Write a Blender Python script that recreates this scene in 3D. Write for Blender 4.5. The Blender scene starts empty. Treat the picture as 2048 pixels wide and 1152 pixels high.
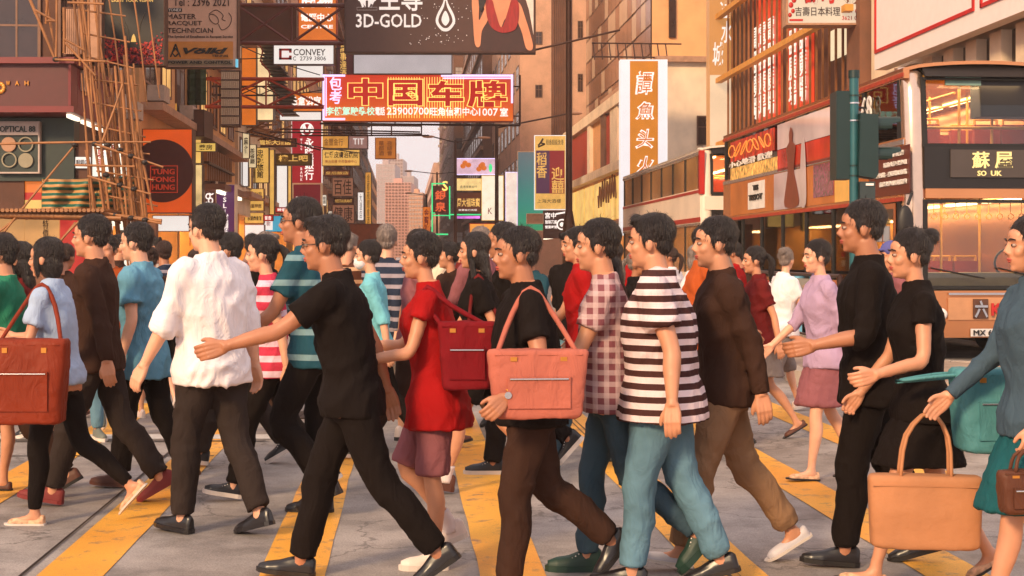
import bpy, math, random
import numpy as np
from mathutils import Vector, Matrix
R = math.radians
random.seed(7); np.random.seed(7)
scene = bpy.context.scene
COL = scene.collection

# ---------------------------------------------------------------- camera
F = 2844.0; VPX = 810.0; HZ = 515.0; CH = 1.5
cam_d = bpy.data.cameras.new('camera'); cam = bpy.data.objects.new('camera', cam_d); COL.objects.link(cam)
cam.location = (0, 0, CH); cam.rotation_euler = (R(90), 0, 0)
cam_d.sensor_width = 36; cam_d.lens = F / 2048 * 36
cam_d.shift_y = -(576 - HZ) / 2048.0
cam_d.clip_start = 0.1; cam_d.clip_end = 3000
scene.camera = cam

# ---------------------------------------------------------------- sky, sun, exposure
SUN_EL, SUN_AZ = R(27), R(212)          # azimuth clockwise from +Y: the sun stands behind the camera
world = bpy.data.worlds.new('World'); scene.world = world; world.use_nodes = True
wn = world.node_tree; wn.nodes.clear()
wo = wn.nodes.new('ShaderNodeOutputWorld')
sky = wn.nodes.new('ShaderNodeTexSky'); sky.sky_type = 'NISHITA'; sky.sun_disc = False
sky.sun_elevation = SUN_EL; sky.sun_rotation = SUN_AZ; sky.air_density = 1.4; sky.dust_density = 4.0
b1 = wn.nodes.new('ShaderNodeBackground'); b1.inputs['Strength'].default_value = 0.06
b2 = wn.nodes.new('ShaderNodeBackground'); b2.inputs['Color'].default_value = (0.86, 0.78, 0.80, 1); b2.inputs['Strength'].default_value = 1.42
ad = wn.nodes.new('ShaderNodeMixShader'); ad.inputs[0].default_value = 0.88   # a closed layer of pale cloud over most of the sky
wn.links.new(sky.outputs[0], b1.inputs['Color'])
wn.links.new(b1.outputs[0], ad.inputs[1]); wn.links.new(b2.outputs[0], ad.inputs[2])
wn.links.new(ad.outputs[0], wo.inputs['Surface'])
sd = bpy.data.lights.new('sun', 'SUN'); sd.energy = 3.9; sd.angle = R(10); sd.color = (1.0, 0.70, 0.40)
sun = bpy.data.objects.new('sun', sd); COL.objects.link(sun)
sun.rotation_euler = Vector((-math.sin(SUN_AZ) * math.cos(SUN_EL), -math.cos(SUN_AZ) * math.cos(SUN_EL), -math.sin(SUN_EL))).to_track_quat('-Z', 'Y').to_euler()
scene.view_settings.view_transform = 'Standard'; scene.view_settings.look = 'None'
scene.view_settings.exposure = 0.12; scene.view_settings.gamma = 1.0
scene.view_settings.use_curve_mapping = False
scene.cycles.max_bounces = 5; scene.cycles.diffuse_bounces = 2; scene.cycles.glossy_bounces = 3
scene.cycles.transparent_max_bounces = 12; scene.cycles.transmission_bounces = 3
scene.cycles.sample_clamp_indirect = 4.0; scene.cycles.caustics_reflective = False; scene.cycles.caustics_refractive = False
try: scene.cycles.use_denoising = True
except Exception: pass

# ---------------------------------------------------------------- places
def P(px, py, Y):                     # a point seen at pixel (px, py) of the 2048 wide photograph, Y metres ahead
    return Vector(((px - 1024) / F * Y, Y, CH - (py - HZ) / F * Y))
_a = math.atan((1024 - VPX) / F); CU, SU = math.cos(_a), math.sin(_a)
def W(s, t, z=0.0):                   # street frame: s along the street, t to the right of its axis
    return Vector((-SU * s + CU * t, CU * s + SU * t, z))
def YT(px, t):                        # distance ahead at which column px meets the plane at t
    return t / ((px - 1024) / F * CU + SU)
def PT(px, py, t): return P(px, py, YT(px, t))
def S_of(p): return -SU * p.x + CU * p.y
def T_of(p): return CU * p.x + SU * p.y

# ---------------------------------------------------------------- colour and materials
def lin(c):
    c = c / 255.0
    return c / 12.92 if c <= 0.04045 else ((c + 0.055) / 1.055) ** 2.4
def C(r, g, b, k=1.0): return (lin(r) * k, lin(g) * k, lin(b) * k)
_m = {}
def mat(key, col, rough=0.6, var=0.12, ns=6.0, bump=0.0, bs=30.0, metal=0.0, emit=0.0, spec=0.5, stretch=None, ecol=None, dirt=0.0):
    if key in _m: return _m[key]
    m = bpy.data.materials.new(key); m.use_nodes = True; _m[key] = m
    nt = m.node_tree; n = nt.nodes; l = nt.links
    b = n['Principled BSDF']; b.inputs['Roughness'].default_value = rough; b.inputs['Metallic'].default_value = metal
    b.inputs['Specular IOR Level'].default_value = spec
    tc = n.new('ShaderNodeTexCoord'); mp = n.new('ShaderNodeMapping'); l.new(tc.outputs['Object'], mp.inputs['Vector'])
    if stretch: mp.inputs['Scale'].default_value = stretch
    if var > 0 or emit > 0:
        nz = n.new('ShaderNodeTexNoise'); nz.inputs['Scale'].default_value = ns; nz.inputs['Detail'].default_value = 5
        l.new(mp.outputs[0], nz.inputs['Vector'])
        mr = n.new('ShaderNodeMapRange'); mr.inputs['From Min'].default_value = 0.25; mr.inputs['From Max'].default_value = 0.75
        mr.inputs['To Min'].default_value = 1 - var; mr.inputs['To Max'].default_value = 1 + var
        l.new(nz.outputs['Fac'], mr.inputs['Value'])
        mx = n.new('ShaderNodeMix'); mx.data_type = 'RGBA'; mx.blend_type = 'MULTIPLY'; mx.inputs['Factor'].default_value = 1
        mx.inputs['A'].default_value = (*col, 1); l.new(mr.outputs[0], mx.inputs['B'])
        out = mx.outputs['Result']
        if dirt > 0:
            n2 = n.new('ShaderNodeTexNoise'); n2.inputs['Scale'].default_value = ns * 0.35; n2.inputs['Detail'].default_value = 8; n2.inputs['Roughness'].default_value = 0.7
            l.new(mp.outputs[0], n2.inputs['Vector'])
            m2 = n.new('ShaderNodeMapRange'); m2.inputs['From Min'].default_value = 0.48; m2.inputs['From Max'].default_value = 0.68
            m2.inputs['To Min'].default_value = 0; m2.inputs['To Max'].default_value = dirt; l.new(n2.outputs['Fac'], m2.inputs['Value'])
            x2 = n.new('ShaderNodeMix'); x2.data_type = 'RGBA'; x2.inputs['B'].default_value = (0.05, 0.035, 0.025, 1)
            l.new(m2.outputs[0], x2.inputs['Factor']); l.new(out, x2.inputs['A']); out = x2.outputs['Result']
        l.new(out, b.inputs['Base Color'])
        if emit > 0:
            if ecol:
                x3 = n.new('ShaderNodeMix'); x3.data_type = 'RGBA'; x3.blend_type = 'MULTIPLY'; x3.inputs['Factor'].default_value = 1
                x3.inputs['A'].default_value = (*ecol, 1); l.new(mr.outputs[0], x3.inputs['B']); out = x3.outputs['Result']
            l.new(out, b.inputs['Emission Color']); b.inputs['Emission Strength'].default_value = emit
    else:
        b.inputs['Base Color'].default_value = (*col, 1)
    if bump > 0:
        nb = n.new('ShaderNodeTexNoise'); nb.inputs['Scale'].default_value = bs; nb.inputs['Detail'].default_value = 6
        l.new(mp.outputs[0], nb.inputs['Vector'])
        bp = n.new('ShaderNodeBump'); bp.inputs['Strength'].default_value = bump; bp.inputs['Distance'].default_value = 0.02
        l.new(nb.outputs['Fac'], bp.inputs['Height']); l.new(bp.outputs[0], b.inputs['Normal'])
    return m
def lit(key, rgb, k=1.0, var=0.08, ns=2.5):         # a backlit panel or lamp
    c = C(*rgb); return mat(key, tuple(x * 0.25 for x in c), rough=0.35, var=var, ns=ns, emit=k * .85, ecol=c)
def paint(key, rgb, rough=0.55, k=1.0, **kw): return mat(key, C(*rgb, k), rough=rough, **kw)
def glass_mat(key, tint=(0.8, 0.85, 0.85), clear=0.85, rough=0.02):
    if key in _m: return _m[key]
    m = bpy.data.materials.new(key); m.use_nodes = True; _m[key] = m
    n = m.node_tree.nodes; l = m.node_tree.links; n.clear()
    o = n.new('ShaderNodeOutputMaterial'); t = n.new('ShaderNodeBsdfTransparent'); g = n.new('ShaderNodeBsdfGlossy')
    t.inputs[0].default_value = (*tint, 1); g.inputs['Roughness'].default_value = rough
    fr = n.new('ShaderNodeFresnel'); fr.inputs[0].default_value = 1.5
    ma = n.new('ShaderNodeMath'); ma.operation = 'ADD'; ma.inputs[1].default_value = 1 - clear; ma.use_clamp = True
    l.new(fr.outputs[0], ma.inputs[0])
    mx = n.new('ShaderNodeMixShader'); l.new(ma.outputs[0], mx.inputs[0]); l.new(t.outputs[0], mx.inputs[1]); l.new(g.outputs[0], mx.inputs[2])
    l.new(mx.outputs[0], o.inputs[0]); return m

# ---------------------------------------------------------------- objects
def wloc(o):
    v = Vector((0, 0, 0))
    while o is not None: v += o.location; o = o.parent
    return v
def tag(o, label=None, cat=None, group=None, kind=None):
    if label: o['label'] = label
    if cat: o['category'] = cat
    if group: o['group'] = group
    if kind: o['kind'] = kind
    return o
def thing(name, label, cat, loc, group=None, rz=0):
    o = bpy.data.objects.new(name, None); COL.objects.link(o); o.location = loc; o.rotation_euler = (0, 0, rz)
    o.empty_display_size = 0.2
    return tag(o, label, cat, group)
def link(name, me, parent=None, loc=None):
    o = bpy.data.objects.new(name, me); COL.objects.link(o)
    if parent is not None: o.parent = parent
    if loc is not None: o.location = loc
    return o
def dup(root, loc, rz=None, label=None, group=None):
    r = root.copy(); COL.objects.link(r); r.location = loc
    if rz is not None: r.rotation_euler = (0, 0, rz)
    if label: r['label'] = label
    if group: r['group'] = group
    for ch in list(root.children):
        c = ch.copy(); COL.objects.link(c); c.parent = r
        for g in list(ch.children):
            d = g.copy(); COL.objects.link(d); d.parent = c
    return r

class MB:
    def __init__(s): s.v = []; s.f = []; s.mi = []; s.sm = []; s.cur = 0
    def add(s, vs, fs, smooth=False):
        k = len(s.v); s.v += [tuple(x) for x in vs]
        for f in fs: s.f.append(tuple(i + k for i in f)); s.mi.append(s.cur); s.sm.append(smooth)
        return s
    def hexa(s, p):                   # eight corners: bottom ring then top ring
        return s.add(p, [(3, 2, 1, 0), (4, 5, 6, 7), (0, 1, 5, 4), (1, 2, 6, 5), (2, 3, 7, 6), (3, 0, 4, 7)])
    def box(s, x0, x1, y0, y1, z0, z1):
        return s.hexa([(x0, y0, z0), (x1, y0, z0), (x1, y1, z0), (x0, y1, z0), (x0, y0, z1), (x1, y0, z1), (x1, y1, z1), (x0, y1, z1)])
    def sbox(s, s0, s1, t0, t1, z0, z1):   # a box in the street frame
        return s.hexa([W(s0, t0, z0), W(s0, t1, z0), W(s1, t1, z0), W(s1, t0, z0), W(s0, t0, z1), W(s0, t1, z1), W(s1, t1, z1), W(s1, t0, z1)])
    def quad(s, a, b, c, d): return s.add([a, b, c, d], [(0, 1, 2, 3)])
    def prism(s, pts, off):           # a polygon swept by the vector off
        n = len(pts); off = Vector(off); q = [Vector(p) for p in pts]
        return s.add(q + [p + off for p in q], [tuple(range(n - 1, -1, -1)), tuple(range(n, 2 * n))] + [(i, (i + 1) % n, n + (i + 1) % n, n + i) for i in range(n)])
    def tube(s, a, b, r, r2=None, n=8, caps=True):
        a = Vector(a); b = Vector(b); r2 = r if r2 is None else r2
        d = (b - a)
        if d.length < 1e-6: return s
        q = d.to_track_quat('Z', 'Y'); vs = []
        for p, rr in ((a, r), (b, r2)):
            for i in range(n):
                an = 2 * math.pi * i / n; vs.append(p + q @ Vector((rr * math.cos(an), rr * math.sin(an), 0)))
        fs = [(i, (i + 1) % n, n + (i + 1) % n, n + i) for i in range(n)]
        s.add(vs, fs, True)
        if caps: s.add(vs, [tuple(range(n - 1, -1, -1)), tuple(range(n, 2 * n))])
        return s
    def path(s, pts, r, n=6):
        for a, b in zip(pts[:-1], pts[1:]): s.tube(a, b, r, n=n)
        return s
    def ball(s, c, rx, ry=None, rz=None, n=12, m=8):
        ry = rx if ry is None else ry; rz = rx if rz is None else rz; c = Vector(c); vs = []
        for j in range(m + 1):
            ph = math.pi * j / m
            for i in range(n):
                th = 2 * math.pi * i / n
                vs.append(c + Vector((rx * math.sin(ph) * math.cos(th), ry * math.sin(ph) * math.sin(th), rz * math.cos(ph))))
        fs = [(j * n + i, (j + 1) * n + i, (j + 1) * n + (i + 1) % n, j * n + (i + 1) % n) for j in range(m) for i in range(n)]
        return s.add(vs, fs, True)
    def disc(s, c, r, axis, thick, n=24):
        c = Vector(c); ax = Vector(axis).normalized(); return s.tube(c, c + ax * thick, r, n=n)
    def mesh(s, name, mats, base=None):
        me = bpy.data.meshes.new(name); b = Vector(base) if base is not None else Vector((0, 0, 0))
        me.from_pydata([(x - b.x, y - b.y, z - b.z) for x, y, z in s.v], [], s.f)
        for m in (mats if isinstance(mats, (list, tuple)) else [mats]): me.materials.append(m)
        me.polygons.foreach_set('material_index', s.mi); me.polygons.foreach_set('use_smooth', s.sm); me.update()
        return me
    def build(s, name, mats, parent=None, loc=None):   # vertices given in world space, parents only ever shifted
        base = wloc(parent) if parent is not None else Vector((0, 0, 0))
        if loc is not None: base = base + Vector(loc)
        return link(name, s.mesh(name, mats, base), parent, loc)
    def local(s, name, mats, parent=None, loc=None): return link(name, s.mesh(name, mats), parent, loc)

# ---------------------------------------------------------------- lettering
_work = bpy.data.scenes.new('work')      # a bench for evaluating modifiers; removed at the end
def evaluate(o):
    _work.collection.objects.link(o); vl = _work.view_layers[0]; vl.update(); dg = vl.depsgraph; dg.update()
    return bpy.data.meshes.new_from_object(o.evaluated_get(dg))
_tc = {}
def text_mesh(body, ext=0.02, bold=0.0, outline=0.0, shear=0.0, space=1.0):
    k = (body, ext, bold, outline, shear, space)
    if k in _tc: return _tc[k]
    c = bpy.data.curves.new('lettering', 'FONT'); c.body = body; c.resolution_u = 2; c.align_x = 'CENTER'; c.shear = shear
    c.space_character = space; c.offset = bold; c.extrude = ext; c.space_line = 0.95
    if outline > 0: c.fill_mode = 'NONE'; c.bevel_depth = outline; c.bevel_resolution = 0; c.extrude = 0
    o = bpy.data.objects.new('lettering', c); me = evaluate(o)
    n = len(me.vertices); a = np.empty(n * 3); me.vertices.foreach_get('co', a); a = a.reshape(-1, 3)
    fs = [tuple(p.vertices) for p in me.polygons]
    bpy.data.objects.remove(o); bpy.data.curves.remove(c); bpy.data.meshes.remove(me)
    _tc[k] = (a, fs); return _tc[k]
def text_on(body, O, ex, ez, m, parent, name='lettering', depth=0.02, lift=0.004, **kw):
    a, fs = text_mesh(body, **kw)
    lo = a.min(0); hi = a.max(0); q = (a - lo) / np.maximum(hi - lo, 1e-6)
    O = Vector(O); ex = Vector(ex); ez = Vector(ez); nrm = ex.cross(ez).normalized()
    base = wloc(parent) if parent is not None else Vector((0, 0, 0))
    A = np.array(O - base + nrm * lift); pts = A + q[:, :1] * np.array(ex) + q[:, 1:2] * np.array(ez) + q[:, 2:3] * np.array(nrm) * depth
    me = bpy.data.meshes.new(name); me.from_pydata(pts.tolist(), [], fs); me.materials.append(m); me.update()
    return link(name, me, parent)
def frect(r, Y):                       # lower-left corner and edge vectors of a frontal pixel rectangle
    O = P(r[0], r[3], Y); return O, P(r[2], r[3], Y) - O, P(r[0], r[1], Y) - O
def text_f(body, r, Y, m, parent, **kw): O, ex, ez = frect(r, Y); return text_on(body, O, ex, ez, m, parent, **kw)
def text_t(body, r, t, m, parent, **kw):   # on a plane parallel to the street; corners as seen in the photograph
    (x0, y0, x1, y1) = r; a = PT(x0, y1, t); Ya = YT(x0, t); Yb = YT(x1, t); b = P(x1, y1, Yb); c = P(x0, y0, Ya)
    b.z = a.z
    return text_on(body, a, b - a, c - a, m, parent, **kw)
vert = lambda s: '\n'.join(s)

def fbox(mb, r, Y0, Y1):               # frontal box: pixel rectangle r at distance Y0, going back to Y1
    a = P(r[0], r[3], Y0); b = P(r[2], r[1], Y0); return mb.box(a.x, b.x, Y0, Y1, a.z, b.z)
def sign(name, label, r, Y, face, frame=None, th=0.25, bw=2.0, texts=(), group=None, cat='sign', hang=None, shapes=None):
    a = P(r[0], r[3], Y); b = P(r[2], r[1], Y)
    root = thing(name, label, cat, ((a.x + b.x) / 2, Y + th / 2, a.z), group)
    fbox(MB(), r, Y, Y + th).build('panel', face, root)
    if frame is not None:
        w = bw / F * Y; m = MB(); y0, y1 = Y - 0.03, Y + th + 0.01
        m.box(a.x - w, b.x + w, y0, y1, b.z, b.z + w); m.box(a.x - w, b.x + w, y0, y1, a.z - w, a.z)
        m.box(a.x - w, a.x, y0, y1, a.z, b.z); m.box(b.x, b.x + w, y0, y1, a.z, b.z)
        m.build('frame', frame, root)
    for tx in texts:
        kw = tx[3] if len(tx) > 3 else {}
        text_f(tx[0], tx[1], Y, tx[2], root, **kw)
    if hang:                           # steel arms back to the wall, given as pixel/depth triples
        m = MB()
        for p, q in hang: m.tube(P(*p), P(*q), 0.03, n=6)
        m.build('bracket', M_STEEL, root)
    return root

M_STEEL = paint('dark_steel', (70, 42, 32), rough=0.5, metal=0.4, var=0.25)
M_RUST = paint('red_oxide_steel', (165, 58, 34), rough=0.6, var=0.25, ns=9)
M_BLACKP = paint('black_print', (24, 18, 16), rough=0.5)
M_WHITEP = paint('white_print', (235, 228, 222), rough=0.5)
M_WLIT = lit('white_light', (255, 246, 228), 1.15)
M_GLASS = glass_mat('window_glass', clear=0.8)
M_FRAME = paint('aluminium_frame', (120, 88, 70), rough=0.4, metal=0.5)
# ================================================================ ground, crossing, island
def road_mat():
    m = bpy.data.materials.new('worn_concrete_road'); m.use_nodes = True; n = m.node_tree.nodes; l = m.node_tree.links
    b = n['Principled BSDF']; tc = n.new('ShaderNodeTexCoord')
    def noise(sc, det, ro=0.6):
        x = n.new('ShaderNodeTexNoise'); x.inputs['Scale'].default_value = sc; x.inputs['Detail'].default_value = det; x.inputs['Roughness'].default_value = ro
        l.new(tc.outputs['Object'], x.inputs['Vector']); return x
    big = noise(0.35, 6); fine = noise(90, 3); grit = noise(260, 2, 0.8); st = noise(1.6, 8, 0.75)
    cr = n.new('ShaderNodeValToRGB'); cr.color_ramp.elements[0].position = 0.3; cr.color_ramp.elements[0].color = (0.25, 0.205, 0.18, 1)
    cr.color_ramp.elements[1].position = 0.7; cr.color_ramp.elements[1].color = (0.37, 0.335, 0.315, 1); l.new(big.outputs['Fac'], cr.inputs[0])
    def mul(a, bn, lo, hi, f0=0.3, f1=0.7):
        r = n.new('ShaderNodeMapRange'); r.inputs['From Min'].default_value = f0; r.inputs['From Max'].default_value = f1
        r.inputs['To Min'].default_value = lo; r.inputs['To Max'].default_value = hi; l.new(bn.outputs['Fac'], r.inputs['Value'])
        x = n.new('ShaderNodeMix'); x.data_type = 'RGBA'; x.blend_type = 'MULTIPLY'; x.inputs['Factor'].default_value = 1
        l.new(a, x.inputs['A']); l.new(r.outputs[0], x.inputs['B']); return x.outputs['Result']
    c = mul(cr.outputs[0], fine, 0.72, 1.28); c = mul(c, grit, 0.6, 1.4, 0.25, 0.75); c = mul(c, st, 0.5, 1.12, 0.3, 0.55)
    st2 = noise(0.9, 10, 0.8); c = mul(c, st2, 0.72, 1.15, 0.38, 0.6); vo = n.new('ShaderNodeTexVoronoi'); vo.feature = 'DISTANCE_TO_EDGE'; vo.inputs['Scale'].default_value = 0.55
    wr = noise(2.2, 6); va = n.new('ShaderNodeVectorMath'); va.operation = 'MULTIPLY_ADD'; va.inputs[1].default_value = (.9, .9, .9); l.new(wr.outputs['Color'], va.inputs[0]); l.new(tc.outputs['Object'], va.inputs[2]); l.new(va.outputs[0], vo.inputs['Vector'])
    ck = n.new('ShaderNodeMapRange'); ck.inputs['From Max'].default_value = 0.012; ck.inputs['To Min'].default_value = 0.45; l.new(vo.outputs['Distance'], ck.inputs['Value'])
    xk = n.new('ShaderNodeMix'); xk.data_type = 'RGBA'; xk.blend_type = 'MULTIPLY'; xk.inputs['Factor'].default_value = 1; l.new(c, xk.inputs['A']); l.new(ck.outputs[0], xk.inputs['B']); c = xk.outputs['Result']
    l.new(c, b.inputs['Base Color'])
    rr = n.new('ShaderNodeMapRange'); rr.inputs['To Min'].default_value = 0.38; rr.inputs['To Max'].default_value = 0.75
    l.new(st.outputs['Fac'], rr.inputs['Value']); l.new(rr.outputs[0], b.inputs['Roughness'])
    bp = n.new('ShaderNodeBump'); bp.inputs['Strength'].default_value = 0.35; bp.inputs['Distance'].default_value = 0.006
    l.new(grit.outputs['Fac'], bp.inputs['Height']); l.new(bp.outputs[0], b.inputs['Normal'])
    return m
def stripe_mat():
    m = bpy.data.materials.new('worn_yellow_road_paint'); m.use_nodes = True; n = m.node_tree.nodes; l = m.node_tree.links
    b = n['Principled BSDF']; tc = n.new('ShaderNodeTexCoord')
    a = n.new('ShaderNodeTexNoise'); a.inputs['Scale'].default_value = 7; a.inputs['Detail'].default_value = 10; a.inputs['Roughness'].default_value = 0.72
    g = n.new('ShaderNodeTexNoise'); g.inputs['Scale'].default_value = 180; g.inputs['Detail'].default_value = 3
    w = n.new('ShaderNodeTexNoise'); w.inputs['Scale'].default_value = 0.8; w.inputs['Detail'].default_value = 4
    for x in (a, g, w): l.new(tc.outputs['Object'], x.inputs['Vector'])
    r1 = n.new('ShaderNodeValToRGB'); r1.color_ramp.elements[0].position = 0.35; r1.color_ramp.elements[0].color = (0.74, 0.31, 0.035, 1)
    r1.color_ramp.elements[1].position = 0.65; r1.color_ramp.elements[1].color = (0.92, 0.46, 0.06, 1); l.new(w.outputs['Fac'], r1.inputs[0])
    r2 = n.new('ShaderNodeMapRange'); r2.inputs['From Min'].default_value = 0.54; r2.inputs['From Max'].default_value = 0.66; l.new(a.outputs['Fac'], r2.inputs['Value'])
    x = n.new('ShaderNodeMix'); x.data_type = 'RGBA'; x.inputs['B'].default_value = (0.30, 0.17, 0.09, 1); l.new(r2.outputs[0], x.inputs['Factor']); l.new(r1.outputs[0], x.inputs['A'])
    r3 = n.new('ShaderNodeMapRange'); r3.inputs['From Min'].default_value = 0.3; r3.inputs['From Max'].default_value = 0.7; r3.inputs['To Min'].default_value = 0.78; r3.inputs['To Max'].default_value = 1.15; l.new(g.outputs['Fac'], r3.inputs['Value'])
    y = n.new('ShaderNodeMix'); y.data_type = 'RGBA'; y.blend_type = 'MULTIPLY'; y.inputs['Factor'].default_value = 1; l.new(x.outputs['Result'], y.inputs['A']); l.new(r3.outputs[0], y.inputs['B'])
    l.new(y.outputs['Result'], b.inputs['Base Color']); b.inputs['Roughness'].default_value = 0.5
    bp = n.new('ShaderNodeBump'); bp.inputs['Strength'].default_value = 0.3; bp.inputs['Distance'].default_value = 0.005; l.new(a.outputs['Fac'], bp.inputs['Height']); l.new(bp.outputs[0], b.inputs['Normal'])
    return m
M_ROAD = road_mat(); M_STRIPE = stripe_mat()
M_PAVE = paint('pavement_concrete', (150, 128, 112), rough=0.7, var=0.2, ns=4, bump=0.2, bs=60)
M_TAR = paint('tar_joint', (40, 30, 26), rough=0.5, k=0.7)
M_KERB = paint('kerb_stone', (165, 150, 138), rough=0.65, var=0.2, ns=7, bump=0.2)
tag(MB().quad((-400, -60, 0), (400, -60, 0), (400, 1500, 0), (-400, 1500, 0)).build('road', M_ROAD), kind='structure')
def gx(px1152, Y):                    # ground x of a line through pixel (px1152, 1152) running along the street
    Y0 = CH * F / (1152 - HZ); x0 = (px1152 - 1024) / F * Y0; return x0 + (Y - Y0) * (VPX - 4 - 1024) / F
def strip(px0, px1, Y0, Y1, z, name, m, wob=0.0):
    mb = MB(); n = 26 if wob else 1; L = []; Rr = []
    for i in range(n + 1):
        Y = Y0 + (Y1 - Y0) * i / n
        L.append((gx(px0, Y) + random.uniform(-wob, wob), Y, z)); Rr.append((gx(px1, Y) + random.uniform(-wob, wob), Y, z))
    for i in range(n): mb.quad(L[i], Rr[i], Rr[i + 1], L[i + 1])
    return tag(mb.build(name, m), kind='structure')
for k in range(-4, 10):
    c = 141 + 443 * k; far = 14.6 if k < 3 else 15.9
    strip(c - 66, c + 67, 1.5, far, 0.004, 'crossing_stripe', M_STRIPE, 0.006)
# tar joints along and across the slabs
strip(40, 48, 1.5, 60, 0.008, 'road_joint', M_TAR, 0.004)
strip(1455, 1460, 4, 40, 0.008, 'road_joint', M_TAR, 0.004)
strip(1476, 1480, 4, 40, 0.008, 'road_joint', M_TAR, 0.004)
for (px0, px1, Y, w) in ((-900, 330, 11.55, 0.05), (-900, 200, 10.7, 0.03), (-2200, 600, 16.3, 0.04), (500, 2600, 17.2, 0.04)):
    tag(MB().quad((gx(px0, Y), Y, 0.0085), (gx(px1, Y), Y, 0.0085), (gx(px1, Y), Y + w, 0.0085), (gx(px0, Y), Y + w, 0.0085)).build('road_joint', M_TAR), kind='structure')
M_WLINE = paint('white_road_paint', (205, 200, 196), rough=0.5, var=0.2, ns=20)
tag(MB().quad((gx(-900, 11.7), 11.72, 0.006), (gx(372, 11.7), 11.72, 0.006), (gx(372, 12), 12.02, 0.006), (gx(-900, 12), 12.02, 0.006)).build('stop_line', M_WLINE), kind='structure')
tag(MB().quad((gx(-900, 17.7), 17.7, 0.004), (gx(700, 17.7), 17.7, 0.004), (gx(700, 18), 18.0, 0.004), (gx(-900, 18), 18.0, 0.004)).build('stop_line', M_WLINE), kind='structure')
strip(640, 652, 20, 200, 0.004, 'lane_line', M_WLINE)
# utility cover between the stripes
mc = MB(); cx, cy = gx(330, 13.2), 13.2
for i in range(4): mc.box(cx - .3 + i * .15, cx - .3 + i * .15 + .14, cy, cy + .6, 0.0, 0.012)
tag(mc.build('utility_cover', paint('cast_iron', (60, 48, 42), rough=0.45, metal=0.6)), kind='structure')
# pavements
def slab(name, pts, h=0.13, m=M_PAVE): return tag(MB().prism([Vector((p[0], p[1], 0.0)) for p in pts], (0, 0, h)).build(name, m), kind='structure')
w2 = lambda s, t: (W(s, t).x, W(s, t).y)
slab('pavement', [w2(21, -60), w2(21, -5.0), w2(22.5, -3.6), w2(400, -3.6), w2(400, -60)])
slab('pavement', [w2(18.5, 60), w2(400, 60), w2(400, 10.2), w2(20, 10.2)])
# traffic island with its kerb stones
isl = [(3.32, 16.75), (4.35, 31.6), (5.1, 31.6), (5.15, 24.0), (5.0, 19.0), (9.5, 15.9), (9.5, 14.2), (4.2, 15.2)]
slab('traffic_island', isl, 0.15, M_PAVE)
kb = MB(); first = None
def kerb_run(p, q, step=0.9):
    global first
    p = Vector((p[0], p[1], 0)); q = Vector((q[0], q[1], 0)); n = max(1, int((q - p).length / step)); d = (q - p) / n; nn = Vector((-d.y, d.x, 0)).normalized()
    for i in range(n):
        a = p + d * i + d * 0.008; b = p + d * (i + 1) - d * 0.008; o = random.uniform(0.0, 0.012)
        m = MB().hexa([a - nn * .02, b - nn * .02, b + nn * .15, a + nn * .15] + [x + Vector((0, 0, .163 + o)) for x in (a - nn * .02, b - nn * .02, b + nn * .15, a + nn * .15)])
        tag(m.build('kerb_stone', M_KERB), kind='structure')
for a, b in zip(isl, isl[1:] + isl[:1]): kerb_run(b, a)
kerb_run(w2(22.5, -3.6), w2(21, -5.0)); kerb_run(w2(60, -3.6), w2(22.5, -3.6), 1.2); kerb_run(w2(21, -5.0), w2(21, -11), 1.0)
# ================================================================ buildings
M_PEACH = paint('peach_render', (214, 168, 142), rough=0.8, var=0.10, ns=1.2, dirt=0.25, bump=0.15, bs=8)
M_OCHRE = paint('ochre_render', (226, 166, 110), rough=0.8, var=0.10, ns=1.0, dirt=0.2, bump=0.15, bs=8)
M_BROWN = paint('brown_tile_wall', (128, 84, 62), rough=0.7, var=0.2, ns=1.5, dirt=0.35, bump=0.2, bs=10)
M_DKBROWN = paint('dark_brown_wall', (92, 56, 40), rough=0.75, var=0.25, ns=2, dirt=0.4, bump=0.2)
M_PINK = paint('pink_tower_wall', (210, 160, 146), rough=0.8, var=0.1, ns=0.6, dirt=0.1)
M_GREYT = paint('grey_tower_wall', (190, 165, 160), rough=0.8, var=0.1, ns=0.4, dirt=0.15)
M_CREAM = paint('cream_render', (240, 214, 184), rough=0.75, var=0.12, ns=1.3, dirt=0.2)
M_WINDK = mat('dark_window_pane', C(60, 40, 34), rough=0.12, var=0.4, ns=1.5, spec=0.8)
M_WINPL = mat('pale_window_pane', C(190, 175, 170), rough=0.15, var=0.3, ns=1.5, spec=0.8)
M_WINLT = lit('lit_window_pane', (250, 190, 110), 0.9, var=0.3, ns=1.7)
M_AC = paint('air_conditioner_case', (185, 165, 150), rough=0.6, var=0.2)
M_SLAB = paint('balcony_concrete', (185, 140, 112), rough=0.8, var=0.15, dirt=0.3)

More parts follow.
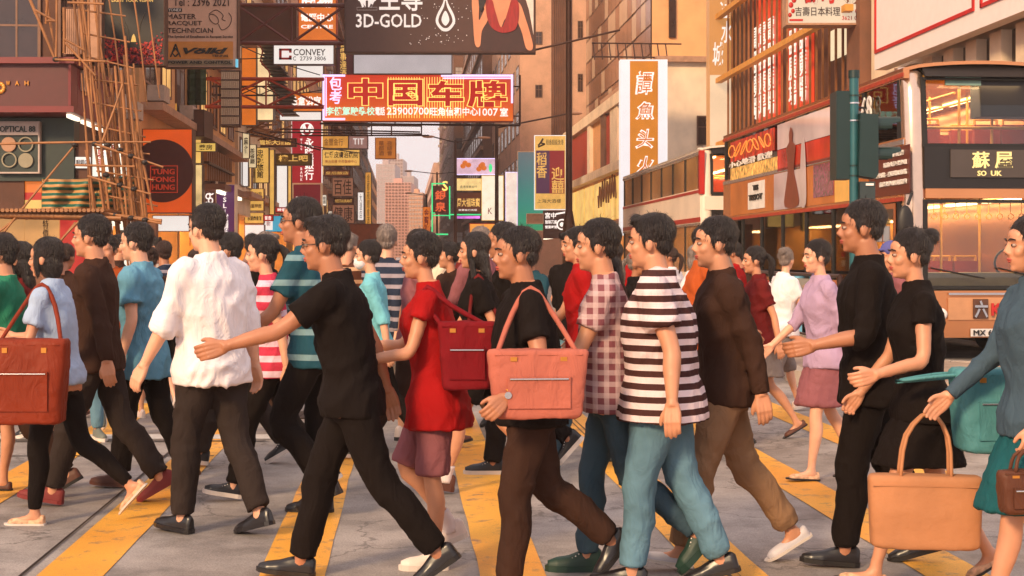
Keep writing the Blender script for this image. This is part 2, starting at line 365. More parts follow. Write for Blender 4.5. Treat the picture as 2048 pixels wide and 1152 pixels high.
def win_mesh(w, h, pane, frame, ac=False, d=0.12):     # local: x along the wall, y out of the wall, z up; origin at the lower middle
    m = MB(); t = 0.06; m.cur = 0
    m.box(-w / 2, w / 2, 0.0, 0.02, 0, h); m.cur = 1
    m.box(-w / 2 - t, w / 2 + t, 0, d, -t, 0); m.box(-w / 2 - t, w / 2 + t, 0, d, h, h + t)
    m.box(-w / 2 - t, -w / 2, 0, d, 0, h); m.box(w / 2, w / 2 + t, 0, d, 0, h)
    m.box(-t / 3, t / 3, 0.02, d * .7, 0, h); m.box(-w / 2, w / 2, 0.021, d * .65, h * .62, h * .62 + t * .7)
    if ac: m.cur = 2; m.box(-w * .3, w * .3, 0.02, .45, -.48, -.08)
    return m.mesh('window', [pane, frame, M_AC])
def facade(parent, O, along, n, m, du, dz, w, h, panes, frame=None, z0=1.0, ac=0.3, skip=0.0, rng=None, name='window', d=.05):
    """windows in a grid on a wall; O lower corner in world space, along unit vector, outward normal is along rotated -90 deg"""
    rng = rng or random; along = Vector(along).normalized(); frame = frame or M_FRAME
    ang = math.atan2(along.y, along.x)
    # the window's y axis points outwards: rotate by ang + 180 so that -x runs along and y faces out
    vs = []
    for p in panes:
        for a in (False, True): vs.append((a, win_mesh(w, h, p, frame, a, d)))
    base = wloc(parent)
    for i in range(n):
        for j in range(m):
            if rng.random() < skip: continue
            a = rng.random() < ac; k = rng.randrange(len(panes)); me = vs[k * 2 + (1 if a else 0)][1]
            o = link(name, me, parent, Vector(O) + along * (du * (i + .5)) + Vector((0, 0, z0 + dz * j)) - base)
            o.rotation_euler = (0, 0, ang)
def building(name, label, s0, s1, t0, t1, h, wall, cat='building', z0=0.0):
    z0 = 3.25 if (t0 < -10 and s1 < 120) else z0
    root = thing(name, label, cat, W(s0, t0, 0))
    MB().sbox(s0, s1, t0, t1, z0, h).build('wall', wall, root)
    return root
UV = W(1, 0) - W(0, 0); VV = W(0, 1) - W(0, 0)
# right-hand row faces the street to the left: outward normal is -v, so 'along' = +u ... (rotate u by +90 gives -v)
# left-hand row faces right: along = -u
# ---- far end of the street
def tower(label, r, Y, wall, nx, nz, panes, dep=25):
    a = P(r[0], HZ, Y); b = P(r[2], r[1], Y); root = thing('tower_block', label, 'tower', ((a.x + b.x) / 2, Y, 0), None)
    MB().box(a.x, b.x, Y, Y + dep, 0, b.z).build('wall', wall, root)
    MB().box(a.x + (b.x - a.x) * .3, a.x + (b.x - a.x) * .62, Y + 3, Y + 9, b.z, b.z + (b.z * .06)).build('roof_block', wall, root)
    wd = (b.x - a.x) / nx; dz = b.z / nz
    mm = MB().box(-wd * .3, wd * .3, -.25, 0.05, 0, dz * .5).mesh('window', panes)
    for i in range(nx):
        for j in range(nz): link('window', mm, root, (a.x + wd * (i + .5) - (a.x + b.x) / 2, 0, dz * (j + .3)))
    return root
tower('pink residential tower at the far end of the street', (770, 365, 822, 515), 430, M_PINK, 8, 26, M_BROWN)
tower('pale grey slab tower just behind the pink tower', (752, 328, 790, 515), 520, M_GREYT, 6, 24, M_WINPL)
tower('slim stepped grey tower with the highest roof at the far end', (778, 318, 806, 515), 640, M_GREYT, 5, 30, M_BROWN)
tower('low pale tower close to the green neon sign at the street end', (818, 385, 846, 515), 380, M_PEACH, 5, 18, M_WINPL)
tower('narrow grey tower between the pink tower and the right-hand row', (806, 352, 828, 515), 560, M_GREYT, 4, 26, M_WINPL)

# ---- right-hand row, far to near
b = building('tenement_building', 'beige tenement closing the right-hand row at the far end', 300, 430, 6.0, 20, 21.5, M_PEACH)
facade(b, W(300, 6.0), UV, 20, 5, 6.5, 3.6, 3.2, 1.9, [M_WINDK, M_WINPL], z0=3, ac=0)
b = building('tenement_building', 'weathered brown tenement beyond the twin-arm street lamp', 205, 290, 7.0, 20, 33, M_BROWN)
facade(b, W(205, 7.0), UV, 17, 9, 5, 3.4, 2.6, 1.7, [M_WINDK, M_WINPL, M_WINDK], z0=3.5, ac=.2)
facade(b, W(205, 13.0), -VV, 4, 9, 1.5, 3.4, 1.0, 1.6, [M_WINDK, M_WINPL], z0=3.5, ac=.2)
b = building('office_building', 'tall brown office block with pale bands behind the lit billboards', 150, 200, 8.2, 22, 48, M_BROWN)
facade(b, W(150, 8.2), UV, 10, 13, 5, 3.5, 3.2, 1.6, [M_WINDK, M_WINPL], z0=3.5, ac=.1)
for j in range(13): MB().sbox(149.9, 200, 7.9, 8.25, 5.9 + 3.5 * j, 6.3 + 3.5 * j).build('balcony_slab', M_SLAB, b)
b = building('office_building', 'peach blank-walled tower with a ribbed brown service shaft', 112, 148, 9.06, 14.45, 52, M_PEACH)
facade(b, W(112, 9.06), UV, 8, 13, 4.5, 3.7, 2.6, 1.7, [M_WINDK, M_WINPL], z0=4, ac=.2)
mr = MB()
for i in range(9):
    x = 11.62 + i * .155; MB().sbox(111.6, 112.0, x, x + .09, 9.0, 52).build('rib', M_BROWN, b)
MB().sbox(111.9, 112.02, 11.55, 13.05, 9.0, 52.0).build('shaft_panel', M_DKBROWN, b)
facade(b, W(112, 10.9), -VV, 1, 10, .7, 4.2, .45, .9, [M_WINDK], z0=10, ac=0)
facade(b, W(112, 14.2), -VV, 1, 10, .7, 4.2, .3, 1.3, [M_WINDK], z0=10.5, ac=0)
# glass curtain wall building
b = building('curtain_wall_building', 'bronze glass curtain wall tower with ochre end wall', 80, 109, 14.0, 30, 50, M_OCHRE)
M_CURT = mat('bronze_curtain_glass', C(176, 128, 98), rough=0.15, var=0.5, ns=0.5, metal=0.5, spec=1.0)
M_CURT2 = mat('pale_curtain_glass', C(236, 204, 174), rough=0.2, var=0.3, ns=0.4, metal=0.3)
pm = [MB().box(-.82, .82, 0, .05, 0, 1.55).mesh('glass_panel', x) for x in (M_CURT, M_CURT2, M_CURT, M_CURT)]
ang = math.atan2(UV.y, UV.x)
for i in range(17):
    for j in range(16):
        me = pm[2 if random.random() < .6 else 1]
        o = link('glass_panel', me, b, W(80.9 + 1.7 * i, 13.98, 8.2 + 1.65 * j) - W(80, 14)); o.rotation_euler = (0, 0, ang)
for j in range(17): MB().sbox(80, 109, 13.93, 13.96, 8.03 + 1.65 * j, 8.13 + 1.65 * j).build('transom', M_STEEL, b)
for i in range(18): MB().sbox(79.98 + 1.7 * i, 80.05 + 1.7 * i, 13.93, 13.97, 8.0, 35.2).build('mullion', M_STEEL, b)
MB().sbox(79.85, 80, 14.95, 15.35, 14.0, 18.2).build('slot_window', M_WINDK, b)
# podium with the red boards
b = building('shopping_podium', 'three storey ochre podium with red shop boards and stone cornices', 64, 96, 11.0, 14.0, 9.7, M_OCHRE)
MB().sbox(64, 96.3, 10.55, 11.0, 5.9, 6.35).build('cornice', M_CREAM, b)
MB().sbox(64, 96.3, 10.7, 11.02, 9.3, 9.9).build('cornice', M_CREAM, b)
for (a, c, mm) in ((72, 74.6, M_CREAM), (76.5, 78.2, M_BROWN), (82.8, 84.0, M_CREAM)): MB().sbox(a, c, 10.8, 11.01, 6.35, 9.3).build('pilaster', mm, b)
M_REDB = paint('brick_red_board', (176, 62, 34), rough=0.6, var=0.15)
for (a, c) in ((66, 71.5), (74.9, 76.3), (84.3, 94.5)): MB().sbox(a, c, 10.86, 11.01, 6.5, 9.1).build('board', M_REDB, b)
M_GOLDL = lit('warm_gold_light', (250, 196, 104), 0.95, var=.3, ns=1.2)
for i in range(7): MB().sbox(65 + 4.3 * i, 68.6 + 4.3 * i, 10.9, 11.02, 3.5, 5.7).build('lit_window', M_GOLDL, b)
mq = MB(); mq.path([PT(1196 + i * 1.5, 392 - i * .9 + 26 * math.sin(i * 1.9), 10.84) for i in range(25)], .045, 5); mq.build('script_lettering', M_BROWN, b)
MB().sbox(60, 96, 9.4, 10.9, 2.9, 3.15).build('canopy', M_SLAB, b)
for i in range(12): MB().sbox(60.5 + 3 * i, 63 + 3 * i, 9.35, 9.55, 2.72, 2.9).build('strip_light', lit('canopy_tube_light', (255, 244, 214), 2.0), b)
for i in range(10): MB().sbox(64 + 3.2 * i, 66.6 + 3.2 * i, 10.85, 10.99, .3, 2.6).build('shop_window', lit('shop_amber_light', (232, 138, 58), .9, var=.5, ns=1.6), b)
# pale corner building behind the second bus
b = building('corner_building', 'cream rendered corner block with steel roof frame beside the tall white sign', 62, 79.6, 11.15, 24, 10.1, M_CREAM)
MB().sbox(61.7, 79.7, 11.0, 24, 10.1, 10.35).build('parapet', M_SLAB, b)
rf = MB()
for i in range(10): rf.tube(W(62, 8.3 + i * .36, 10.2), W(62.5, 8.3 + i * .36, 11.0), .03, n=5)
for z in (10.35, 10.95): rf.tube(W(62.2, 8.2, z), W(62.2, 12.2, z), .035, n=5)
rf.build('roof_railing', M_STEEL, b)
facade(b, W(62, 13.9), -VV, 1, 2, 1.2, 3.5, .8, 1.2, [M_WINDK], z0=3.0, ac=1)
# slatted facade building
b = building('office_building', 'building with a screen of upright bronze fins over red neon windows', 33, 47.6, 11.1, 24, 26, M_DKBROWN)
M_FIN = paint('bronze_fin', (150, 96, 58), rough=0.45, metal=0.3, var=0.2)
M_BEAM = paint('yellow_beam', (214, 150, 70), rough=0.6, var=0.15)
fm = None
for i in range(25):
    s = 33.3 + i * .57; MB().sbox(s, s + .07, 10.78, 10.83, 2.6, 15).build('fin', M_FIN, b)
for z in (5.2, 7.35, 9.5, 11.6): MB().sbox(33, 47.6, 10.4, 10.6, z, z + .16).build('floor_beam', M_BEAM, b)
M_REDN = lit('red_neon_glow', (232, 66, 34), 0.9, var=.5, ns=2.2)
for (a, c, z0, z1) in ((41.2, 43.9, 5.6, 9.9), (37.8, 40.2, 5.5, 8.8)):
    MB().sbox(a, c, 10.98, 11.06, z0, z1).build('neon_panel', M_REDN, b)
for i, s in enumerate((38.2, 39.2, 41.6, 42.6, 43.4)):
    text_on(vert('電器廣場'), W(s + .75, 10.96, 5.8), W(s, 10.96, 5.8) - W(s + .75, 10.96, 5.8), (0, 0, 2.9), M_WLIT, b)
for (s, z) in ((34.6, 6.6), (34.6, 7.6), (34.6, 8.5)): MB().sbox(s, s + 1.6, 10.98, 11.06, z, z + .75).build('lit_window', lit('cream_window_light', (250, 226, 184), 1.0), b)
MB().sbox(33.0, 34.0, 10.75, 11.05, 4.5, 12).build('louvre', M_BROWN, b)
# near right building with white hoarding
b = building('hoarding_building', 'near building clad by a huge white hoarding with a red outline', 21, 32.9, 11.0, 24, 22, M_CREAM)
M_WHB = paint('white_hoarding', (240, 226, 222), rough=0.6, var=.04)
Z0 = CH + (515 - 128) / F * YT(1750, 10.0)
MB().sbox(18.5, S_of(PT(1747, 100, 10.0)), 10.02, 10.3, Z0 - .12, 14).build('hoarding_panel', M_WHB, b)
M_REDL = paint('red_line_paint', (190, 28, 26), rough=.5)
s_far = S_of(PT(1751, 100, 10.0)); zr = CH + (515 - 107) / F * YT(1751, 10.0)
s_mid = S_of(PT(1944, 20, 10.0)); 
MB().sbox(s_mid, s_far, 9.99, 10.02, zr, zr + .07).build('red_outline', M_REDL, b)
MB().sbox(s_far, s_far + .06, 9.99, 10.02, zr, 13).build('red_outline', M_REDL, b)
MB().sbox(s_mid - .07, s_mid, 9.99, 10.02, zr, 13).build('red_outline', M_REDL, b)
MB().sbox(17.6, s_mid - .35, 9.99, 10.02, zr, zr + .07).build('red_outline', M_REDL, b)
MB().sbox(s_mid - .42, s_mid - .35, 9.99, 10.02, zr, 13).build('red_outline', M_REDL, b)
text_on('新舖即將開業', W(29.3, 10.0, zr + 1.35), W(27.6, 10, 0) - W(29.3, 10, 0), (0, 0, .32), M_BROWN, b)
for i in range(10): MB().sbox(20 + i * 1.1, 20.5 + i * 1.1, 10.5, 10.9, 3.2, Z0 - .1).build('pilaster', M_CREAM, b)
for i in range(10): MB().sbox(20.5 + i * 1.1, 21.1 + i * 1.1, 10.7, 10.98, 3.2, Z0 - .1).build('window', M_WINDK, b)

# ---- left-hand row, near to far
TL = -6.5
M_TEALW = paint('dark_green_shopfront', (28, 44, 38), rough=0.5, var=.3, k=.9)
b = building('corner_shop_building', 'dark brown corner tenement behind the bamboo scaffolding', 29.8, 36, -40, TL - .3, 24, M_DKBROWN)
L0 = b
facade(b, W(29.8, TL - .8), -VV, 5, 5, 1.25, 2.6, .85, 1.5, [M_WINDK, M_BROWN], z0=5.3, ac=.3)
facade(b, W(35.8, TL - .3), -UV, 4, 5, 1.9, 2.7, 1.1, 1.6, [M_WINDK, M_WINDK], z0=5.3, ac=.4)
b = building('tenement_building', 'ochre tenement with green netting above the round black shop emblem', 36, 56, -20, TL - .1, 22, M_OCHRE)
facade(b, W(55.8, TL - .1), -UV, 8, 5, 2.45, 2.9, 1.5, 1.6, [M_WINLT, M_WINLT, M_WINPL, M_WINDK], z0=6.0, ac=.5)
for j in range(5): MB().sbox(36.2, 55.8, TL - .1, TL + .45, 5.2 + j * 2.9, 5.4 + j * 2.9).build('balcony_slab', M_SLAB, b)
b = building('tenement_building', 'cream tenement with caged balconies behind the red bank sign', 56.2, 80, -20, TL, 21, M_CREAM)
facade(b, W(79.8, TL), -UV, 10, 5, 2.35, 3.1, 1.6, 1.8, [M_WINLT, M_WINLT, M_WINPL, M_WINDK], z0=4.4, ac=.5)
for j in range(5): MB().sbox(56.4, 79.8, TL, TL + .5, 3.9 + j * 3.1, 4.1 + j * 3.1).build('balcony_slab', M_SLAB, b)
b = building('tenement_building', 'peach tenement crowded by small yellow signs in mid street', 80.3, 118, -20, TL + .15, 27, M_PEACH)
facade(b, W(117.8, TL + .15), -UV, 13, 7, 2.85, 3.2, 1.9, 1.8, [M_WINLT, M_WINPL, M_WINLT], z0=4.4, ac=.5)
b = building('tenement_building', 'tall pink-brown apartment block halfway along the left-hand row', 118.5, 175, -20, TL, 36, M_PINK)
facade(b, W(174.5, TL), -UV, 14, 10, 4.0, 3.2, 2.4, 1.7, [M_WINDK, M_WINPL, M_BROWN], z0=4.4, ac=.3)
for j in range(10): MB().sbox(118.5, 175, TL, TL + .55, 3.6 + j * 3.2, 3.85 + j * 3.2).build('balcony_slab', M_SLAB, b)
b = building('tenement_building', 'sandy apartment block with stacked bay windows near the street end', 176, 246, -20, TL + .1, 33, M_PEACH)
facade(b, W(245.5, TL + .1), -UV, 14, 9, 5, 3.3, 3.2, 1.8, [M_WINDK, M_WINPL], z0=4.4, ac=.2)
b = building('tenement_building', 'low ochre block at the far end of the left-hand row', 250, 330, -20, TL, 19, M_OCHRE)
facade(b, W(329, TL), -UV, 12, 5, 6.6, 3.3, 3.6, 1.8, [M_WINDK, M_WINPL], z0=3.4, ac=0)

# drainpipes and cable trunks on the walls
pipes = ((L0, 33.2, TL - .25), (L0, 35.4, TL - .25))
for root_, s_, t_ in pipes: MB().tube(W(s_, t_, 4.6), W(s_, t_, 23), .06, n=8).build('drainpipe', M_SLAB, root_)
# ================================================================ signs across and along the street
# --- jewellery billboard
M_MAROON = paint('maroon_billboard', (74, 42, 34), rough=0.5, k=1.0, var=.1)
Y = 38.0
r = sign('billboard', 'huge maroon jewellery billboard reading 3D-GOLD beside a woman in red', (691, -70, 1069, 103), Y, M_MAROON, M_STEEL, th=.4, bw=2.5, cat='billboard',
     texts=[('金至尊', (712, -36, 845, 22), lit('billboard_letter', (250, 232, 222), .9), dict(ext=.03, bold=.012)),
            ('3D-GOLD', (712, 28, 843, 55), lit('billboard_letter', (250, 232, 222), .9), dict(bold=.012))],
     hang=[((480, -60, Y + .2), (1040, -62, Y + .45)), ((1069, 100, Y + .3), (1240, 60, Y + .4)), ((691, -40, Y + .3), (560, -60, Y + .4))])
def poly_f(pts, Y, m, parent, name, lift=.01, th=.012):   # a flat printed shape on a frontal panel
    mb = MB(); mb.prism([P(x, y, Y) - Vector((0, lift, 0)) for x, y in pts], (0, -th, 0)); return mb.build(name, m, parent)
def spline(pts, k=6, closed=True):
    out = []; n = len(pts)
    for i in range(n if closed else n - 1):
        p0, p1, p2, p3 = (Vector(pts[(i + d) % n]) if closed else Vector(pts[min(max(i + d, 0), n - 1)]) for d in (-1, 0, 1, 2))
        for j in range(k):
            t = j / k; out.append(tuple(0.5 * ((2 * p1) + (p2 - p0) * t + (2 * p0 - 5 * p1 + 4 * p2 - p3) * t * t + (3 * p1 - p0 - 3 * p2 + p3) * t ** 3)))
    return out
M_SKINP = paint('printed_skin', (214, 140, 104), rough=.5, var=.12, ns=3); M_REDDR = paint('printed_red_dress', (150, 24, 22), rough=.5, var=.35, ns=6, stretch=(4, 1, .6))
M_HAIRP = paint('printed_dark_hair', (34, 22, 20), rough=.5); M_PALEP = paint('printed_pale_wall', (226, 208, 200), rough=.5)
poly_f([(1030, -68), (1067, -68), (1067, 70), (1058, 20)], Y, M_PALEP, r, 'printed_backdrop', .004)
M_SKIRTP = paint('printed_dark_skirt', (58, 26, 24), rough=.5, var=.2)
poly_f(spline([(970, 50), (990, 58), (1010, 62), (1030, 56), (1046, 62), (1056, 101), (962, 101)], 4), Y, M_SKIRTP, r, 'printed_skirt', .008)
poly_f(spline([(984, -20), (1016, -22), (1020, -4), (1034, 4), (1042, 16), (1036, 30), (1012, 36), (1000, 58), (988, 36), (972, 24), (968, 8), (984, -2)], 5), Y, M_SKINP, r, 'printed_figure', .012)
poly_f(spline([(1026, 2), (1040, 8), (1050, 34), (1060, 66), (1066, 92), (1062, 101), (1052, 96), (1044, 66), (1034, 40), (1028, 22)], 5), Y, M_SKINP, r, 'printed_arm', .016)
poly_f(spline([(974, 8), (982, 22), (974, 44), (964, 62), (960, 92), (950, 88), (946, 40), (944, 0), (952, -20), (958, 8), (958, 40), (966, 26)], 5), Y, M_SKINP, r, 'printed_arm', .016)
poly_f(spline([(972, 2), (984, 0), (990, 22), (1003, 56), (1016, 22), (1024, -2), (1036, 4), (1038, 30), (1034, 52), (1026, 62), (1004, 66), (984, 56), (974, 34)], 4), Y, M_REDDR, r, 'printed_dress', .032)
poly_f(spline([(952, -60), (984, -66), (978, -20), (968, 12), (960, 22), (956, -10)], 4), Y, M_HAIRP, r, 'printed_hair', .036)
lg = MB(); cp = P(891, 44, Y)
def ring(mb, c, r0, r1, th, n=28, a0=0, a1=2 * math.pi, ax='y', sz=1.0):
    c = Vector(c); vs = []
    for i in range(n + 1):
        a = a0 + (a1 - a0) * i / n
        for rr in (r0, r1):
            for q in (0, -th): vs.append(c + Vector((rr * math.cos(a), q, rr * math.sin(a) * sz)))
    fs = []
    for i in range(n):
        k = 4 * i; fs += [(k, k + 2, k + 6, k + 4), (k + 1, k + 5, k + 7, k + 3), (k, k + 4, k + 5, k + 1), (k + 2, k + 3, k + 7, k + 6)]
    mb.add(vs, fs)
pl = spline([(891, -14), (896, 6), (908, 30), (910, 46), (900, 60), (891, 63), (882, 60), (872, 46), (874, 30), (886, 6)], 4)
pi_ = [(891 + (x - 891) * .72, 40 + (y - 40) * .72) for x, y in pl]
M_BLT = lit('billboard_letter', (250, 232, 222), .9)
poly_f(pl, Y, M_BLT, r, 'pendant_logo', .012); poly_f(pi_, Y, M_MAROON, r, 'pendant_logo', .028)
poly_f(spline([(891, 22), (899, 40), (891, 52), (883, 40)], 4), Y, M_BLT, r, 'pendant_logo', .044)
sp = MB()
for i in range(70):
    px = random.gauss(885, 30); py = random.uniform(5, 92); q = P(px, py, Y - .015); d = random.uniform(.004, .013); sp.box(q.x - d, q.x + d, q.y - .006, q.y, q.z - d, q.z + d)
tag(sp.build('printed_sparkle', M_BLT, r), kind='stuff')

# --- pale blank sign between the two
sign('blank_sign', 'blank pale signboard hanging between maroon billboard and orange neon sign', (708, 109, 903, 147), 42, lit('blank_pale_panel', (236, 224, 226), .55), M_STEEL, th=.2, bw=1)

# --- orange neon driving school sign
Y = 47.0
M_NEONBASE = bpy.data.materials.new('orange_neon_board'); M_NEONBASE.use_nodes = True
def neonbase():
    nt = M_NEONBASE.node_tree; n = nt.nodes; l = nt.links; b = n['Principled BSDF']; tc = n.new('ShaderNodeTexCoord'); sx = n.new('ShaderNodeSeparateXYZ'); l.new(tc.outputs['Object'], sx.inputs[0])
    mr = n.new('ShaderNodeMapRange'); mr.inputs['From Min'].default_value = 0; mr.inputs['From Max'].default_value = 1.55; l.new(sx.outputs['Z'], mr.inputs[0])
    cr = n.new('ShaderNodeValToRGB'); e = cr.color_ramp.elements; e[0].color = (*C(224, 110, 22), 1); e[1].color = (*C(196, 44, 18), 1); e[1].position = .6; l.new(mr.outputs[0], cr.inputs[0])
    nz = n.new('ShaderNodeTexNoise'); nz.inputs['Scale'].default_value = .9; l.new(tc.outputs['Object'], nz.inputs['Vector'])
    m2 = n.new('ShaderNodeMapRange'); m2.inputs['To Min'].default_value = .7; m2.inputs['To Max'].default_value = 1.3; l.new(nz.outputs['Fac'], m2.inputs[0])
    mx = n.new('ShaderNodeMix'); mx.data_type = 'RGBA'; mx.blend_type = 'MULTIPLY'; mx.inputs['Factor'].default_value = 1; l.new(cr.outputs[0], mx.inputs['A']); l.new(m2.outputs[0], mx.inputs['B'])
    l.new(mx.outputs['Result'], b.inputs['Emission Color']); b.inputs['Emission Strength'].default_value = .85; b.inputs['Base Color'].default_value = (.3, .05, .02, 1)
neonbase()
M_NEONY = lit('yellow_neon_tube', (255, 214, 110), 1.5); M_NEONR = lit('red_neon_letter', (206, 34, 20), .8); M_NEONW = lit('white_neon_letter', (250, 236, 226), 1.3); M_NEONL = lit('lilac_neon_tube', (226, 206, 250), 1.5)
M_NEONG = lit('green_neon_tube', (60, 230, 140), 1.2); M_NEONC = lit('mint_neon_letter', (196, 246, 214), 1.2)
r = sign('neon_sign', 'long orange neon driving school sign spanning the street with outlined red characters', (646, 150, 1026, 242), Y, M_NEONBASE, M_RUST, th=.35, bw=1.2, cat='neon sign')
for ch, x0, x1, y0, y1 in (('中', 697, 765, 158, 210), ('国', 777, 845, 160, 211), ('车', 857, 927, 162, 212), ('牌', 935, 1013, 162, 214)):
    text_f(ch, (x0, y0, x1, y1), Y, M_NEONR, r, bold=.025, depth=.03)
    text_f(ch, (x0 - 2, y0 - 2, x1 + 2, y1 + 2), Y, M_NEONY, r, outline=.012, bold=.045, depth=.03, lift=.04, name='neon_outline')
for (x0, x1) in ((776, 846), (848, 932)):
    for i in range(int((x1 - x0) / 5.2)):
        x = x0 + i * 5.2; fbox(MB(), (x, 154, x + 1.1, 236), Y - .03, Y - .01).build('neon_tube', M_NEONY, r)
text_f(vert('包考'), (659, 154, 684, 208), Y, M_NEONL, r, bold=.015, lift=.03)
text_f('李健駕駛學校', (652, 214, 750, 231), Y, M_NEONC, r, bold=.02, lift=.05); text_f('電話', (751, 214, 770, 231), Y, M_NEONW, r, bold=.02, lift=.05)
text_f('23900700', (774, 215, 858, 230), Y, M_NEONW, r, bold=.012, lift=.05); text_f('旺角信和中心', (860, 215, 956, 232), Y, M_NEONW, r, bold=.02, lift=.05)
text_f('1007', (958, 217, 996, 232), Y, M_NEONW, r, bold=.012, lift=.05); text_f('室', (1000, 216, 1016, 233), Y, M_NEONW, r, bold=.02, lift=.05)
for bx in ((645, 149, 690, 153), (645, 149, 649, 240), (645, 236, 690, 240), (882, 149, 1026, 153), (1022, 149, 1026, 206), (886, 155, 1022, 157.5), (651, 155, 653, 232)):
    fbox(MB(), bx, Y - .09, Y - .04).build('neon_tube', M_NEONL, r)
m = MB()
for z0, z1 in ((246, 246),): m.tube(P(640, 247, Y + .3), P(1040, 251, Y + .3), .035)
m.tube(P(1040, 150, Y + .3), P(1040, 251, Y + .3), .03); m.tube(P(1026, 173, Y + .3), P(1040, 173, Y + .3), .025); m.tube(P(1026, 232, Y + .3), P(1042, 232, Y + .3), .025)
for x in (660, 700, 743, 790, 843, 900, 960): m.tube(P(x, 242, Y + .3), P(x, 249, Y + .3), .02)
m.build('support_frame', M_STEEL, r)
# walkway of thin steel under the neon sign
cw = thing('sign_catwalk', 'thin steel catwalk of bars slung under the orange neon sign', 'catwalk', P(700, 262, 46))
m = MB()
for (a, b_) in (((560, 258), (840, 264)), ((540, 264), (842, 268)), ((600, 271), (858, 271)), ((648, 250), (843, 252)), ((505, 262), (640, 300))):
    m.tube(P(*a, 46.2), P(*b_, 46.2), .028, n=6)
m.build('rail', M_STEEL, cw)
for x in (664, 703, 743, 783, 843): MB().tube(P(x, 250, 46.2), P(x, 270, 46.2), .022, n=6).build('hanger', M_STEEL, cw)

# --- red steel trusses
def truss(label, x0, x1, y0, y1, Y, m=M_RUST, nb=3, rr=.06, dy=1.1):
    root = thing('sign_truss', label, 'steel truss', P((x0 + x1) / 2, y1, Y))
    for yy in (y0, y1):
        for q in (0, dy): MB().tube(P(x0, yy, Y + q), P(x1, yy + (x1 - x0) * .004, Y + q), rr, n=8).build('chord', m, root)
    w = (x1 - x0) / nb
    for i in range(nb):
        a, b_ = x0 + w * i, x0 + w * (i + 1)
        MB().tube(P(a, y0, Y), P(b_, y1, Y), rr * .7, n=6).build('brace', m, root); MB().tube(P(a, y1, Y), P(b_, y0, Y), rr * .7, n=6).build('brace', m, root)
        MB().tube(P(a, y0, Y + dy), P(a, y1, Y + dy), rr * .5, n=6).build('brace', m, root); MB().tube(P(a, y0, Y), P(a, y0, Y + dy), rr * .5, n=6).build('brace', m, root)
    return root
truss('red oxide cross-braced truss holding the orange neon sign', 300, 648, 157, 213, 46.9, nb=3)
truss('brown cross-braced truss holding the maroon billboard above the small white sign', 474, 692, 10, 86, 38.2, m=paint('brown_truss', (96, 42, 34), rough=.5, var=.2), nb=2, rr=.055)
truss('short dark truss crossing behind the neon truss at mid height', 318, 560, 172, 190, 50, m=M_STEEL, nb=6, rr=.03, dy=.5)

# --- smaller frontal signs
M_YEL = lit('yellow_sign_light', (244, 186, 92), .85, var=.16); M_YEL2 = lit('gold_sign_light', (232, 160, 66), .75, var=.2)
M_ORL = lit('orange_sign_light', (232, 118, 34), .85, var=.15); M_WPAN = lit('white_sign_light', (250, 240, 232), .95, var=.04)
M_BRS = paint('brown_sign_board', (120, 62, 34), rough=.6, var=.2); M_INK = paint('dark_brown_ink', (58, 32, 22), rough=.6)
M_REDI = paint('red_ink', (186, 34, 30), rough=.5)
r = sign('hanging_sign', 'white hanging sign with red square logo reading CONVEY', (548, 91, 667, 128), 45, M_WPAN, M_STEEL, bw=1.5, texts=[('CONVEY', (587, 98, 651, 111), M_INK, dict(bold=.008)), ('2739 3806', (600, 113, 652, 121), M_INK)])
for bx in ((558, 97, 583, 101), (558, 97, 563, 119), (558, 115, 583, 119), (578, 97, 583, 105), (578, 111, 583, 119)): fbox(MB(), bx, 44.95, 44.995).build('logo', M_REDI, r)
text_f('C', (586, 113, 592, 121), 45, M_INK, r)
sign('hanging_sign', 'glowing orange sign with white computer centre characters above the CONVEY sign', (598, -60, 672, 80), 46, M_ORL, M_RUST, bw=1.5, texts=[('電腦中心', (602, 27, 666, 43), M_NEONW, dict(bold=.02)), ('商場', (602, -20, 666, 16), M_NEONW, dict(bold=.02)), ('CENTRE', (602, 50, 666, 57), M_NEONW, dict(bold=.02))])
sign('hanging_sign', 'narrow purple-brown vertical hotel sign with gold characters', (674, 84, 706, 250), 60, paint('purple_brown_board', (92, 44, 52), rough=.5), M_STEEL, bw=1.2, texts=[(vert('萬事達酒店'), (680, 88, 693, 172), M_GOLDL, {})])
sign('hanging_sign', 'tall amber panel at the edge of the old street front', (484, 96, 512, 250), 53, M_ORL, M_STEEL, bw=1)
# tennis sign
Y = 36.0
M_TENN = paint('faded_white_panel', (212, 166, 140), rough=.6, var=.08)
r = sign('shop_sign', 'tall pale racquet repair sign with yellow tennis logo panel', (329, -70, 474, 134), Y, M_TENN, M_STEEL, th=.3, bw=1.5, cat='shop sign',
    texts=[('Tel : 2396 2021', (347, -4, 458, 12), M_INK), ('YONEX', (337, 17, 363, 23), M_WHITEP), ('MASTER', (335, 28, 392, 38), M_INK), ('RACQUET', (335, 42, 404, 52), M_INK), ('TECHNICIAN', (335, 56, 426, 66), M_INK),
           ('The Symbol of Excellence in Racquet Service', (336, 71, 466, 77), M_INK), ('Völkl', (367, 96, 456, 108), M_BLACKP, dict(bold=.04, shear=.3, lift=.03)), ('TENNIS', (424, 110, 457, 114), M_BLACKP, dict(lift=.03)), ('POWER AND CONTROL', (337, 122, 464, 128), M_BLACKP, dict(bold=.02, lift=.03))])
fbox(MB(), (336, 83, 466, 118), Y - .02, Y - .002).build('yellow_panel', paint('faded_yellow_panel', (206, 132, 58), rough=.55), r)
fbox(MB(), (336, 120, 466, 131), Y - .02, Y - .002).build('lower_panel', paint('faded_grey_panel', (150, 128, 100), rough=.55), r)
fbox(MB(), (336, 16, 364, 24), Y - .003, Y - .001).build('label_panel', M_BLACKP, r)
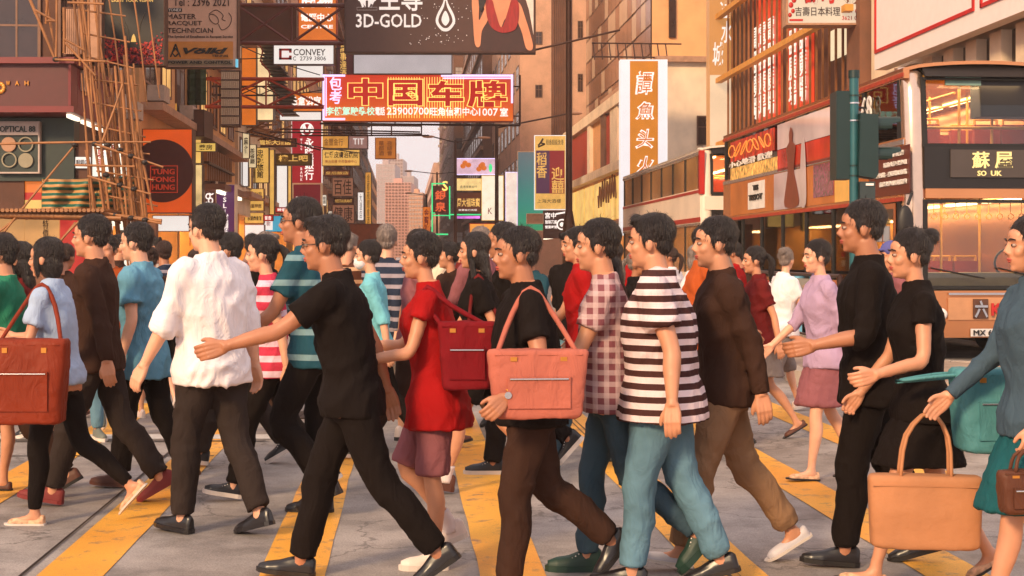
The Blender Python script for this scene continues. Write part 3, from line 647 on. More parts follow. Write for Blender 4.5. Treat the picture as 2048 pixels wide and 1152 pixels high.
for a in ((341, 114, 351, 88), (351, 88, 361, 114), (344, 106, 351, 96), (351, 96, 358, 106), (344, 106, 351, 113), (358, 106, 351, 113)):
    MB().tube(P(a[0], a[1], Y - .03), P(a[2], a[3], Y - .03), .018, n=4).build('logo', M_BLACKP, r)
m = MB()
pl = [P(x, y, Y - .012) for x, y in spline([(418, 28), (432, 20), (446, 30), (444, 38), (452, 42)], 5, False)]; m.path(pl, .009, 4)
pl = [P(x, y, Y - .012) for x, y in spline([(418, 32), (424, 28), (434, 34), (437, 44), (431, 48), (422, 42)], 5)]; m.path(pl + pl[:1], .009, 4)
pl = [P(x, y, Y - .012) for x, y in spline([(437, 48), (444, 60), (458, 52), (463, 36), (456, 24)], 5, False)]; m.path(pl, .009, 4)
m.build('player_drawing', M_INK, r)
sign('light_strip', 'blue-white lit edge strip beside the racquet repair sign', (471, 118, 475, 134), 35.8, lit('cyan_strip', (110, 200, 226), 1.0), th=.1, cat='light strip')
# dark billboard with red flowers
Y = 30.0
r = sign('billboard', 'dark billboard strewn with red blossoms beside the racquet repair sign', (206, -70, 328, 130), Y, paint('near_black_print', (30, 24, 20), rough=.45), M_STEEL, th=.3, bw=1.5, cat='billboard', texts=[('LIGHT YOUR VISION', (224, -3, 306, 4), M_GOLDL)])
M_RF = [paint('printed_red_petal', (170, 26, 34), rough=.6), paint('printed_orange_petal', (196, 54, 34), rough=.6), paint('printed_crimson_petal', (110, 18, 40), rough=.6)]
for k in range(3):
    m = MB()
    for i in range(190):
        px = random.uniform(208, 326); edge = 84 + 14 * math.cos((px - 208) / 118 * 2 * math.pi) * -1 + random.gauss(0, 6)
        edge = 100 - 32 * abs((px - 268) / 60) ** 1.2 + random.gauss(0, 5)
        py = random.uniform(edge, 128)
        q = P(px, min(py, 127), Y); rr = random.uniform(.012, .034); a0 = random.random() * 3; n = 5
        m.prism([q + Vector((rr * math.cos(a0 + j * 2 * math.pi / n), -.006 - .004 * k, rr * math.sin(a0 + j * 2 * math.pi / n))) for j in range(n)], (0, -.008, 0))
    tag(m.build('printed_blossom', M_RF[k], r), kind='stuff')
m = MB()
for a in ((246, 36, 256, 60), (256, 60, 258, 84), (290, 24, 280, 50), (280, 50, 277, 76), (222, 26, 250, 56)): m.tube(P(a[0], a[1], Y - .01), P(a[2], a[3], Y - .01), .008, n=4)
m.build('printed_branch', paint('printed_grey_line', (90, 80, 66)), r)
poly_f([(262, 84), (265, 72), (268, 68), (271, 74), (273, 84)], Y, M_GOLDL, r, 'printed_lamp')

# --- red bank sign, BCM sign
Y = 75.0
M_BANK = lit('bank_red_panel', (176, 26, 40), .8, var=.08)
r = sign('bank_sign', 'tall red vertical bank sign with round white emblem and WING LUNG BANK lettering', (584, 242, 643, 367), Y, M_BANK, M_WPAN, bw=.8, cat='bank sign',
    texts=[(vert('永隆銀行'), (609, 276, 628, 360), M_NEONW, dict(bold=.015)), (vert('WING LUNG'), (600.5, 277, 605, 331), M_NEONW, {}), (vert('BANK'), (600.5, 335, 605, 362), M_NEONW, {})])
m = MB(); c = P(614, 259, Y - .02); rr = 13.5 / F * Y
ring(m, c, rr * .82, rr, .03); m.build('logo', M_NEONW, r)
for a in ((604, 267, 608, 250), (608, 250, 614, 266), (614, 266, 620, 250), (620, 250, 624, 267)): MB().tube(P(a[0], a[1], Y - .03), P(a[2], a[3], Y - .03), .05, n=4).build('logo', M_NEONW, r)
sign('hanging_sign', 'dark red sign in a cream frame reading BCM below the bank sign', (587, 369, 641, 418), 74, lit('dark_red_panel', (128, 20, 36), .7), M_CREAM, bw=3, texts=[('BCM', (592, 393, 614, 403), M_NEONW, dict(bold=.02)), ('物流有限公司', (590, 406, 622, 412), M_NEONW, dict(bold=.02))])
sign('hanging_sign', 'yellow skin clinic sign with two rows of dark characters', (645, 300, 719, 331), 72, M_YEL, M_STEEL, bw=1, texts=[('仁愛皮膚治療院', (649, 303, 716, 316), M_INK, dict(bold=.015)), ('專治皮膚 中西醫療中心', (650, 320, 714, 326), M_REDI)])
sign('hanging_sign', 'faded gold sign just above the yellow skin clinic sign', (637, 272, 696, 296), 78, M_YEL2, M_STEEL, bw=1, texts=[('金豐金行', (648, 277, 686, 291), M_BRS)])
sign('hanging_sign', 'small pale lilac sign to the side of the faded gold sign', (698, 272, 735, 297), 84, paint('pale_lilac_board', (206, 172, 168)), M_STEEL, bw=1, texts=[('TIT', (706, 277, 728, 289), M_WPAN)])
sign('hanging_sign', 'long brown hotel sign in a dark frame under the bamboo heap', (508, 278, 591, 292), 64, M_BRS, M_STEEL, bw=1.6, texts=[('龍城大酒店', (518, 280, 582, 290), M_GOLDL, dict(bold=.02))])
sign('hanging_sign', 'olive upstairs bar sign with cream characters overlapping the bank sign', (552, 308, 622, 330), 66, paint('olive_board', (112, 88, 34)), M_STEEL, bw=1, texts=[('樓上吧', (557, 310, 616, 323), M_YEL, dict(bold=.02))])
sign('hanging_sign', 'vertical yellow guesthouse sign with four dark characters', (508, 296, 537, 365), 62, M_YEL, M_STEEL, bw=1, texts=[(vert('忠城旅館'), (514, 299, 527, 356), M_INK, dict(bold=.015))])
for i, (y0, y1, lb, tx) in enumerate(((378, 397, 'uppermost yellow board of the stack under the guesthouse sign', '財務公司'), (402, 421, 'middle yellow board of the stack under the guesthouse sign', '典當押店'), (426, 446, 'lowest yellow board of the stack, with bold dark characters', '永盛麻雀館'))):
    sign('hanging_sign', lb, (490, y0, 527, y1), 60, M_YEL, M_BRS, bw=1, texts=[(tx, (495, y0 + 6, 523, y1 - 5), M_BRS if i < 2 else M_INK, dict(bold=.02))], group='stacked yellow boards')
sign('hanging_sign', 'white lit board under the stack of yellow boards', (490, 450, 528, 482), 60, M_WPAN, M_BRS, bw=1)
sign('hanging_sign', 'sky blue and white sign next to the white lit board', (528, 432, 568, 463), 61, lit('sky_blue_panel', (74, 176, 206), .8), M_STEEL, bw=.6)
r = sign('hanging_sign', 'white half of the sky blue sign with pink print', (529, 434, 545, 460), 60.8, M_WPAN, None, th=.05, texts=[('新', (533, 440, 541, 452), M_REDI)])
r = sign('shop_sign', 'purple vertical jeweller sign reading TSL with white characters', (433, 370, 469, 471), 46, lit('jeweller_purple', (98, 48, 96), .7, var=.15), M_CREAM, th=.4, bw=1.5, cat='shop sign',
    texts=[(vert('TSL'), (445, 383, 454, 416), M_NEONW, dict(bold=.015)), ('|', (450, 419, 450.8, 426), M_NEONW), (vert('謝瑞麟'), (443, 428, 457, 464), M_NEONW, dict(bold=.015))])
r = sign('shop_sign', 'mauve sign with a white looping scroll logo beside the purple jeweller sign', (410, 360, 431, 471), 47, paint('mauve_board', (118, 74, 66)), M_CREAM, th=.3, bw=1, cat='shop sign')
m = MB()
for i in range(6):
    cx = 423 - (i % 2) * 6 - i * .9; cy = 384 + i * 8.5; m.path([P(cx + 4.2 * math.cos(a) , cy + 5 * math.sin(a), 46.95) for a in np.linspace(0, 6.28, 13)], .022, 5)
m.build('scroll_logo', M_NEONW, r)
# orange emblem sign
Y = 35.0
r = sign('shop_sign', 'square orange sign with a big dark disc and seal lettering TUNG FONG HUNG', (286, 259, 384, 425), Y, lit('orange_emblem_panel', (226, 84, 22), .8, var=.22, ns=1.2), M_STEEL, th=.35, bw=1.2, cat='shop sign')
q = P(325, 342, Y); rr = 63 / F * Y
MB().tube(q - Vector((0, .005, 0)), q - Vector((0, .035, 0)), rr, n=48).build('dark_disc', paint('dark_disc_paint', (86, 34, 24), rough=.45), r)
M_SEAL = lit('seal_red', (206, 60, 30), .6)
for i, tx in enumerate(('TUNG', 'FONG', 'HUNG')): text_f(tx, (305, 338 + i * 15.5, 350, 349 + i * 15.5), Y, M_SEAL, r, lift=.045, bold=.02)
for bx in ((300, 331, 355, 332.5), (300, 384, 355, 385.5), (300, 331, 301.5, 385), (353.5, 331, 355, 385)): fbox(MB(), bx, Y - .06, Y - .04).build('seal_border', M_SEAL, r)
r = sign('hanging_sign', 'plain amber square sign hanging alone against the pale sky', (751, 276, 791, 317), 62, lit('amber_square_panel', (206, 118, 40), .7, var=.2), M_BRS, bw=1)
text_f(vert('華都酒'), (757, 282, 768, 311), 62, M_BRS, r); text_f(vert('夜總會'), (774, 282, 785, 311), 62, M_BRS, r)
# mid-street brown cluster
for (rc, Y_, mm, tx, lb) in (((648, 340, 700, 352), 90, M_BRS, '皇后飯店', 'dim brown restaurant sign under the skin clinic sign'), ((665, 356, 706, 392), 92, M_PEACH, '百佳', 'dull peach sign with two faded characters in mid street'),
    ((668, 396, 707, 408), 88, M_DKBROWN, 'RESTAURANT', 'small dark strip sign reading RESTAURANT'), ((665, 410, 708, 446), 86, M_PEACH, '健康', 'faded peach sign above the arcade roof'), ((716, 385, 727, 440), 95, M_WPAN, vert('大酒店'), 'slim white vertical sign in front of the sandy facade'),
    ((731, 345, 742, 470), 110, M_YEL2, vert('金都夜總會酒樓'), 'slim faded gold vertical sign farthest along the left row'), ((690, 448, 768, 500), 70, M_BRS, '', 'brown overhead gantry board with small lights')):
    sign('hanging_sign', lb, rc, Y_, mm, M_STEEL, bw=.7, texts=[(tx, (rc[0] + 3, rc[1] + 3, rc[2] - 3, rc[3] - 3), M_INK if mm is not M_DKBROWN and mm is not M_BRS else M_YEL, {})] if tx else [])
# right-hand, far: green neon tall sign
Y = 118.0
r = sign('neon_sign', 'tall red sign outlined by green neon tube', (866, 372, 897, 427), Y, paint('deep_red_board', (120, 36, 26)), M_STEEL, cat='neon sign', bw=.5, texts=[('銀', (870, 381, 892, 400), lit('orange_red_neon', (236, 96, 50), 1.1), dict(bold=.02)), ('泉', (870, 404, 892, 423), lit('orange_red_neon', (236, 96, 50), 1.1), dict(bold=.02)), ('S', (884, 362, 896, 382), M_NEONY, dict(bold=.02, lift=.1))])
for bx in ((863, 366, 865.5, 470), (863, 366, 890, 368.5), (898, 372, 900.5, 438), (863, 430, 900, 432), (863, 467, 896, 470), (863, 425, 870, 427), (900, 428, 962, 430.5)): fbox(MB(), bx, Y - .2, Y - .1).build('neon_tube', M_NEONG, r)
sign('neon_sign', 'narrow column of orange lit boards left of the green neon sign', (846, 414, 860, 466), 122, M_ORL, M_STEEL, cat='neon sign', bw=.5, texts=[(vert('金寶城'), (848, 418, 858, 462), M_REDI, dict(bold=.02))])
r = sign('billboard', 'bright lilac-edged billboard with golden flowers over the gold shopfront', (911, 318, 992, 348), 112, lit('pale_lilac_screen', (232, 190, 208), .95, var=.3, ns=1.3), M_NEONL, cat='billboard', bw=1.6)
for (x, y) in ((930, 326), (937, 330), (926, 332), (962, 332), (968, 336), (958, 338), (965, 329)): q = P(x, y, 111.9); MB().ball(q, .22, .04, .2, 10, 6).build('printed_flower', M_ORL, r)
q = P(981, 336, 111.9); MB().ball(q, .14, .05, .34, 10, 6).build('printed_bottle', M_NEONG, r)
sign('billboard', 'pale gold board with scalloped top between the lilac billboard and the brown shop board', (911, 358, 962, 380), 111, lit('pale_gold_panel', (250, 214, 140), 1.0, var=.2), M_GOLDL, cat='billboard', bw=1, texts=[('香港珠寶金行', (920, 371, 954, 376), M_INK, {})])
sign('shop_sign', 'brown board with a row of golden characters and small white line of print', (911, 385, 962, 425), 110, paint('brown_shop_board', (120, 62, 36)), M_STEEL, cat='shop sign', bw=.6, texts=[('周大福珠寶', (914, 396, 960, 414), M_GOLDL, dict(bold=.02)), ('珠寶金行有限', (917, 418, 954, 422), M_NEONW, {})])
sign('light_strip', 'magenta lamp strip under the brown shop board', (913, 432, 960, 437), 110, lit('magenta_strip', (226, 120, 226), 1.1, var=.5, ns=2), cat='light strip')
sign('billboard', 'tall glowing white poster to the side of the brown shop board', (964, 352, 1006, 440), 109, lit('white_poster', (252, 236, 208), 1.1, var=.18, ns=1.6), M_GOLDL, cat='billboard', bw=1, texts=[('K', (976, 416, 984, 428), M_REDI, {})])
sign('shop_sign', 'oval amber glowing shop sign low at the street end', (940, 448, 992, 470), 105, lit('amber_oval', (250, 160, 60), 1.1, var=.3, ns=1.2), M_REDI, cat='shop sign', bw=2)
sign('billboard', 'tall white lit panel beside the teal banner', (1012, 345, 1034, 455), 100, lit('white_pink_panel', (250, 226, 210), 1.0, var=.15), M_NEONL, cat='billboard', bw=1)
# teal banner: a printed colour blend
def blend_mat(key, stops, hgt, emit):
    m = bpy.data.materials.new(key); m.use_nodes = True; n = m.node_tree.nodes; l = m.node_tree.links; b = n['Principled BSDF']; tc = n.new('ShaderNodeTexCoord'); sx = n.new('ShaderNodeSeparateXYZ'); l.new(tc.outputs['Object'], sx.inputs[0])
    mr = n.new('ShaderNodeMapRange'); mr.inputs['From Max'].default_value = hgt; l.new(sx.outputs['Z'], mr.inputs[0]); cr = n.new('ShaderNodeValToRGB'); l.new(mr.outputs[0], cr.inputs[0])
    e = cr.color_ramp.elements; e[0].color = (*C(*stops[0]), 1); e[1].color = (*C(*stops[-1]), 1)
    for i, s in enumerate(stops[1:-1]): x = e.new((i + 1) / (len(stops) - 1)); x.color = (*C(*s), 1)
    l.new(cr.outputs[0], b.inputs['Base Color']); l.new(cr.outputs[0], b.inputs['Emission Color']); b.inputs['Emission Strength'].default_value = emit; return m
sign('banner', 'tall teal banner fading to green behind the purple and red restaurant sign', (1036, 304, 1092, 461), 98, blend_mat('teal_banner_print', [(44, 170, 120), (40, 150, 140), (64, 120, 130), (78, 100, 116)], 5.4, .45), M_CREAM, cat='banner', bw=.8, th=.2)
# restaurant sign
Y = 84.0
r = sign('shop_sign', 'vertical restaurant sign, half purple half red between yellow ends', (1070, 272, 1131, 418), Y, M_YEL, M_WPAN, th=.5, bw=1.6, cat='shop sign',
    texts=[('稻香超級漁港', (1092, 279, 1127, 290), M_INK, dict(lift=.02)), ('上海大酒樓', (1074, 398, 1122, 406), M_INK, {})])
fbox(MB(), (1072, 301, 1099, 387), Y - .03, Y - .001).build('purple_half', lit('purple_half_panel', (92, 44, 78), .7), r); fbox(MB(), (1099, 301, 1129, 387), Y - .03, Y - .001).build('red_half', lit('red_half_panel', (156, 26, 30), .7), r)
text_f(vert('稻香'), (1073, 305, 1094, 356), Y, M_YEL, r, lift=.04, bold=.015); text_f(vert('迎囍'), (1103, 334, 1128, 386), Y, M_YEL, r, lift=.04, bold=.015)
m = MB(); m.path([P(x, y, Y - .04) for x, y in ((1076, 291), (1080, 287), (1086, 277), (1082, 286), (1090, 288), (1076, 294))], .05, 5); m.build('logo', M_INK, r)
r = sign('shop_sign', 'dark square shop sign with white coffee cup emblem under the restaurant sign', (1087, 422, 1134, 476), 82, M_MAROON, M_BRS, cat='shop sign', bw=1, texts=[('宮中', (1090, 425, 1112, 437), M_NEONW, dict(bold=.02)), ('珈琲茶座', (1090, 440, 1114, 448), M_NEONW, dict(bold=.02)), ('營業時間', (1090, 451, 1114, 457), M_NEONW, dict(bold=.02))])
m = MB(); ring(m, P(1124, 449, 81.9), .24, .32, .05); ring(m, P(1124, 449, 81.9), .0, .13, .05); m.tube(P(1112, 428, 81.9), P(1134, 424, 81.9), .05, n=5); m.build('cup_logo', M_NEONW, r)
sign('awning', 'cream box awning between the teal banner and the coffee cup sign', (1054, 428, 1086, 446), 81.5, M_SLAB, M_CREAM, cat='awning', bw=1, th=1.5)
# fish head restaurant sign
Y = 59.0
r = sign('shop_sign', 'tall glowing white sign with orange band and three brush characters', (1241, 120, 1334, 470), Y, lit('white_tower_sign', (250, 242, 242), 1.0, var=.03), M_WPAN, th=.6, bw=1, cat='shop sign')
fbox(MB(), (1260, 122, 1316, 468), Y - .06, Y - .002).build('orange_band', lit('orange_band_panel', (228, 136, 34), .85, var=.12, ns=1.2), r)
for ch, y0, y1 in (('譚', 142, 190), ('魚', 203, 240), ('头', 258, 298), ('火', 312, 350)):
    text_f(ch, (1270, y0, 1308, y1), Y, M_NEONW, r, lift=.07, bold=.03, shear=.15); text_f(ch, (1274, y0 + 3, 1304, y1 - 3), Y, M_ORL, r, lift=.1, shear=.15)
# ochre pillar sign
Y = 47.8
r = sign('pillar_sign', 'broad ochre pillar sign with pale brush characters beside the bronze fins', (1419, -80, 1466, 420), Y, lit('ochre_pillar_panel', (222, 152, 84), .75, var=.12, ns=.8), None, th=.8, cat='pillar sign')
for tx, rc in (('漢', (1440, -10, 1462, 36)), ('水', (1442, 42, 1463, 86)), ('城', (1425, 84, 1447, 132))): text_f(tx, rc, Y, M_WPAN, r, bold=.01, shear=.1)
fbox(MB(), (1420, 150, 1465, 300), Y - .03, Y - .002).build('pale_panel', lit('pale_warm_panel', (238, 206, 170), .85, var=.14, ns=.8), r)
# japanese restaurant sign
Y = 34.0
r = sign('shop_sign', 'cream sushi restaurant sign with red flourish and phone numbers', (1576, -70, 1732, 46), Y, lit('cream_sign_panel', (240, 216, 186), .8, var=.06), M_SLAB, th=.5, bw=4, cat='shop sign',
    texts=[('壽司', (1608, -40, 1668, 8), M_REDI, dict(bold=.03)), ('吉壽日本料理', (1590, 14, 1680, 32), M_INK), ('3621 0901', (1684, 18, 1730, 26), M_REDI), ('3621 0902', (1684, 32, 1730, 40), M_REDI), ('專業', (1686, -30, 1724, 8), M_BRS, dict(bold=.03))])
for (x, y, s) in ((1582, 10, 5), (1586, 22, 4), (1580, 30, 4), (1588, 0, 5), (1581, -8, 6)): q = P(x, y, Y - .01); MB().ball(q, s / F * Y, .02, s * 1.2 / F * Y, 8, 5).build('printed_petal', M_REDI, r)
fbox(MB(), (1579, 38, 1606, 42), Y - .02, Y - .002).build('printed_bar', M_REDI, r)
# ================================================================ left-hand shopfronts and bamboo
M_WAH = paint('wine_red_fascia', (116, 30, 32), rough=.45, var=.12, ns=2); M_WAH2 = paint('dark_wine_fascia', (84, 24, 24), rough=.5, var=.12)
Y = 27.5
xr = P(140, 0, Y).x; zb = P(0, 213, Y).z; zt = P(0, 128, Y).z
root = thing('fascia_sign', 'wine red boxed shop fascia with gold flower emblem and letters W A H', 'fascia sign', P(100, 213, Y))
t1 = T_of(Vector((xr, Y, 0)))
MB().hexa([(xr - 6, Y, zb), (xr, Y, zb), tuple(W(32.3, t1, zb)), (xr - 6, 32.3, zb), (xr - 6, Y, zt), (xr, Y, zt), tuple(W(32.3, t1, zt)), (xr - 6, 32.3, zt)]).build('fascia_box', M_WAH2, root)
def sidebar(z0, z1, m, nm, o=.06):
    MB().hexa([(xr - 6, Y - o, z0), (xr + o, Y - o, z0), tuple(W(32.3, t1 + o, z0)), (xr - 6, 32.3, z0), (xr - 6, Y - o, z1), (xr + o, Y - o, z1), tuple(W(32.3, t1 + o, z1)), (xr - 6, 32.3, z1)]).build(nm, m, root)
sidebar(zt, zt + .12, M_WAH, 'cornice', .12); sidebar(zb - .12, zb, M_WAH, 'cornice', .1)
for i in range(7): MB().sbox(28.0 + i * .6, 28.57 + i * .6, t1 - .02, t1 + .03, zb + .01, zt - .01).build('side_panel', M_WAH, root)
M_GOLDP = paint('gold_leaf_paint', (196, 130, 52), rough=.35, metal=.4)
for ch, x in (('W', 17), ('A', 35), ('H', 54)): text_f(ch, (x - 4, 162, x + 4, 171), Y, M_GOLDP, root, bold=.02, lift=.01)
q = P(0, 176, Y)
for k in range(12):
    a = k * math.pi / 6; MB().ball(q + Vector((.08 * math.cos(a), -.02, .08 * math.sin(a))), .045, .015, .045, 6, 4).build('emblem_petal', M_GOLDP, root)
for (sa, sb) in ((28.2, 29.0), (29.4, 31.6)):
    tag(MB().sbox(sa, sb, t1 - .10, t1 - .02, zb - .20, zb - .13).build('soffit_light', lit('soffit_tube_light', (255, 236, 206), 2.2), root))
# dark green shop front with the optical sign
Y = 28.2
root = thing('shopfront', 'dark green optician shopfront beneath the wine red fascia', 'shopfront', P(60, 420, Y))
fbox(MB(), (-400, 236, 148, 362), Y, Y + .35).build('green_wall', M_TEALW, root); fbox(MB(), (-400, 362, 48, 420), Y + .05, Y + .35).build('dark_panel', M_DKBROWN, root)
fbox(MB(), (148, 285, 182, 362), Y + .1, Y + .35).build('brown_panel', M_DKBROWN, root)
fbox(MB(), (151, 314, 179, 336), Y + .02, Y + .1).build('small_plate', M_WPAN, root); text_f('眼鏡店', (153, 319, 177, 332), Y + .02, M_INK, root)
fbox(MB(), (184, 288, 250, 352), Y + .2, Y + .35).build('lit_poster', M_WLIT, root); text_f(vert('驗眼'), (196, 296, 208, 336), Y + .2, M_REDI, root); text_f(vert('配鏡'), (222, 290, 234, 330), Y + .2, M_REDI, root)
fbox(MB(), (48, 363, 82, 385), Y + .1, Y + .3).build('orange_panel', M_ORL, root); fbox(MB(), (48, 385, 82, 400), Y + .1, Y + .3).build('red_panel', lit('deep_red_light', (200, 30, 20), .8), root); fbox(MB(), (48, 400, 82, 418), Y + .1, Y + .3).build('gold_panel', M_GOLDL, root)
r = sign('shop_sign', 'white framed optician sign OPTICAL 88 with four rings on dark green', (-2, 246, 77, 344), 28.1, M_TEALW, paint('sign_grey_white', (190, 170, 160), rough=.5), th=.08, bw=3, cat='shop sign')
fbox(MB(), (-2, 246, 77, 270), 28.05, 28.095).build('title_plate', paint('sign_grey_white', (190, 170, 160)), r); text_f('OPTICAL 88', (0, 252, 71, 264), 28.05, M_TEALW, r, bold=.01)
M_DIM = paint('dim_green_white', (150, 140, 116)); 
m = MB(); ring(m, P(52, 289, 28.09), .125, .15, .03); ring(m, P(19, 320, 28.09), .125, .15, .03); m.build('ring_logo', M_DIM, r)
m = MB(); ring(m, P(52, 321, 28.09), 0, .145, .03); m.build('disc_logo', M_DIM, r)
m = MB(); ring(m, P(18, 289, 28.09), 0, .145, .03); m.build('disc_logo', paint('dim_orange_white', (176, 130, 100)), r)
# lit interiors under the row: bays with back walls, ceilings, lamps, counters
M_INTW = paint('shop_interior_wall', (226, 166, 96), rough=.6, var=.2, ns=2); M_FLOOR = paint('shop_floor', (160, 110, 70), rough=.35)
M_SHOPL = lit('shop_ceiling_light', (255, 206, 136), 18.0, var=.05); M_RED = paint('red_shutter', (170, 30, 24), rough=.5, var=.2)
M_GOODS = [paint('goods_%s' % n, c, rough=.5, var=.3) for n, c in (('red', (190, 50, 34)), ('cream', (236, 210, 160)), ('amber', (220, 140, 50)), ('dark', (50, 34, 28)), ('white', (236, 230, 222)))]
def shop_bay(lb, s0, s1, t, h=3.0, dep=3.0, wallm=None, lamp=True, seed=0, side=-1):
    rng = random.Random(seed); root = thing('lit_shop', lb, 'shop', W((s0 + s1) / 2, t, 0)); wm = wallm or M_INTW
    ta, tb = (t - dep, t) if side < 0 else (t, t + dep)
    tbk = ta if side < 0 else tb
    MB().sbox(s0, s1, min(tbk, tbk + .1 * side), max(tbk, tbk + .1 * side), .13, h).build('back_wall', wm, root)
    MB().sbox(s0, s0 + .08, ta, tb, .13, h).build('side_wall', wm, root); MB().sbox(s1 - .08, s1, ta, tb, .13, h).build('side_wall', wm, root)
    MB().sbox(s0, s1, ta, tb, .13, .17).build('shop_floor', M_FLOOR, root); MB().sbox(s0, s1, ta, tb, h, h + .1).build('shop_ceiling', M_CREAM, root)
    n = max(1, int((s1 - s0) / 1.6))
    for i in range(n):
        sc = s0 + (s1 - s0) * (i + .5) / n; MB().sbox(sc - .5, sc + .5, (ta + tb) / 2 - .5, (ta + tb) / 2 + .7, h - .06, h - .02).build('ceiling_lamp', M_SHOPL, root)
    for i in range(int((s1 - s0) / .7)):
        sc = s0 + .35 + i * .7; cc = tbk - side * .35
        for z in (.5, 1.0, 1.5, 2.0):
            MB().sbox(sc - .3, sc + .3, min(cc, cc + .25), max(cc, cc + .25), z, z + .03).build('shelf', M_CREAM, root)
            if rng.random() < .9: MB().sbox(sc - rng.uniform(.1, .28), sc + rng.uniform(.1, .28), min(cc, cc + .2), max(cc, cc + .2), z + .03, z + rng.uniform(.2, .42)).build('goods', rng.choice(M_GOODS), root)
    return root
shop_bay('brightly lit cream goods shop behind the foot of the scaffolding', 36.2, 42, TL - .1, 2.9, 4, seed=1)
shop_bay('amber lit shop under the purple jeweller sign', 42.3, 49, TL - .1, 3.0, 4, seed=2)
shop_bay('golden lit shop beyond the purple jeweller sign', 49.3, 56, TL - .1, 3.2, 4, seed=3)
shop_bay('warm lit shop under the stack of yellow boards', 56.4, 66, TL, 3.2, 4, seed=4)
shop_bay('warm lit shop below the red bank sign', 66.4, 79, TL, 3.2, 4, seed=5)
shop_bay('small glowing shop at mid street on the left-hand pavement', 82, 100, TL + .1, 3.2, 4, seed=6)
# frontal corner shop bays under the platform
root = thing('lit_shop', 'corner shop with cream and red panels glowing beneath the scaffold platform', 'shop', P(120, 600, 28.6))
fbox(MB(), (-400, 430, 48, 500), 28.9, 29.1).build('cream_panel', lit('cream_glow_panel', (222, 160, 92), .7, var=.15), root); fbox(MB(), (49, 432, 118, 500), 28.9, 29.1).build('cream_panel', lit('cream_glow_panel', (222, 160, 92), .7), root)
fbox(MB(), (120, 432, 178, 560), 28.9, 29.1).build('red_panel', lit('deep_red_light', (200, 30, 20), .8), root); text_f(vert('特價'), (86, 440, 97, 476), 28.9, M_INK, root)
fbox(MB(), (-400, 500, 118, 700), 28.9, 29.1).build('lower_wall', M_BROWN, root)
fbox(MB(), (180, 432, 196, 640), 28.7, 28.9).build('white_post', M_WLIT, root)
fbox(MB(), (200, 440, 262, 540), 29.2, 29.3).build('lit_display', M_WLIT, root); fbox(MB(), (262, 445, 312, 650), 28.8, 29.0).build('brown_shutter', M_BROWN, root)
fbox(MB(), (196, 540, 262, 700), 29.2, 29.3).build('display_base', M_GOODS[2], root)
for i in range(5): fbox(MB(), (202 + i * 12, 452 + (i % 2) * 8, 210 + i * 12, 520), 29.0, 29.15).build('goods', M_GOODS[i % 5], root)
r = sign('shop_sign', 'blank white lit shop sign below the orange emblem sign', (306, 432, 378, 462), 35.5, M_WPAN, M_BRS, th=.3, bw=1, cat='shop sign')
ln = thing('lantern', 'round red paper lantern beside the blank white sign', 'lantern', P(380, 455, 36))
q = P(380, 444, 36); MB().ball(q, .16, .16, .16, 14, 10).build('lantern_shade', lit('lantern_glow', (210, 80, 30), .9, var=.2), ln); MB().tube(q - Vector((0, 0, .16)), q - Vector((0, 0, .6)), .012).build('tassel', M_REDI, ln); MB().tube(q + Vector((0, 0, .15)), q + Vector((0, 0, .4)), .008).build('cord', M_STEEL, ln)
# mixed fronts above the shops: panels seen between truss and emblem sign
def frontpanel(name, lb, rc, Y, m, cat='panel', th=.3, frame=M_STEEL, bw=.8, **k): return sign(name, lb, rc, Y, m, frame, th=th, bw=bw, cat=cat, **k)
frontpanel('wall_panel', 'yellow lit wall panel just right of the scaffolding top', (306, 139, 324, 205), 40, M_YEL)
frontpanel('wall_panel', 'peach angled hoarding panel behind the scaffolding poles', (268, 165, 304, 224), 39.5, M_PEACH)
frontpanel('wall_panel', 'ochre lit window panel under the truss', (326, 170, 354, 254), 41, M_YEL2)
frontpanel('wall_panel', 'dull gold panel above the orange emblem sign', (280, 222, 325, 256), 40.5, M_YEL)
net = thing('safety_net', 'dark green scaffold safety netting behind the red truss', 'netting', P(380, 230, 43))
M_NET = paint('green_netting', (52, 66, 34), rough=.9, var=.35, ns=6, bump=.4, bs=40, stretch=(6, 1, 1))
m = MB()
for i in range(16):
    for j in range(8):
        x0 = 326 + i * 5.4; y0 = 138 + j * 9
        def pt(a, b): return P(x0 + a * 5.4, y0 + b * 9, 43.2 + .12 * math.sin((i + a) * 1.7) + .05 * math.sin((j + b) * 2.1))
        m.quad(pt(0, 1), pt(1, 1), pt(1, 0), pt(0, 0))
m.build('net_sheet', M_NET, net)
frontpanel('balcony', 'dark brown enclosed balcony above the slatted canopy', (350, 220, 408, 272), 41.5, M_DKBROWN, 'balcony', th=1.2)
# slatted balcony
root = thing('slatted_balcony', 'brass slatted balcony front sloping along the wall beside the orange emblem sign', 'balcony', PT(425, 300, TL))
s0 = S_of(PT(398, 300, TL + .1)); s1 = S_of(PT(452, 300, TL + .1))
for i in range(15):
    s = s0 + (s1 - s0) * i / 15; MB().sbox(s, s + .12, TL + .1, TL + .35, 3.9 + .02 * i, 5.0).build('slat', M_FIN, root)
MB().sbox(s0, s1, TL - .1, TL + .1, 3.85, 5.1).build('back_panel', M_DKBROWN, root); MB().sbox(s0 - .05, s1, TL + .05, TL + .42, 4.42, 4.5).build('rail', M_STEEL, root)
MB().sbox(s0, s1, TL + .1, TL + .9, 3.62, 3.8).build('soffit', M_BROWN, root); MB().sbox(s0 + .2, s1 - .5, TL + .6, TL + .72, 3.52, 3.62).build('tube_light', lit('canopy_tube_light', (255, 244, 214), 2.0), root)
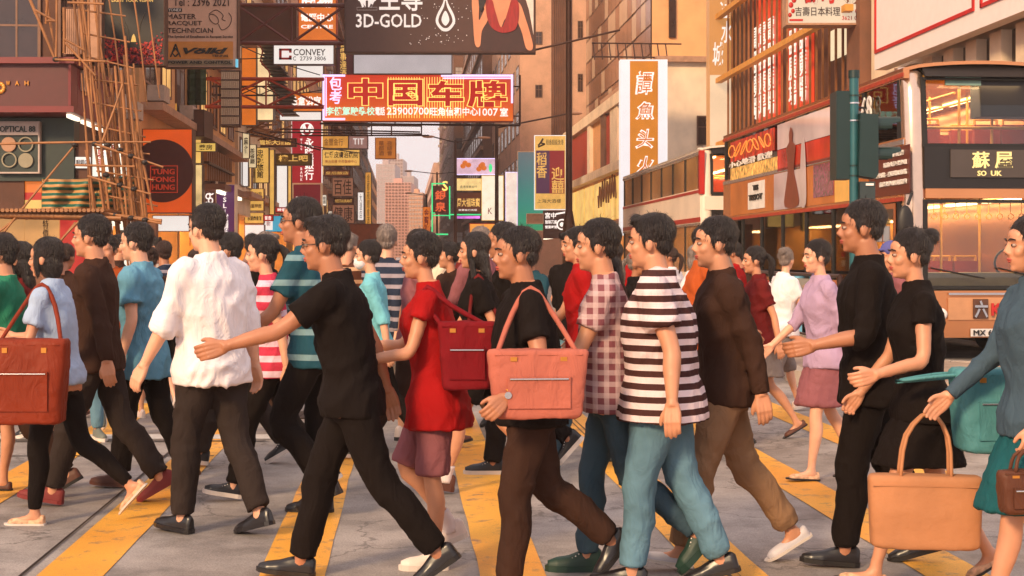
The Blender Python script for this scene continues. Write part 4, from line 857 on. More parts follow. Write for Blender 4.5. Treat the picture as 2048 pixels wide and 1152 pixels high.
frontpanel('lit_box', 'cream lit box on the wall left of the brass slats', (386, 272, 402, 326), 43, M_GOLDL, 'light box'); frontpanel('lit_box', 'tall pale lit strip below the cream box', (388, 330, 404, 440), 43.5, lit('pale_strip', (244, 206, 140), .9, var=.4, ns=2), 'light box')
frontpanel('poster', 'bright white poster between slats and yellow guesthouse sign', (476, 280, 496, 372), 57, M_WPAN, 'poster'); frontpanel('poster', 'thin amber column board beside the guesthouse sign', (540, 300, 548, 430), 63, M_YEL, 'board')
frontpanel('poster', 'lit cream column behind the olive bar sign', (554, 332, 574, 425), 68, M_WPAN, 'board'); frontpanel('poster', 'gold lit column left of the bank sign', (572, 332, 582, 460), 70, M_YEL, 'board')
frontpanel('poster', 'amber glowing band of shop boards under the BCM sign', (585, 424, 640, 452), 72, M_GOLDL, 'board')
# bright staircase / spiral frames, upper mid-left
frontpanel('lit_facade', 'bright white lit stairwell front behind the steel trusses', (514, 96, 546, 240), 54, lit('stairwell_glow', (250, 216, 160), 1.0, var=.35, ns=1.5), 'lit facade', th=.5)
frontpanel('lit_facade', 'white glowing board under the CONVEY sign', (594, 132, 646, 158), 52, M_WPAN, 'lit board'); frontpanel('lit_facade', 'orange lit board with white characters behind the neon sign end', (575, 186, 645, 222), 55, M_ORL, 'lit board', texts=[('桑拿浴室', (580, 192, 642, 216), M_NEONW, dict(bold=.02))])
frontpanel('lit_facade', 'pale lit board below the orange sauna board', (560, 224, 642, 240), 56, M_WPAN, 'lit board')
frontpanel('wall_panel', 'dark window bay behind the brown truss', (478, 14, 592, 84), 50, M_DKBROWN, 'window bay')
cage = thing('caged_window', 'stack of caged windows with pale bars beside the racquet repair sign', 'caged window', P(458, 260, 44))
for i in range(9): MB().tube(P(444 + i * 4, 140, 44), P(444 + i * 4, 252, 44), .022, n=5).build('bar', M_CREAM, cage)
for j in range(7): MB().tube(P(442, 142 + j * 18, 44), P(480, 142 + j * 18, 44), .03, n=5).build('cross_bar', M_STEEL, cage)
fbox(MB(), (442, 140, 480, 254), 44.3, 44.5).build('window_back', M_DKBROWN, cage)
st = thing('fire_stair', 'curling metal fire stair glowing against the lit stairwell', 'fire stair', P(540, 200, 51))
for i in range(22):
    y = 92 + i * 6.6; x = 520 + i * 2.1 + 6 * math.sin(i * .9); q = P(x, y, 51)
    MB().box(q.x - .05, q.x + .55, 50.7, 51.5, q.z, q.z + .035).build('tread', M_STEEL, st)
m = MB(); m.path([P(516 + i * 2.1 + 5 * math.sin(i * .9), 88 + i * 6.6, 50.7) for i in range(23)], .03, 6); m.build('handrail', M_RUST, st)
# green-striped tarpaulin
tp = MB(); n1, n2 = 40, 14; vs = []; fs = []
for j in range(n2 + 1):
    for i in range(n1 + 1):
        u, v = i / n1, j / n2; q = P(84 + u * 184, 356 + v * 66 + 3 * math.sin(u * 5), 27.2 + .10 * math.sin(u * 22 + v * 3) + .07 * math.sin(v * 19 + u * 4)); vs.append(q)
for j in range(n2):
    for i in range(n1): fs.append((j * (n1 + 1) + i, j * (n1 + 1) + i + 1, (j + 1) * (n1 + 1) + i + 1, (j + 1) * (n1 + 1) + i))
tp.add(vs, fs, True)
mt = bpy.data.materials.new('striped_tarpaulin'); mt.use_nodes = True; n = mt.node_tree.nodes; l = mt.node_tree.links; tc = n.new('ShaderNodeTexCoord'); wv = n.new('ShaderNodeTexWave'); wv.wave_type = 'BANDS'; wv.bands_direction = 'Z'; wv.inputs['Scale'].default_value = 2.9; wv.inputs['Distortion'].default_value = .6; wv.inputs['Detail'].default_value = 1
l.new(tc.outputs['Object'], wv.inputs['Vector']); cr = n.new('ShaderNodeValToRGB'); cr.color_ramp.interpolation = 'CONSTANT'; cr.color_ramp.elements[0].color = (*C(24, 92, 76), 1); cr.color_ramp.elements[1].position = .5; cr.color_ramp.elements[1].color = (*C(190, 140, 84), 1); l.new(wv.outputs['Fac'], cr.inputs[0]); l.new(cr.outputs[0], n['Principled BSDF'].inputs['Base Color'])
o = tp.build('tarpaulin', mt); tag(o, 'green and tan striped tarpaulin tied along the bamboo scaffolding', 'tarpaulin')
sm = o.modifiers.new('t', 'SOLIDIFY'); sm.thickness = .012
# bamboo
def bamboo_mat():
    m = mat('bamboo', C(158, 104, 60), rough=.5, var=.35, ns=3, bump=.15, bs=20); return m
M_BAM = bamboo_mat()
def bamboo(a, b, r, parent, name='bamboo_pole'):
    a = Vector(a); b = Vector(b); L = (b - a).length; k = max(2, int(L / .42)); m = MB(); bend = Vector((random.uniform(-.02, .02) * L, 0, random.uniform(-.01, .01) * L)) * .6
    pt = lambda t: a.lerp(b, t) + bend * math.sin(t * math.pi)
    for i in range(k):
        p = pt(i / k); q = pt((i + 1) / k); rr = r * (1 - .25 * i / k); m.tube(p, q, rr, rr * .97, n=7, caps=(i in (0, k - 1)))
        d = (q - p).normalized(); m.tube(q - d * .012, q + d * .012, rr * 1.16, n=7)
    return m.build(name, M_BAM, parent)
sc = thing('bamboo_scaffolding', 'leaning bamboo scaffolding tied in front of the corner shops', 'scaffolding', P(230, 600, 26.5))
Yb = 26.3
poles = [((150, -60), (190, 290)), ((196, -60), (215, 520)), ((112, -60), (112, 118)), ((52, -20), (110, 118)), ((250, 72), (296, 500)), ((165, 0), (233, 540)), ((198, 178), (212, 290)), ((214, 180), (240, 330)), ((230, 132), (262, 540)), ((243, 140), (278, 540)), ((256, 150), (270, 300)),
         ((95, 0), (92, 46)), ((128, 15), (128, 105)), ((190, 290), (228, 560)), ((214, 300), (248, 545)), ((262, 300), (300, 530)), ((282, 300), (305, 420)), ((270, 262), (292, 440)), ((225, 300), (262, 520)), ((240, 150), (252, 330)), ((176, -60), (186, 250)), ((262, 150), (284, 330))]
for k, (a, c) in enumerate(poles): bamboo(P(*a, Yb + .25 * (k % 4)), P(*c, Yb + .25 * (k % 4) + .1), .025 if k % 3 else .031, sc)
poles += [((x0, y0), (x0 + d, y0 + L)) for x0, y0, d, L in ((160, -60, 30, 330), (182, -60, 34, 300), (205, 120, 30, 360), (222, 150, 34, 380), (236, 200, 30, 330), (248, 110, 22, 260), (254, 240, 34, 300), (272, 250, 26, 280), (172, 300, 40, 250), (200, 380, 30, 170), (84, -60, 30, 180), (140, -60, 20, 190))]
for k, (a, c) in enumerate(poles[-12:]): bamboo(P(*a, Yb + .9), P(*c, Yb + 1.0), .028, sc)
for k in range(26):
    x0 = 158 + k * 5.2; y0 = (-60, 110, 190, 260, 300)[k % 5] + (k * 37) % 40; L_ = (250, 330, 280, 240, 230)[k % 5]; bamboo(P(x0, y0, Yb + .5 + .1 * (k % 4)), P(x0 + 14 + (k * 13) % 22, y0 + L_, Yb + .6 + .1 * (k % 4)), .017, sc)
for k in range(11): bamboo(P(158 + k * 5, 20 + k * 46, Yb + .35), P(250 + k * 8, 32 + k * 46 + (k % 3) * 6, Yb + .45), .019, sc)
rails = [((-20, 500), (150, 290)), ((98, 512), (150, 446)), ((0, 288), (300, 284)), ((190, 288), (325, 334)), ((150, 330), (268, 333)), ((175, 352), (300, 388)), ((200, 424), (322, 447)), ((215, 488), (330, 496)), ((110, 119), (210, 123)), ((128, 78), (168, 100)), ((70, 20), (110, 42)), ((92, 42), (110, 42)), ((135, 5), (206, 8)), ((205, 282), (245, 170)), ((100, 505), (160, 440)), ((-10, 470), (42, 430)), ((130, 85), (190, 150))]
for k, (a, c) in enumerate(rails): bamboo(P(*a, Yb - .12), P(*c, Yb - .05), .023, sc)
a = P(-30, 430, Yb); b_ = P(212, 430, Yb)
for i in range(9): bamboo((a.x, Yb + i * .14 - .1, a.z + .02 * (i % 2)), (b_.x + .3, Yb + i * .14 - .1, a.z + .02 * (i % 2) - .06), .05, sc, 'platform_pole')
for i in range(28):
    x = a.x + (b_.x - a.x) * i / 27; MB().tube((x, Yb - .25, a.z + .08), (x + random.uniform(-.03, .03), Yb + 1.2, a.z + .07), .038, n=6).build('platform_batten', M_BAM, sc)
for i in range(7): bamboo(P(205 + i * 3, 428 + i, Yb + i * .15), P(322 - i * 4, 442, Yb + i * .15), .04, sc, 'platform_pole')
# knotted ties
for (x, y) in ((190, 288), (215, 290), (240, 300), (262, 312), (290, 325), (212, 350), (240, 370), (268, 378), (196, 428), (230, 430), (262, 436), (290, 440), (112, 119), (150, 290)):
    q = P(x, y, Yb - .05); MB().ball(q, .07, .09, .05, 8, 5).build('tie', paint('black_nylon_tie', (34, 24, 20)), sc)
# upper old front at the far left: shutters and pipes
root = thing('shuttered_window', 'ribbed cream shuttered window above the wine red fascia', 'window', P(146, 110, 27.8))
for i in range(9): fbox(MB(), (128 + i * 4, 18, 131 + i * 4, 108), 27.85, 27.92).build('slat', M_SLAB, root)
fbox(MB(), (126, 14, 166, 112), 27.93, 27.98).build('back_panel', M_DKBROWN, root)
frontpanel('wall_panel', 'plain cream wall panel behind the tallest bamboo poles', (174, -60, 204, 120), 27.8, M_SLAB, 'panel', th=.15)
# heap of bamboo resting on brackets mid street
hp = thing('bamboo_bundle', 'untidy bundle of bamboo sticks stored over the long brown hotel sign', 'bamboo bundle', P(540, 262, 58))
for i in range(34):
    x = random.uniform(486, 560); y = random.uniform(225, 272); a2 = random.uniform(-.9, .5); L = random.uniform(14, 36)
    MB().tube(P(x - L * math.cos(a2), y - L * math.sin(a2) * .7, 58 + random.uniform(0, 1)), P(x + L * math.cos(a2), y + L * math.sin(a2) * .7, 58 + random.uniform(0, 1)), .035, n=5).build('stick', M_BAM, hp)

# small lit boards and clutter crowding the left-hand fronts
rb = random.Random(12); adj = ['round-cornered', 'narrow', 'squat', 'tilted-looking', 'faded', 'bright', 'dusty', 'slim', 'tiny', 'plain', 'scuffed', 'glowing', 'pale', 'dim', 'stubby', 'long']
words = ['藥房', '金行', '茶餐廳', '時裝', '書局', '鐘錶', '髮廊', '酒樓', '麻雀', '當押', '電器', '眼鏡', '海味', '飯店', '旅館', '影音']
cols = [('amber', (236, 160, 70)), ('gold', (240, 196, 96)), ('white', (250, 236, 214)), ('orange', (226, 104, 40)), ('red', (190, 40, 34)), ('cream', (240, 212, 164))]
for i in range(16):
    cn, cc = cols[(i * 5 + 1) % 6]; x = 392 + (i * 53) % 330; Yq = 6.15 * F / (VPX - x) * .97; sc_ = 46 / Yq; w_ = rb.uniform(13, 26) * sc_; h_ = rb.uniform(24, 60) * sc_ if i % 3 else rb.uniform(10, 16) * sc_; y0 = (392 + rb.uniform(-10, 40)) if i % 2 else rb.uniform(200, 330)
    if not i % 3: w_ *= 1.8
    tv = vert(words[i]) if i % 3 else words[i]; pad = .16
    if 398 < x < 480 or (570 < x < 648 and y0 < 380): continue
    sign('hanging_sign', '%s %s wall sign with the characters %s on the left row' % (adj[i], cn, words[i]), (x, y0, x + w_, y0 + h_), Yq, lit('small_sign_' + cn, cc, .85, var=.2), M_STEEL, th=.15, bw=.8,
         texts=[(tv, (x + w_ * pad, y0 + h_ * pad, x + w_ * (1 - pad), y0 + h_ * (1 - pad)), M_INK if cn != 'red' else M_NEONW, dict(bold=.01))])
# ================================================================ double deckers, traffic light, lamps, railing
M_SEAT = paint('red_seat_fabric', (150, 44, 30), rough=.8, var=.2, ns=20); M_RAILY = paint('yellow_handrail', (222, 160, 60), rough=.35)
M_BGLASS = glass_mat('bus_glass', tint=(.9, .88, .84), clear=.985); M_DKGL = glass_mat('tinted_bus_glass', tint=(.35, .33, .32), clear=.7)
M_RUBBER = paint('black_rubber', (22, 20, 20), rough=.7); M_SILVER = paint('silver_metal', (190, 190, 196), rough=.25, metal=.8, var=.05)
M_BUSCEIL = paint('bus_ceiling', (236, 176, 90), rough=.5); M_BUSL = lit('bus_ceiling_light', (255, 222, 160), 9.0, var=.03); M_BFLOOR = paint('bus_floor', (90, 66, 52), rough=.6)
def wheel(s, t, r, parent, m_r=M_RUBBER):
    c = W(s, t, r); ax = VV * .28
    w = MB().tube(c, c + ax, r, n=26).build('wheel', M_RUBBER, parent)
    MB().tube(c - VV * .01, c + VV * .2, r * .55, n=20).build('rim', M_SILVER, w)
def bus(label, s0, L, t0, body, band, wide=2.5, H=4.35, rear_s=None, ad=None, detail=True, seatm=M_SEAT):
    root = thing('double_decker_bus', label, 'bus', W(s0, t0 + wide / 2, 0)); t1 = t0 + wide; s1 = s0 + L
    zl0, zl1, zu0, zu1 = 1.12, 2.32, 3.24, 4.1    # lower glass, upper glass
    # body shell pieces
    MB().sbox(s0 + .12, s1, t0, t0 + .09, .32, zl0).build('lower_skirt', body, root)
    MB().sbox(s0 + .12, s1, t0, t0 + .09, zl1, zu0).build('side_panel', body, root)
    MB().sbox(s0 + .12, s1, t0, t0 + .09, zu1, H - .1).build('cantrail', body, root)
    MB().sbox(s0 + .1, s1, t1 - .09, t1, .32, H - .1).build('offside_panel', body, root)
    MB().sbox(s1 - .1, s1, t0 + .09, t1 - .09, .32, H - .1).build('rear_panel', body, root)
    m = MB(); n = 10        # cambered roof
    sec = [(t0 + .0 + wide * i / n, H - .1 + .12 * math.sin(math.pi * i / n) ** .6 if 0 < i < n else H - .1) for i in range(n + 1)]
    for i in range(n):
        (ta, za), (tb, zb) = sec[i], sec[i + 1]; m.hexa([W(s0 + .15, ta, za - .05), W(s0 + .15, tb, zb - .05), W(s1, tb, zb - .05), W(s1, ta, za - .05), W(s0 + .15, ta, za), W(s0 + .15, tb, zb), W(s1, tb, zb), W(s1, ta, za)])
    m.build('roof', body, root)
    MB().sbox(s0 + .1, s1, t0 - .012, t0 + .0, zu0 - .10, zu0 - .03).build('trim_strip', M_SILVER if detail else band, root)
    MB().sbox(s0 + .1, s1, t0 - .012, t0, zl1 - .0, zl1 + .06).build('trim_strip', band if detail else M_SILVER, root)
    MB().sbox(s0 + .1, s1, t0 - .014, t0 - .001, zu1 + .02, zu1 + .08).build('gutter_strip', band if detail else M_SILVER, root)
    # decks
    MB().sbox(s0 + .15, s1 - .1, t0 + .09, t1 - .09, .36, .42).build('lower_floor', M_BFLOOR, root)
    MB().sbox(s0 + .25, s1 - .1, t0 + .09, t1 - .09, 2.42, 2.52).build('upper_floor', M_BUSCEIL, root)
    MB().sbox(s0 + .3, s1 - .1, t0 + .1, t1 - .1, H - .24, H - .18).build('upper_ceiling', M_BUSCEIL, root)
    for tt in (t0 + .42, t1 - .55):
        for i in range(int(L / 1.6)):
            a = s0 + .8 + i * 1.6; MB().sbox(a, a + 1.25, tt, tt + .14, H - .28, H - .245).build('ceiling_lamp', M_BUSL, root)
            MB().sbox(a, a + 1.2, tt, tt + .12, 2.36, 2.40).build('ceiling_lamp', M_BUSL, root)
    # windows and pillars
    side_glass = M_BGLASS if detail else mat('painted_reflection_pane', C(214, 160, 104), rough=.12, var=.7, ns=1.4, metal=.5, stretch=(1, .25, .15))  # second bus: opaque panes with warm tan reflections painted in
    nb = 7; wl = (L - .5) / nb
    for i in range(nb):
        a = s0 + .35 + wl * i; c = a + wl
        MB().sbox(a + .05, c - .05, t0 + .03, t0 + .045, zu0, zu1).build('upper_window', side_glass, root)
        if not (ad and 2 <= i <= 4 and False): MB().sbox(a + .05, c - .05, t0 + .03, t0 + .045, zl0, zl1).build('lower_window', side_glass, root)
        for (z0, z1) in ((zl0, zl1), (zu0, zu1)): MB().sbox(c - .05, c + .05, t0 + .004, t0 + .09, z0, z1).build('pillar', M_RUBBER, root)
    MB().sbox(s0 + .26, s0 + .4, t0 + .004, t0 + .09, zl0, zl1).build('pillar', M_RUBBER, root); MB().sbox(s0 + .26, s0 + .4, t0 + .004, t0 + .09, zu0, zu1).build('pillar', M_RUBBER, root)
    for zl, e in ((H - .35, 26), (2.3, 22)):      # warm saloon lighting
        for q_ in range(3):
            ld = bpy.data.lights.new('saloon_lamp', 'AREA'); ld.shape = 'RECTANGLE'; ld.size = 1.2; ld.size_y = 3.0; ld.energy = e * (3.2 if detail else 8); ld.color = (1, .66, .30)
            lo = bpy.data.objects.new('saloon_lamp', ld); COL.objects.link(lo); lo.parent = root; lo.location = W(s0 + 1.5 + q_ * L * .33, t0 + wide / 2, zl) - wloc(root)
    # front: rounded corner posts swept up, cowl, glass
    def post(ta, nm, mm, r=.17):
        k = MB(); zs = [.3, 1.0, 2.4, 3.2, 3.9, 4.2, H - .06]; off = [0, 0, 0, .02, .08, .16, .34]
        rings = []
        for z, o in zip(zs, off):
            rg = []
            for q in range(10):
                a = 2 * math.pi * q / 10; rg.append(W(s0 + r + o + r * math.sin(a) * 1.0, ta + r * math.cos(a), z))
            rings.append(rg)
        vs = [p for rg in rings for p in rg]; fs = [(j * 10 + i, j * 10 + (i + 1) % 10, (j + 1) * 10 + (i + 1) % 10, (j + 1) * 10 + i) for j in range(len(zs) - 1) for i in range(10)]
        k.add(vs, fs, True); k.add(rings[-1], [tuple(range(10))]); return k.build(nm, mm, root)
    pm_ = paint('polished_corner_metal', (220, 190, 168), rough=.2, metal=.85, var=.05) if detail else body
    post(t0 + .17, 'corner_post', pm_); post(t1 - .17, 'corner_post', pm_)
    a0, a1 = t0 + .3, t1 - .3
    def fr(sa, z0, z1, nm, mm, x0=a0, x1=a1, dz=.06, o1=0): MB().hexa([W(sa, x0, z0), W(sa, x1, z0), W(sa + dz, x1, z0), W(sa + dz, x0, z0), W(sa + o1, x0, z1), W(sa + o1, x1, z1), W(sa + dz + o1, x1, z1), W(sa + dz + o1, x0, z1)]).build(nm, mm, root)
    fr(s0 + .02, .34, 1.02, 'front_bumper', body); fr(s0 + .04, 2.36, 2.50, 'front_band', body)
    fr(s0 + .03, 2.50, 3.10, 'destination_surround', M_BLACKP, a0 - .02, a1 + .02)
    fr(s0 + .03, 4.12, H - .02, 'roof_cowl', M_BLACKP, o1=.22); 
    fr(s0 + .06, 3.12, 4.12, 'upper_windscreen', M_BGLASS, o1=.1, dz=.02); fr(s0 + .05, 1.06, 2.34, 'lower_windscreen', M_BGLASS if detail else M_DKGL, dz=.02)
    # window rubber frame
    k = MB()
    for z0, z1 in ((3.10, 4.12), (1.04, 2.34)):
        for (x0, x1, y0, y1) in ((a0 - .04, a0 + .03, z0, z1), (a1 - .03, a1 + .04, z0, z1), (a0, a1, z0, z0 + .05), (a0, a1, z1 - .05, z1)):
            o = (.10 if z0 > 3 and y0 > 3.9 else 0); k.hexa([W(s0 + .03 , x0, y0), W(s0 + .03, x1, y0), W(s0 + .08, x1, y0), W(s0 + .08, x0, y0), W(s0 + .03 + (.09 if z0 > 3 and y1 > 4 else 0), x0, y1), W(s0 + .03 + (.09 if z0 > 3 and y1 > 4 else 0), x1, y1), W(s0 + .2, x1, y1), W(s0 + .2, x0, y1)])
    k.build('window_rubber', M_RUBBER, root)
    # seats, one real pair each side
    m = MB()
    m.box(-.2, .2, -.42, .42, .3, .42); m.box(.14, .24, -.42, -.02, .42, 1.02); m.box(.14, .24, .02, .42, .42, 1.02); seat = m.mesh('seat', [seatm])
    m = MB()
    for y in (-.4, -.05, .05, .4): m.tube((.19, y, .98), (.19, y, 1.1), .02, n=6)
    m.tube((.19, -.4, 1.1), (.19, -.05, 1.1), .02, n=6); m.tube((.19, .05, 1.1), (.19, .4, 1.1), .02, n=6); bar = m.mesh('seat_rail', [M_RAILY])
    an = math.atan2(UV.y, UV.x)
    for zf, k0 in ((2.52, 0), (.42, 2)):
        for i in range(k0, int((L - 1.6) / .95)):
            for tt in (t0 + .56, t1 - .56):
                p = W(s0 + 1.1 + i * .95, tt, zf) - wloc(root); o = link('seat', seat, root, p); o.rotation_euler = (0, 0, an); o2 = link('seat_rail', bar, o)
    if detail:
        for tt in (t0 + .35, t0 + 1.0, t1 - 1.0, t1 - .4): MB().tube(W(s0 + .55, tt, 2.52), W(s0 + .55, tt, H - .25), .022, n=7).build('handrail', M_RAILY, root)
        MB().tube(W(s0 + .5, t0 + .15, 3.42), W(s0 + .5, t1 - .15, 3.42), .024, n=7).build('handrail', M_RAILY, root)
        for tt in (t0 + .95, t1 - .95):
            MB().tube(W(s0 + .6, tt, 3.95), W(s1 - .5, tt, 3.95), .02, n=7).build('handrail', M_RAILY, root)
            for i in range(5): MB().tube(W(s0 + 1.6 + i * 2.2, tt, 2.52), W(s0 + 1.6 + i * 2.2, tt, H - .25), .02, n=7).build('handrail', M_RAILY, root)
        # destination display
        fbox_r = (1929, 291, 2140, 349); Yd = W(s0, t0 + 1, 0).y
        k = MB(); k.sbox(s0 + .0, s0 + .025, t0 + .66, t1 - .38, 2.66, 3.06); k.build('destination_display', lit('display_grey', (96, 76, 62), .55, var=.1), root)
        M_LED = lit('amber_led', (255, 222, 140), 1.3)
        def ft(tx, ta, tb, z0, z1, **kw): text_on(tx, W(s0, ta, z0), W(s0, tb, 0) - W(s0, ta, 0), (0, 0, z1 - z0), M_LED, root, lift=.006, **kw)
        ft('蘇', t0 + .97, t0 + 1.23, 2.79, 3.03, bold=.012); ft('屋', t0 + 1.31, t0 + 1.57, 2.79, 3.03, bold=.012); ft('SO', t0 + 1.05, t0 + 1.18, 2.68, 2.755, bold=.01); ft('UK', t0 + 1.25, t0 + 1.41, 2.68, 2.755, bold=.01)
        # sun visor / camera housing at the upper windscreen
        MB().sbox(s0 + .12, s0 + .5, t0 + 1.15, t1 - .3, 3.55, 4.2).build('blind_box', M_BLACKP, root); MB().sbox(s0 + .1, s0 + .14, t0 + .62, t0 + 1.15, 4.0, 4.12).build('sun_visor', paint('pale_green_visor', (120, 150, 140)), root)
        # cab: dashboard, wheel, hanging straps, mirrors, wipers, lamps, logo, plate
        MB().sbox(s0 + .15, s0 + .6, a0, a1, 1.0, 1.28).build('dashboard', paint('pale_dashboard', (150, 140, 110)), root)
        for i in range(9): 
            k = MB(); ring(k, W(s0 + .9, t0 + .75 + i * .17, 2.12), .035, .05, .015, n=10); k.tube(W(s0 + .9, t0 + .75 + i * .17, 2.16), W(s0 + .9, t0 + .75 + i * .17, 2.36), .008, n=5); k.build('hanging_strap', M_RAILY, root)
        for tt in (t0 + .9, t0 + 1.5): MB().tube(W(s0 + 1.0, tt, .42), W(s0 + 1.0, tt, 2.42), .02, n=7).build('handrail', M_RAILY, root)
        k = MB(); ring(k, W(s0 + .55, t1 - .75, 1.42), .19, .22, .03, n=20); k.build('steering_wheel', M_BLACKP, root)
        MB().path([W(s0 - .02, t0 + .35, 1.35), W(s0 - .03, t0 + 1.15, 1.2)], .012).build('wiper', M_BLACKP, root); MB().path([W(s0 - .02, t0 + 1.35, 1.35), W(s0 - .03, t0 + 2.0, 1.2)], .012).build('wiper', M_BLACKP, root)
        for (tt) in (t0 + .05, ): MB().path([W(s0 + .05, t0 + .1, 2.45), W(s0 - .35, t0 - .05, 2.4), W(s0 - .4, t0 - .12, 2.25)], .022, 8).build('mirror_arm', M_BLACKP, root)
        MB().ball(W(s0 - .4, t0 - .16, 1.98), .12, .06, .26, 14, 10).build('wing_mirror', M_BLACKP, root)
        for tt in (t0 + .38, t1 - .55): MB().ball(W(s0 + .02, tt + .1, .68), .14, .05, .1, 14, 8).build('headlight', M_WHITEP, root)
        fr(s0 - .01, .60, .92, 'grille_panel', paint('cream_nose', (196, 140, 100)), t0 + .62, t1 - .6, dz=.03); MB().sbox(s0 - .03, s0 - .012, t0 + .62, t1 - .6, .96, .99).build('chrome_strip', M_SILVER, root)
        MB().sbox(s0 - .035, s0 - .015, t0 + .98, t0 + 1.2, .62, .9).build('emblem_plate', M_DKBROWN, root); text_on('六', W(s0 - .036, t0 + .99, .63), W(s0, t0 + 1.19, 0) - W(s0, t0 + .99, 0), (0, 0, .25), M_SILVER, root, bold=.03)
        text_on('KMB', W(s0 - .036, t0 + 1.24, .66), W(s0, t0 + 1.7, 0) - W(s0, t0 + 1.24, 0), (0, 0, .18), M_REDI, root, bold=.03)
        MB().sbox(s0 - .03, s0 + .0, t0 + .95, t0 + 1.45, .36, .47).build('number_plate', M_WHITEP, root); text_on('MX 6051', W(s0 - .031, t0 + .98, .375), W(s0, t0 + 1.42, 0) - W(s0, t0 + .98, 0), (0, 0, .08), M_BLACKP, root)
        # driver door and side adverts
        MB().sbox(s0 + .45, s0 + 1.5, t0 - .008, t0 + .004, .5, 2.3).build('door_frame', paint('door_orange_brown', (150, 84, 52), rough=.3), root); MB().sbox(s0 + .52, s0 + .95, t0 - .014, t0 - .006, .6, 2.22).build('door_window', M_DKGL, root); MB().sbox(s0 + 1.0, s0 + 1.43, t0 - .014, t0 - .006, .6, 2.22).build('door_window', M_DKGL, root)
        adp = []
        def side_panel(x0, x1, y0, y1, mm, nm='advert_reflection_panel', o=.012): # columns as seen, heights in metres
            sa, sb = S_of(PT(x0, 300, t0)), S_of(PT(x1, 300, t0)); MB().sbox(sb, sa, t0 - o, t0 - o + .008, y0, y1).build(nm, mm, root); return sb, sa
        side_panel(1741, 1822, 2.42, 3.12, paint('dark_red_advert', (92, 36, 30), rough=.35), o=.02)
        for i, tx in enumerate(('旺角·香港', '城市大學·尖沙咀', '荃灣西站—奧運站旺角站', '前往尖沙咀及銅鑼灣')):
            sb, sa = S_of(PT(1818 - (i == 0) * 6, 300, t0)), S_of(PT((1778, 1772, 1752, 1764)[i], 300, t0)); z = 2.98 - .14 * i
            text_on(tx, W(sa, t0 - .022, z), W(sb, 0, 0) - W(sa, 0, 0), (0, 0, .075), M_WHITEP, root, bold=.02)
        M_ADBR = paint('bronze_advert', (204, 118, 52), rough=.18, var=.3, ns=1.2, metal=.2)
        side_panel(1462, 1738, 2.42, 3.12, M_ADBR); side_panel(1498, 1531, 2.50, 3.06, M_WHITEP, 'plaque', .024)
        def side_text(tx, x0, x1, z0, z1, mm, **kw): sb, sa = S_of(PT(x1, 300, t0)), S_of(PT(x0, 300, t0)); text_on(tx, W(sa, t0 - .026, z0), W(sb, 0) - W(sa, 0), (0, 0, z1 - z0), mm, root, **kw)
        side_text('TISSOT', 1501, 1528, 2.68, 2.80, M_BLACKP, bold=.02); side_text('TIS', 1509, 1520, 2.88, 2.99, M_BLACKP, bold=.02)
        # poster wrap over the glass; lilac and red streaks are painted reflections
        M_WRAP = paint('pale_lilac_reflection_wrap', (206, 186, 188), rough=.07, var=.3, ns=2.2, spec=1.0, stretch=(1, .4, .3)); M_WRAP2 = paint('red_reflection_wrap', (196, 52, 34), rough=.07, var=.6, ns=3, spec=1.0, stretch=(1, .5, .4)); M_WRAP3 = paint('violet_wrap', (128, 60, 84), rough=.1, var=.9, ns=14, spec=1.0)
        side_panel(1556, 1672, 3.58, 4.06, M_WRAP); side_panel(1556, 1672, 3.16, 3.57, M_WRAP2); side_panel(1550, 1612, 2.42, 3.12, M_WRAP, o=.022); side_panel(1629, 1669, 2.55, 3.12, M_WRAP3, o=.022); side_panel(1672, 1700, 2.42, 3.0, paint('gold_column_wrap', (232, 180, 96), rough=.3), o=.022)
        def wrap_shape(pts, mm, nm='printed_figure', o=.03):
            q = []
            for x, z in pts: p = W(S_of(PT(x, 300, t0)), t0 - o, z); q.append(p)
            MB().prism(q[::-1], -VV * .006).build(nm, mm, root)
        M_FIG = paint('wrap_figure_print', (120, 52, 38), rough=.3, var=.2)
        cx = 1585; wrap_shape(spline([(cx - 12, 2.46), (cx - 10, 2.8), (cx - 6, 3.1), (cx - 7, 3.35), (cx - 9, 3.55), (cx - 3, 3.66), (cx - 3.5, 3.8), (cx, 3.93), (cx + 3.5, 3.8), (cx + 3, 3.66), (cx + 9, 3.55), (cx + 7, 3.3), (cx + 6, 3.08), (cx + 12, 2.8), (cx + 15, 2.46)], 3), M_FIG); wrap_shape(spline([(cx + 20, 2.46), (cx + 19, 3.0), (cx + 22, 3.6), (cx + 27, 3.6), (cx + 30, 3.0), (cx + 30, 2.46)], 3), M_WRAP)  # the lilac column is painted as a pillar's reflection
        side_panel(1462, 1550, 3.60, 4.04, lit('red_window_reflection', (196, 44, 22), .7, var=.9, ns=6)); side_panel(1462, 1556, 3.20, 3.46, lit('amber_window_reflection', (236, 170, 84), .85, var=.95, ns=9))  # glowing panels stand in for neon reflected in the rear glass
        for q_ in range(7):          # loops painted as neon reflected in the rear upper windows
            x_ = 1466 + q_ * 12; MB().path([W(S_of(PT(x_ + 6 * math.cos(a_), 300, t0)), t0 - .03, 3.83 + .13 * math.sin(a_ * 1.0 + q_)) for a_ in np.linspace(0, 6.0, 12)], .012, 5).build('neon_reflection_line', lit('thin_gold_neon_reflection', (250, 150, 60), 1.1), root)
        side_text('小心地滑 歡迎', 1462, 1548, 3.46, 3.60, M_WHITEP, bold=.01)
        side_text('68', 1728, 1748, 3.62, 4.0, M_WHITEP)
        side_panel(1428 + 38, 1476, 1.2, 2.3, M_BLACKP, 'engine_grille')
        for sq in (2.6, 9.0, 10.3): wheel(s0 + sq, t0 - .005, .5, root); wheel(s0 + sq, t1 - .27, .5, root)
        # passenger silhouettes live on the lower deck as their own things
    else:
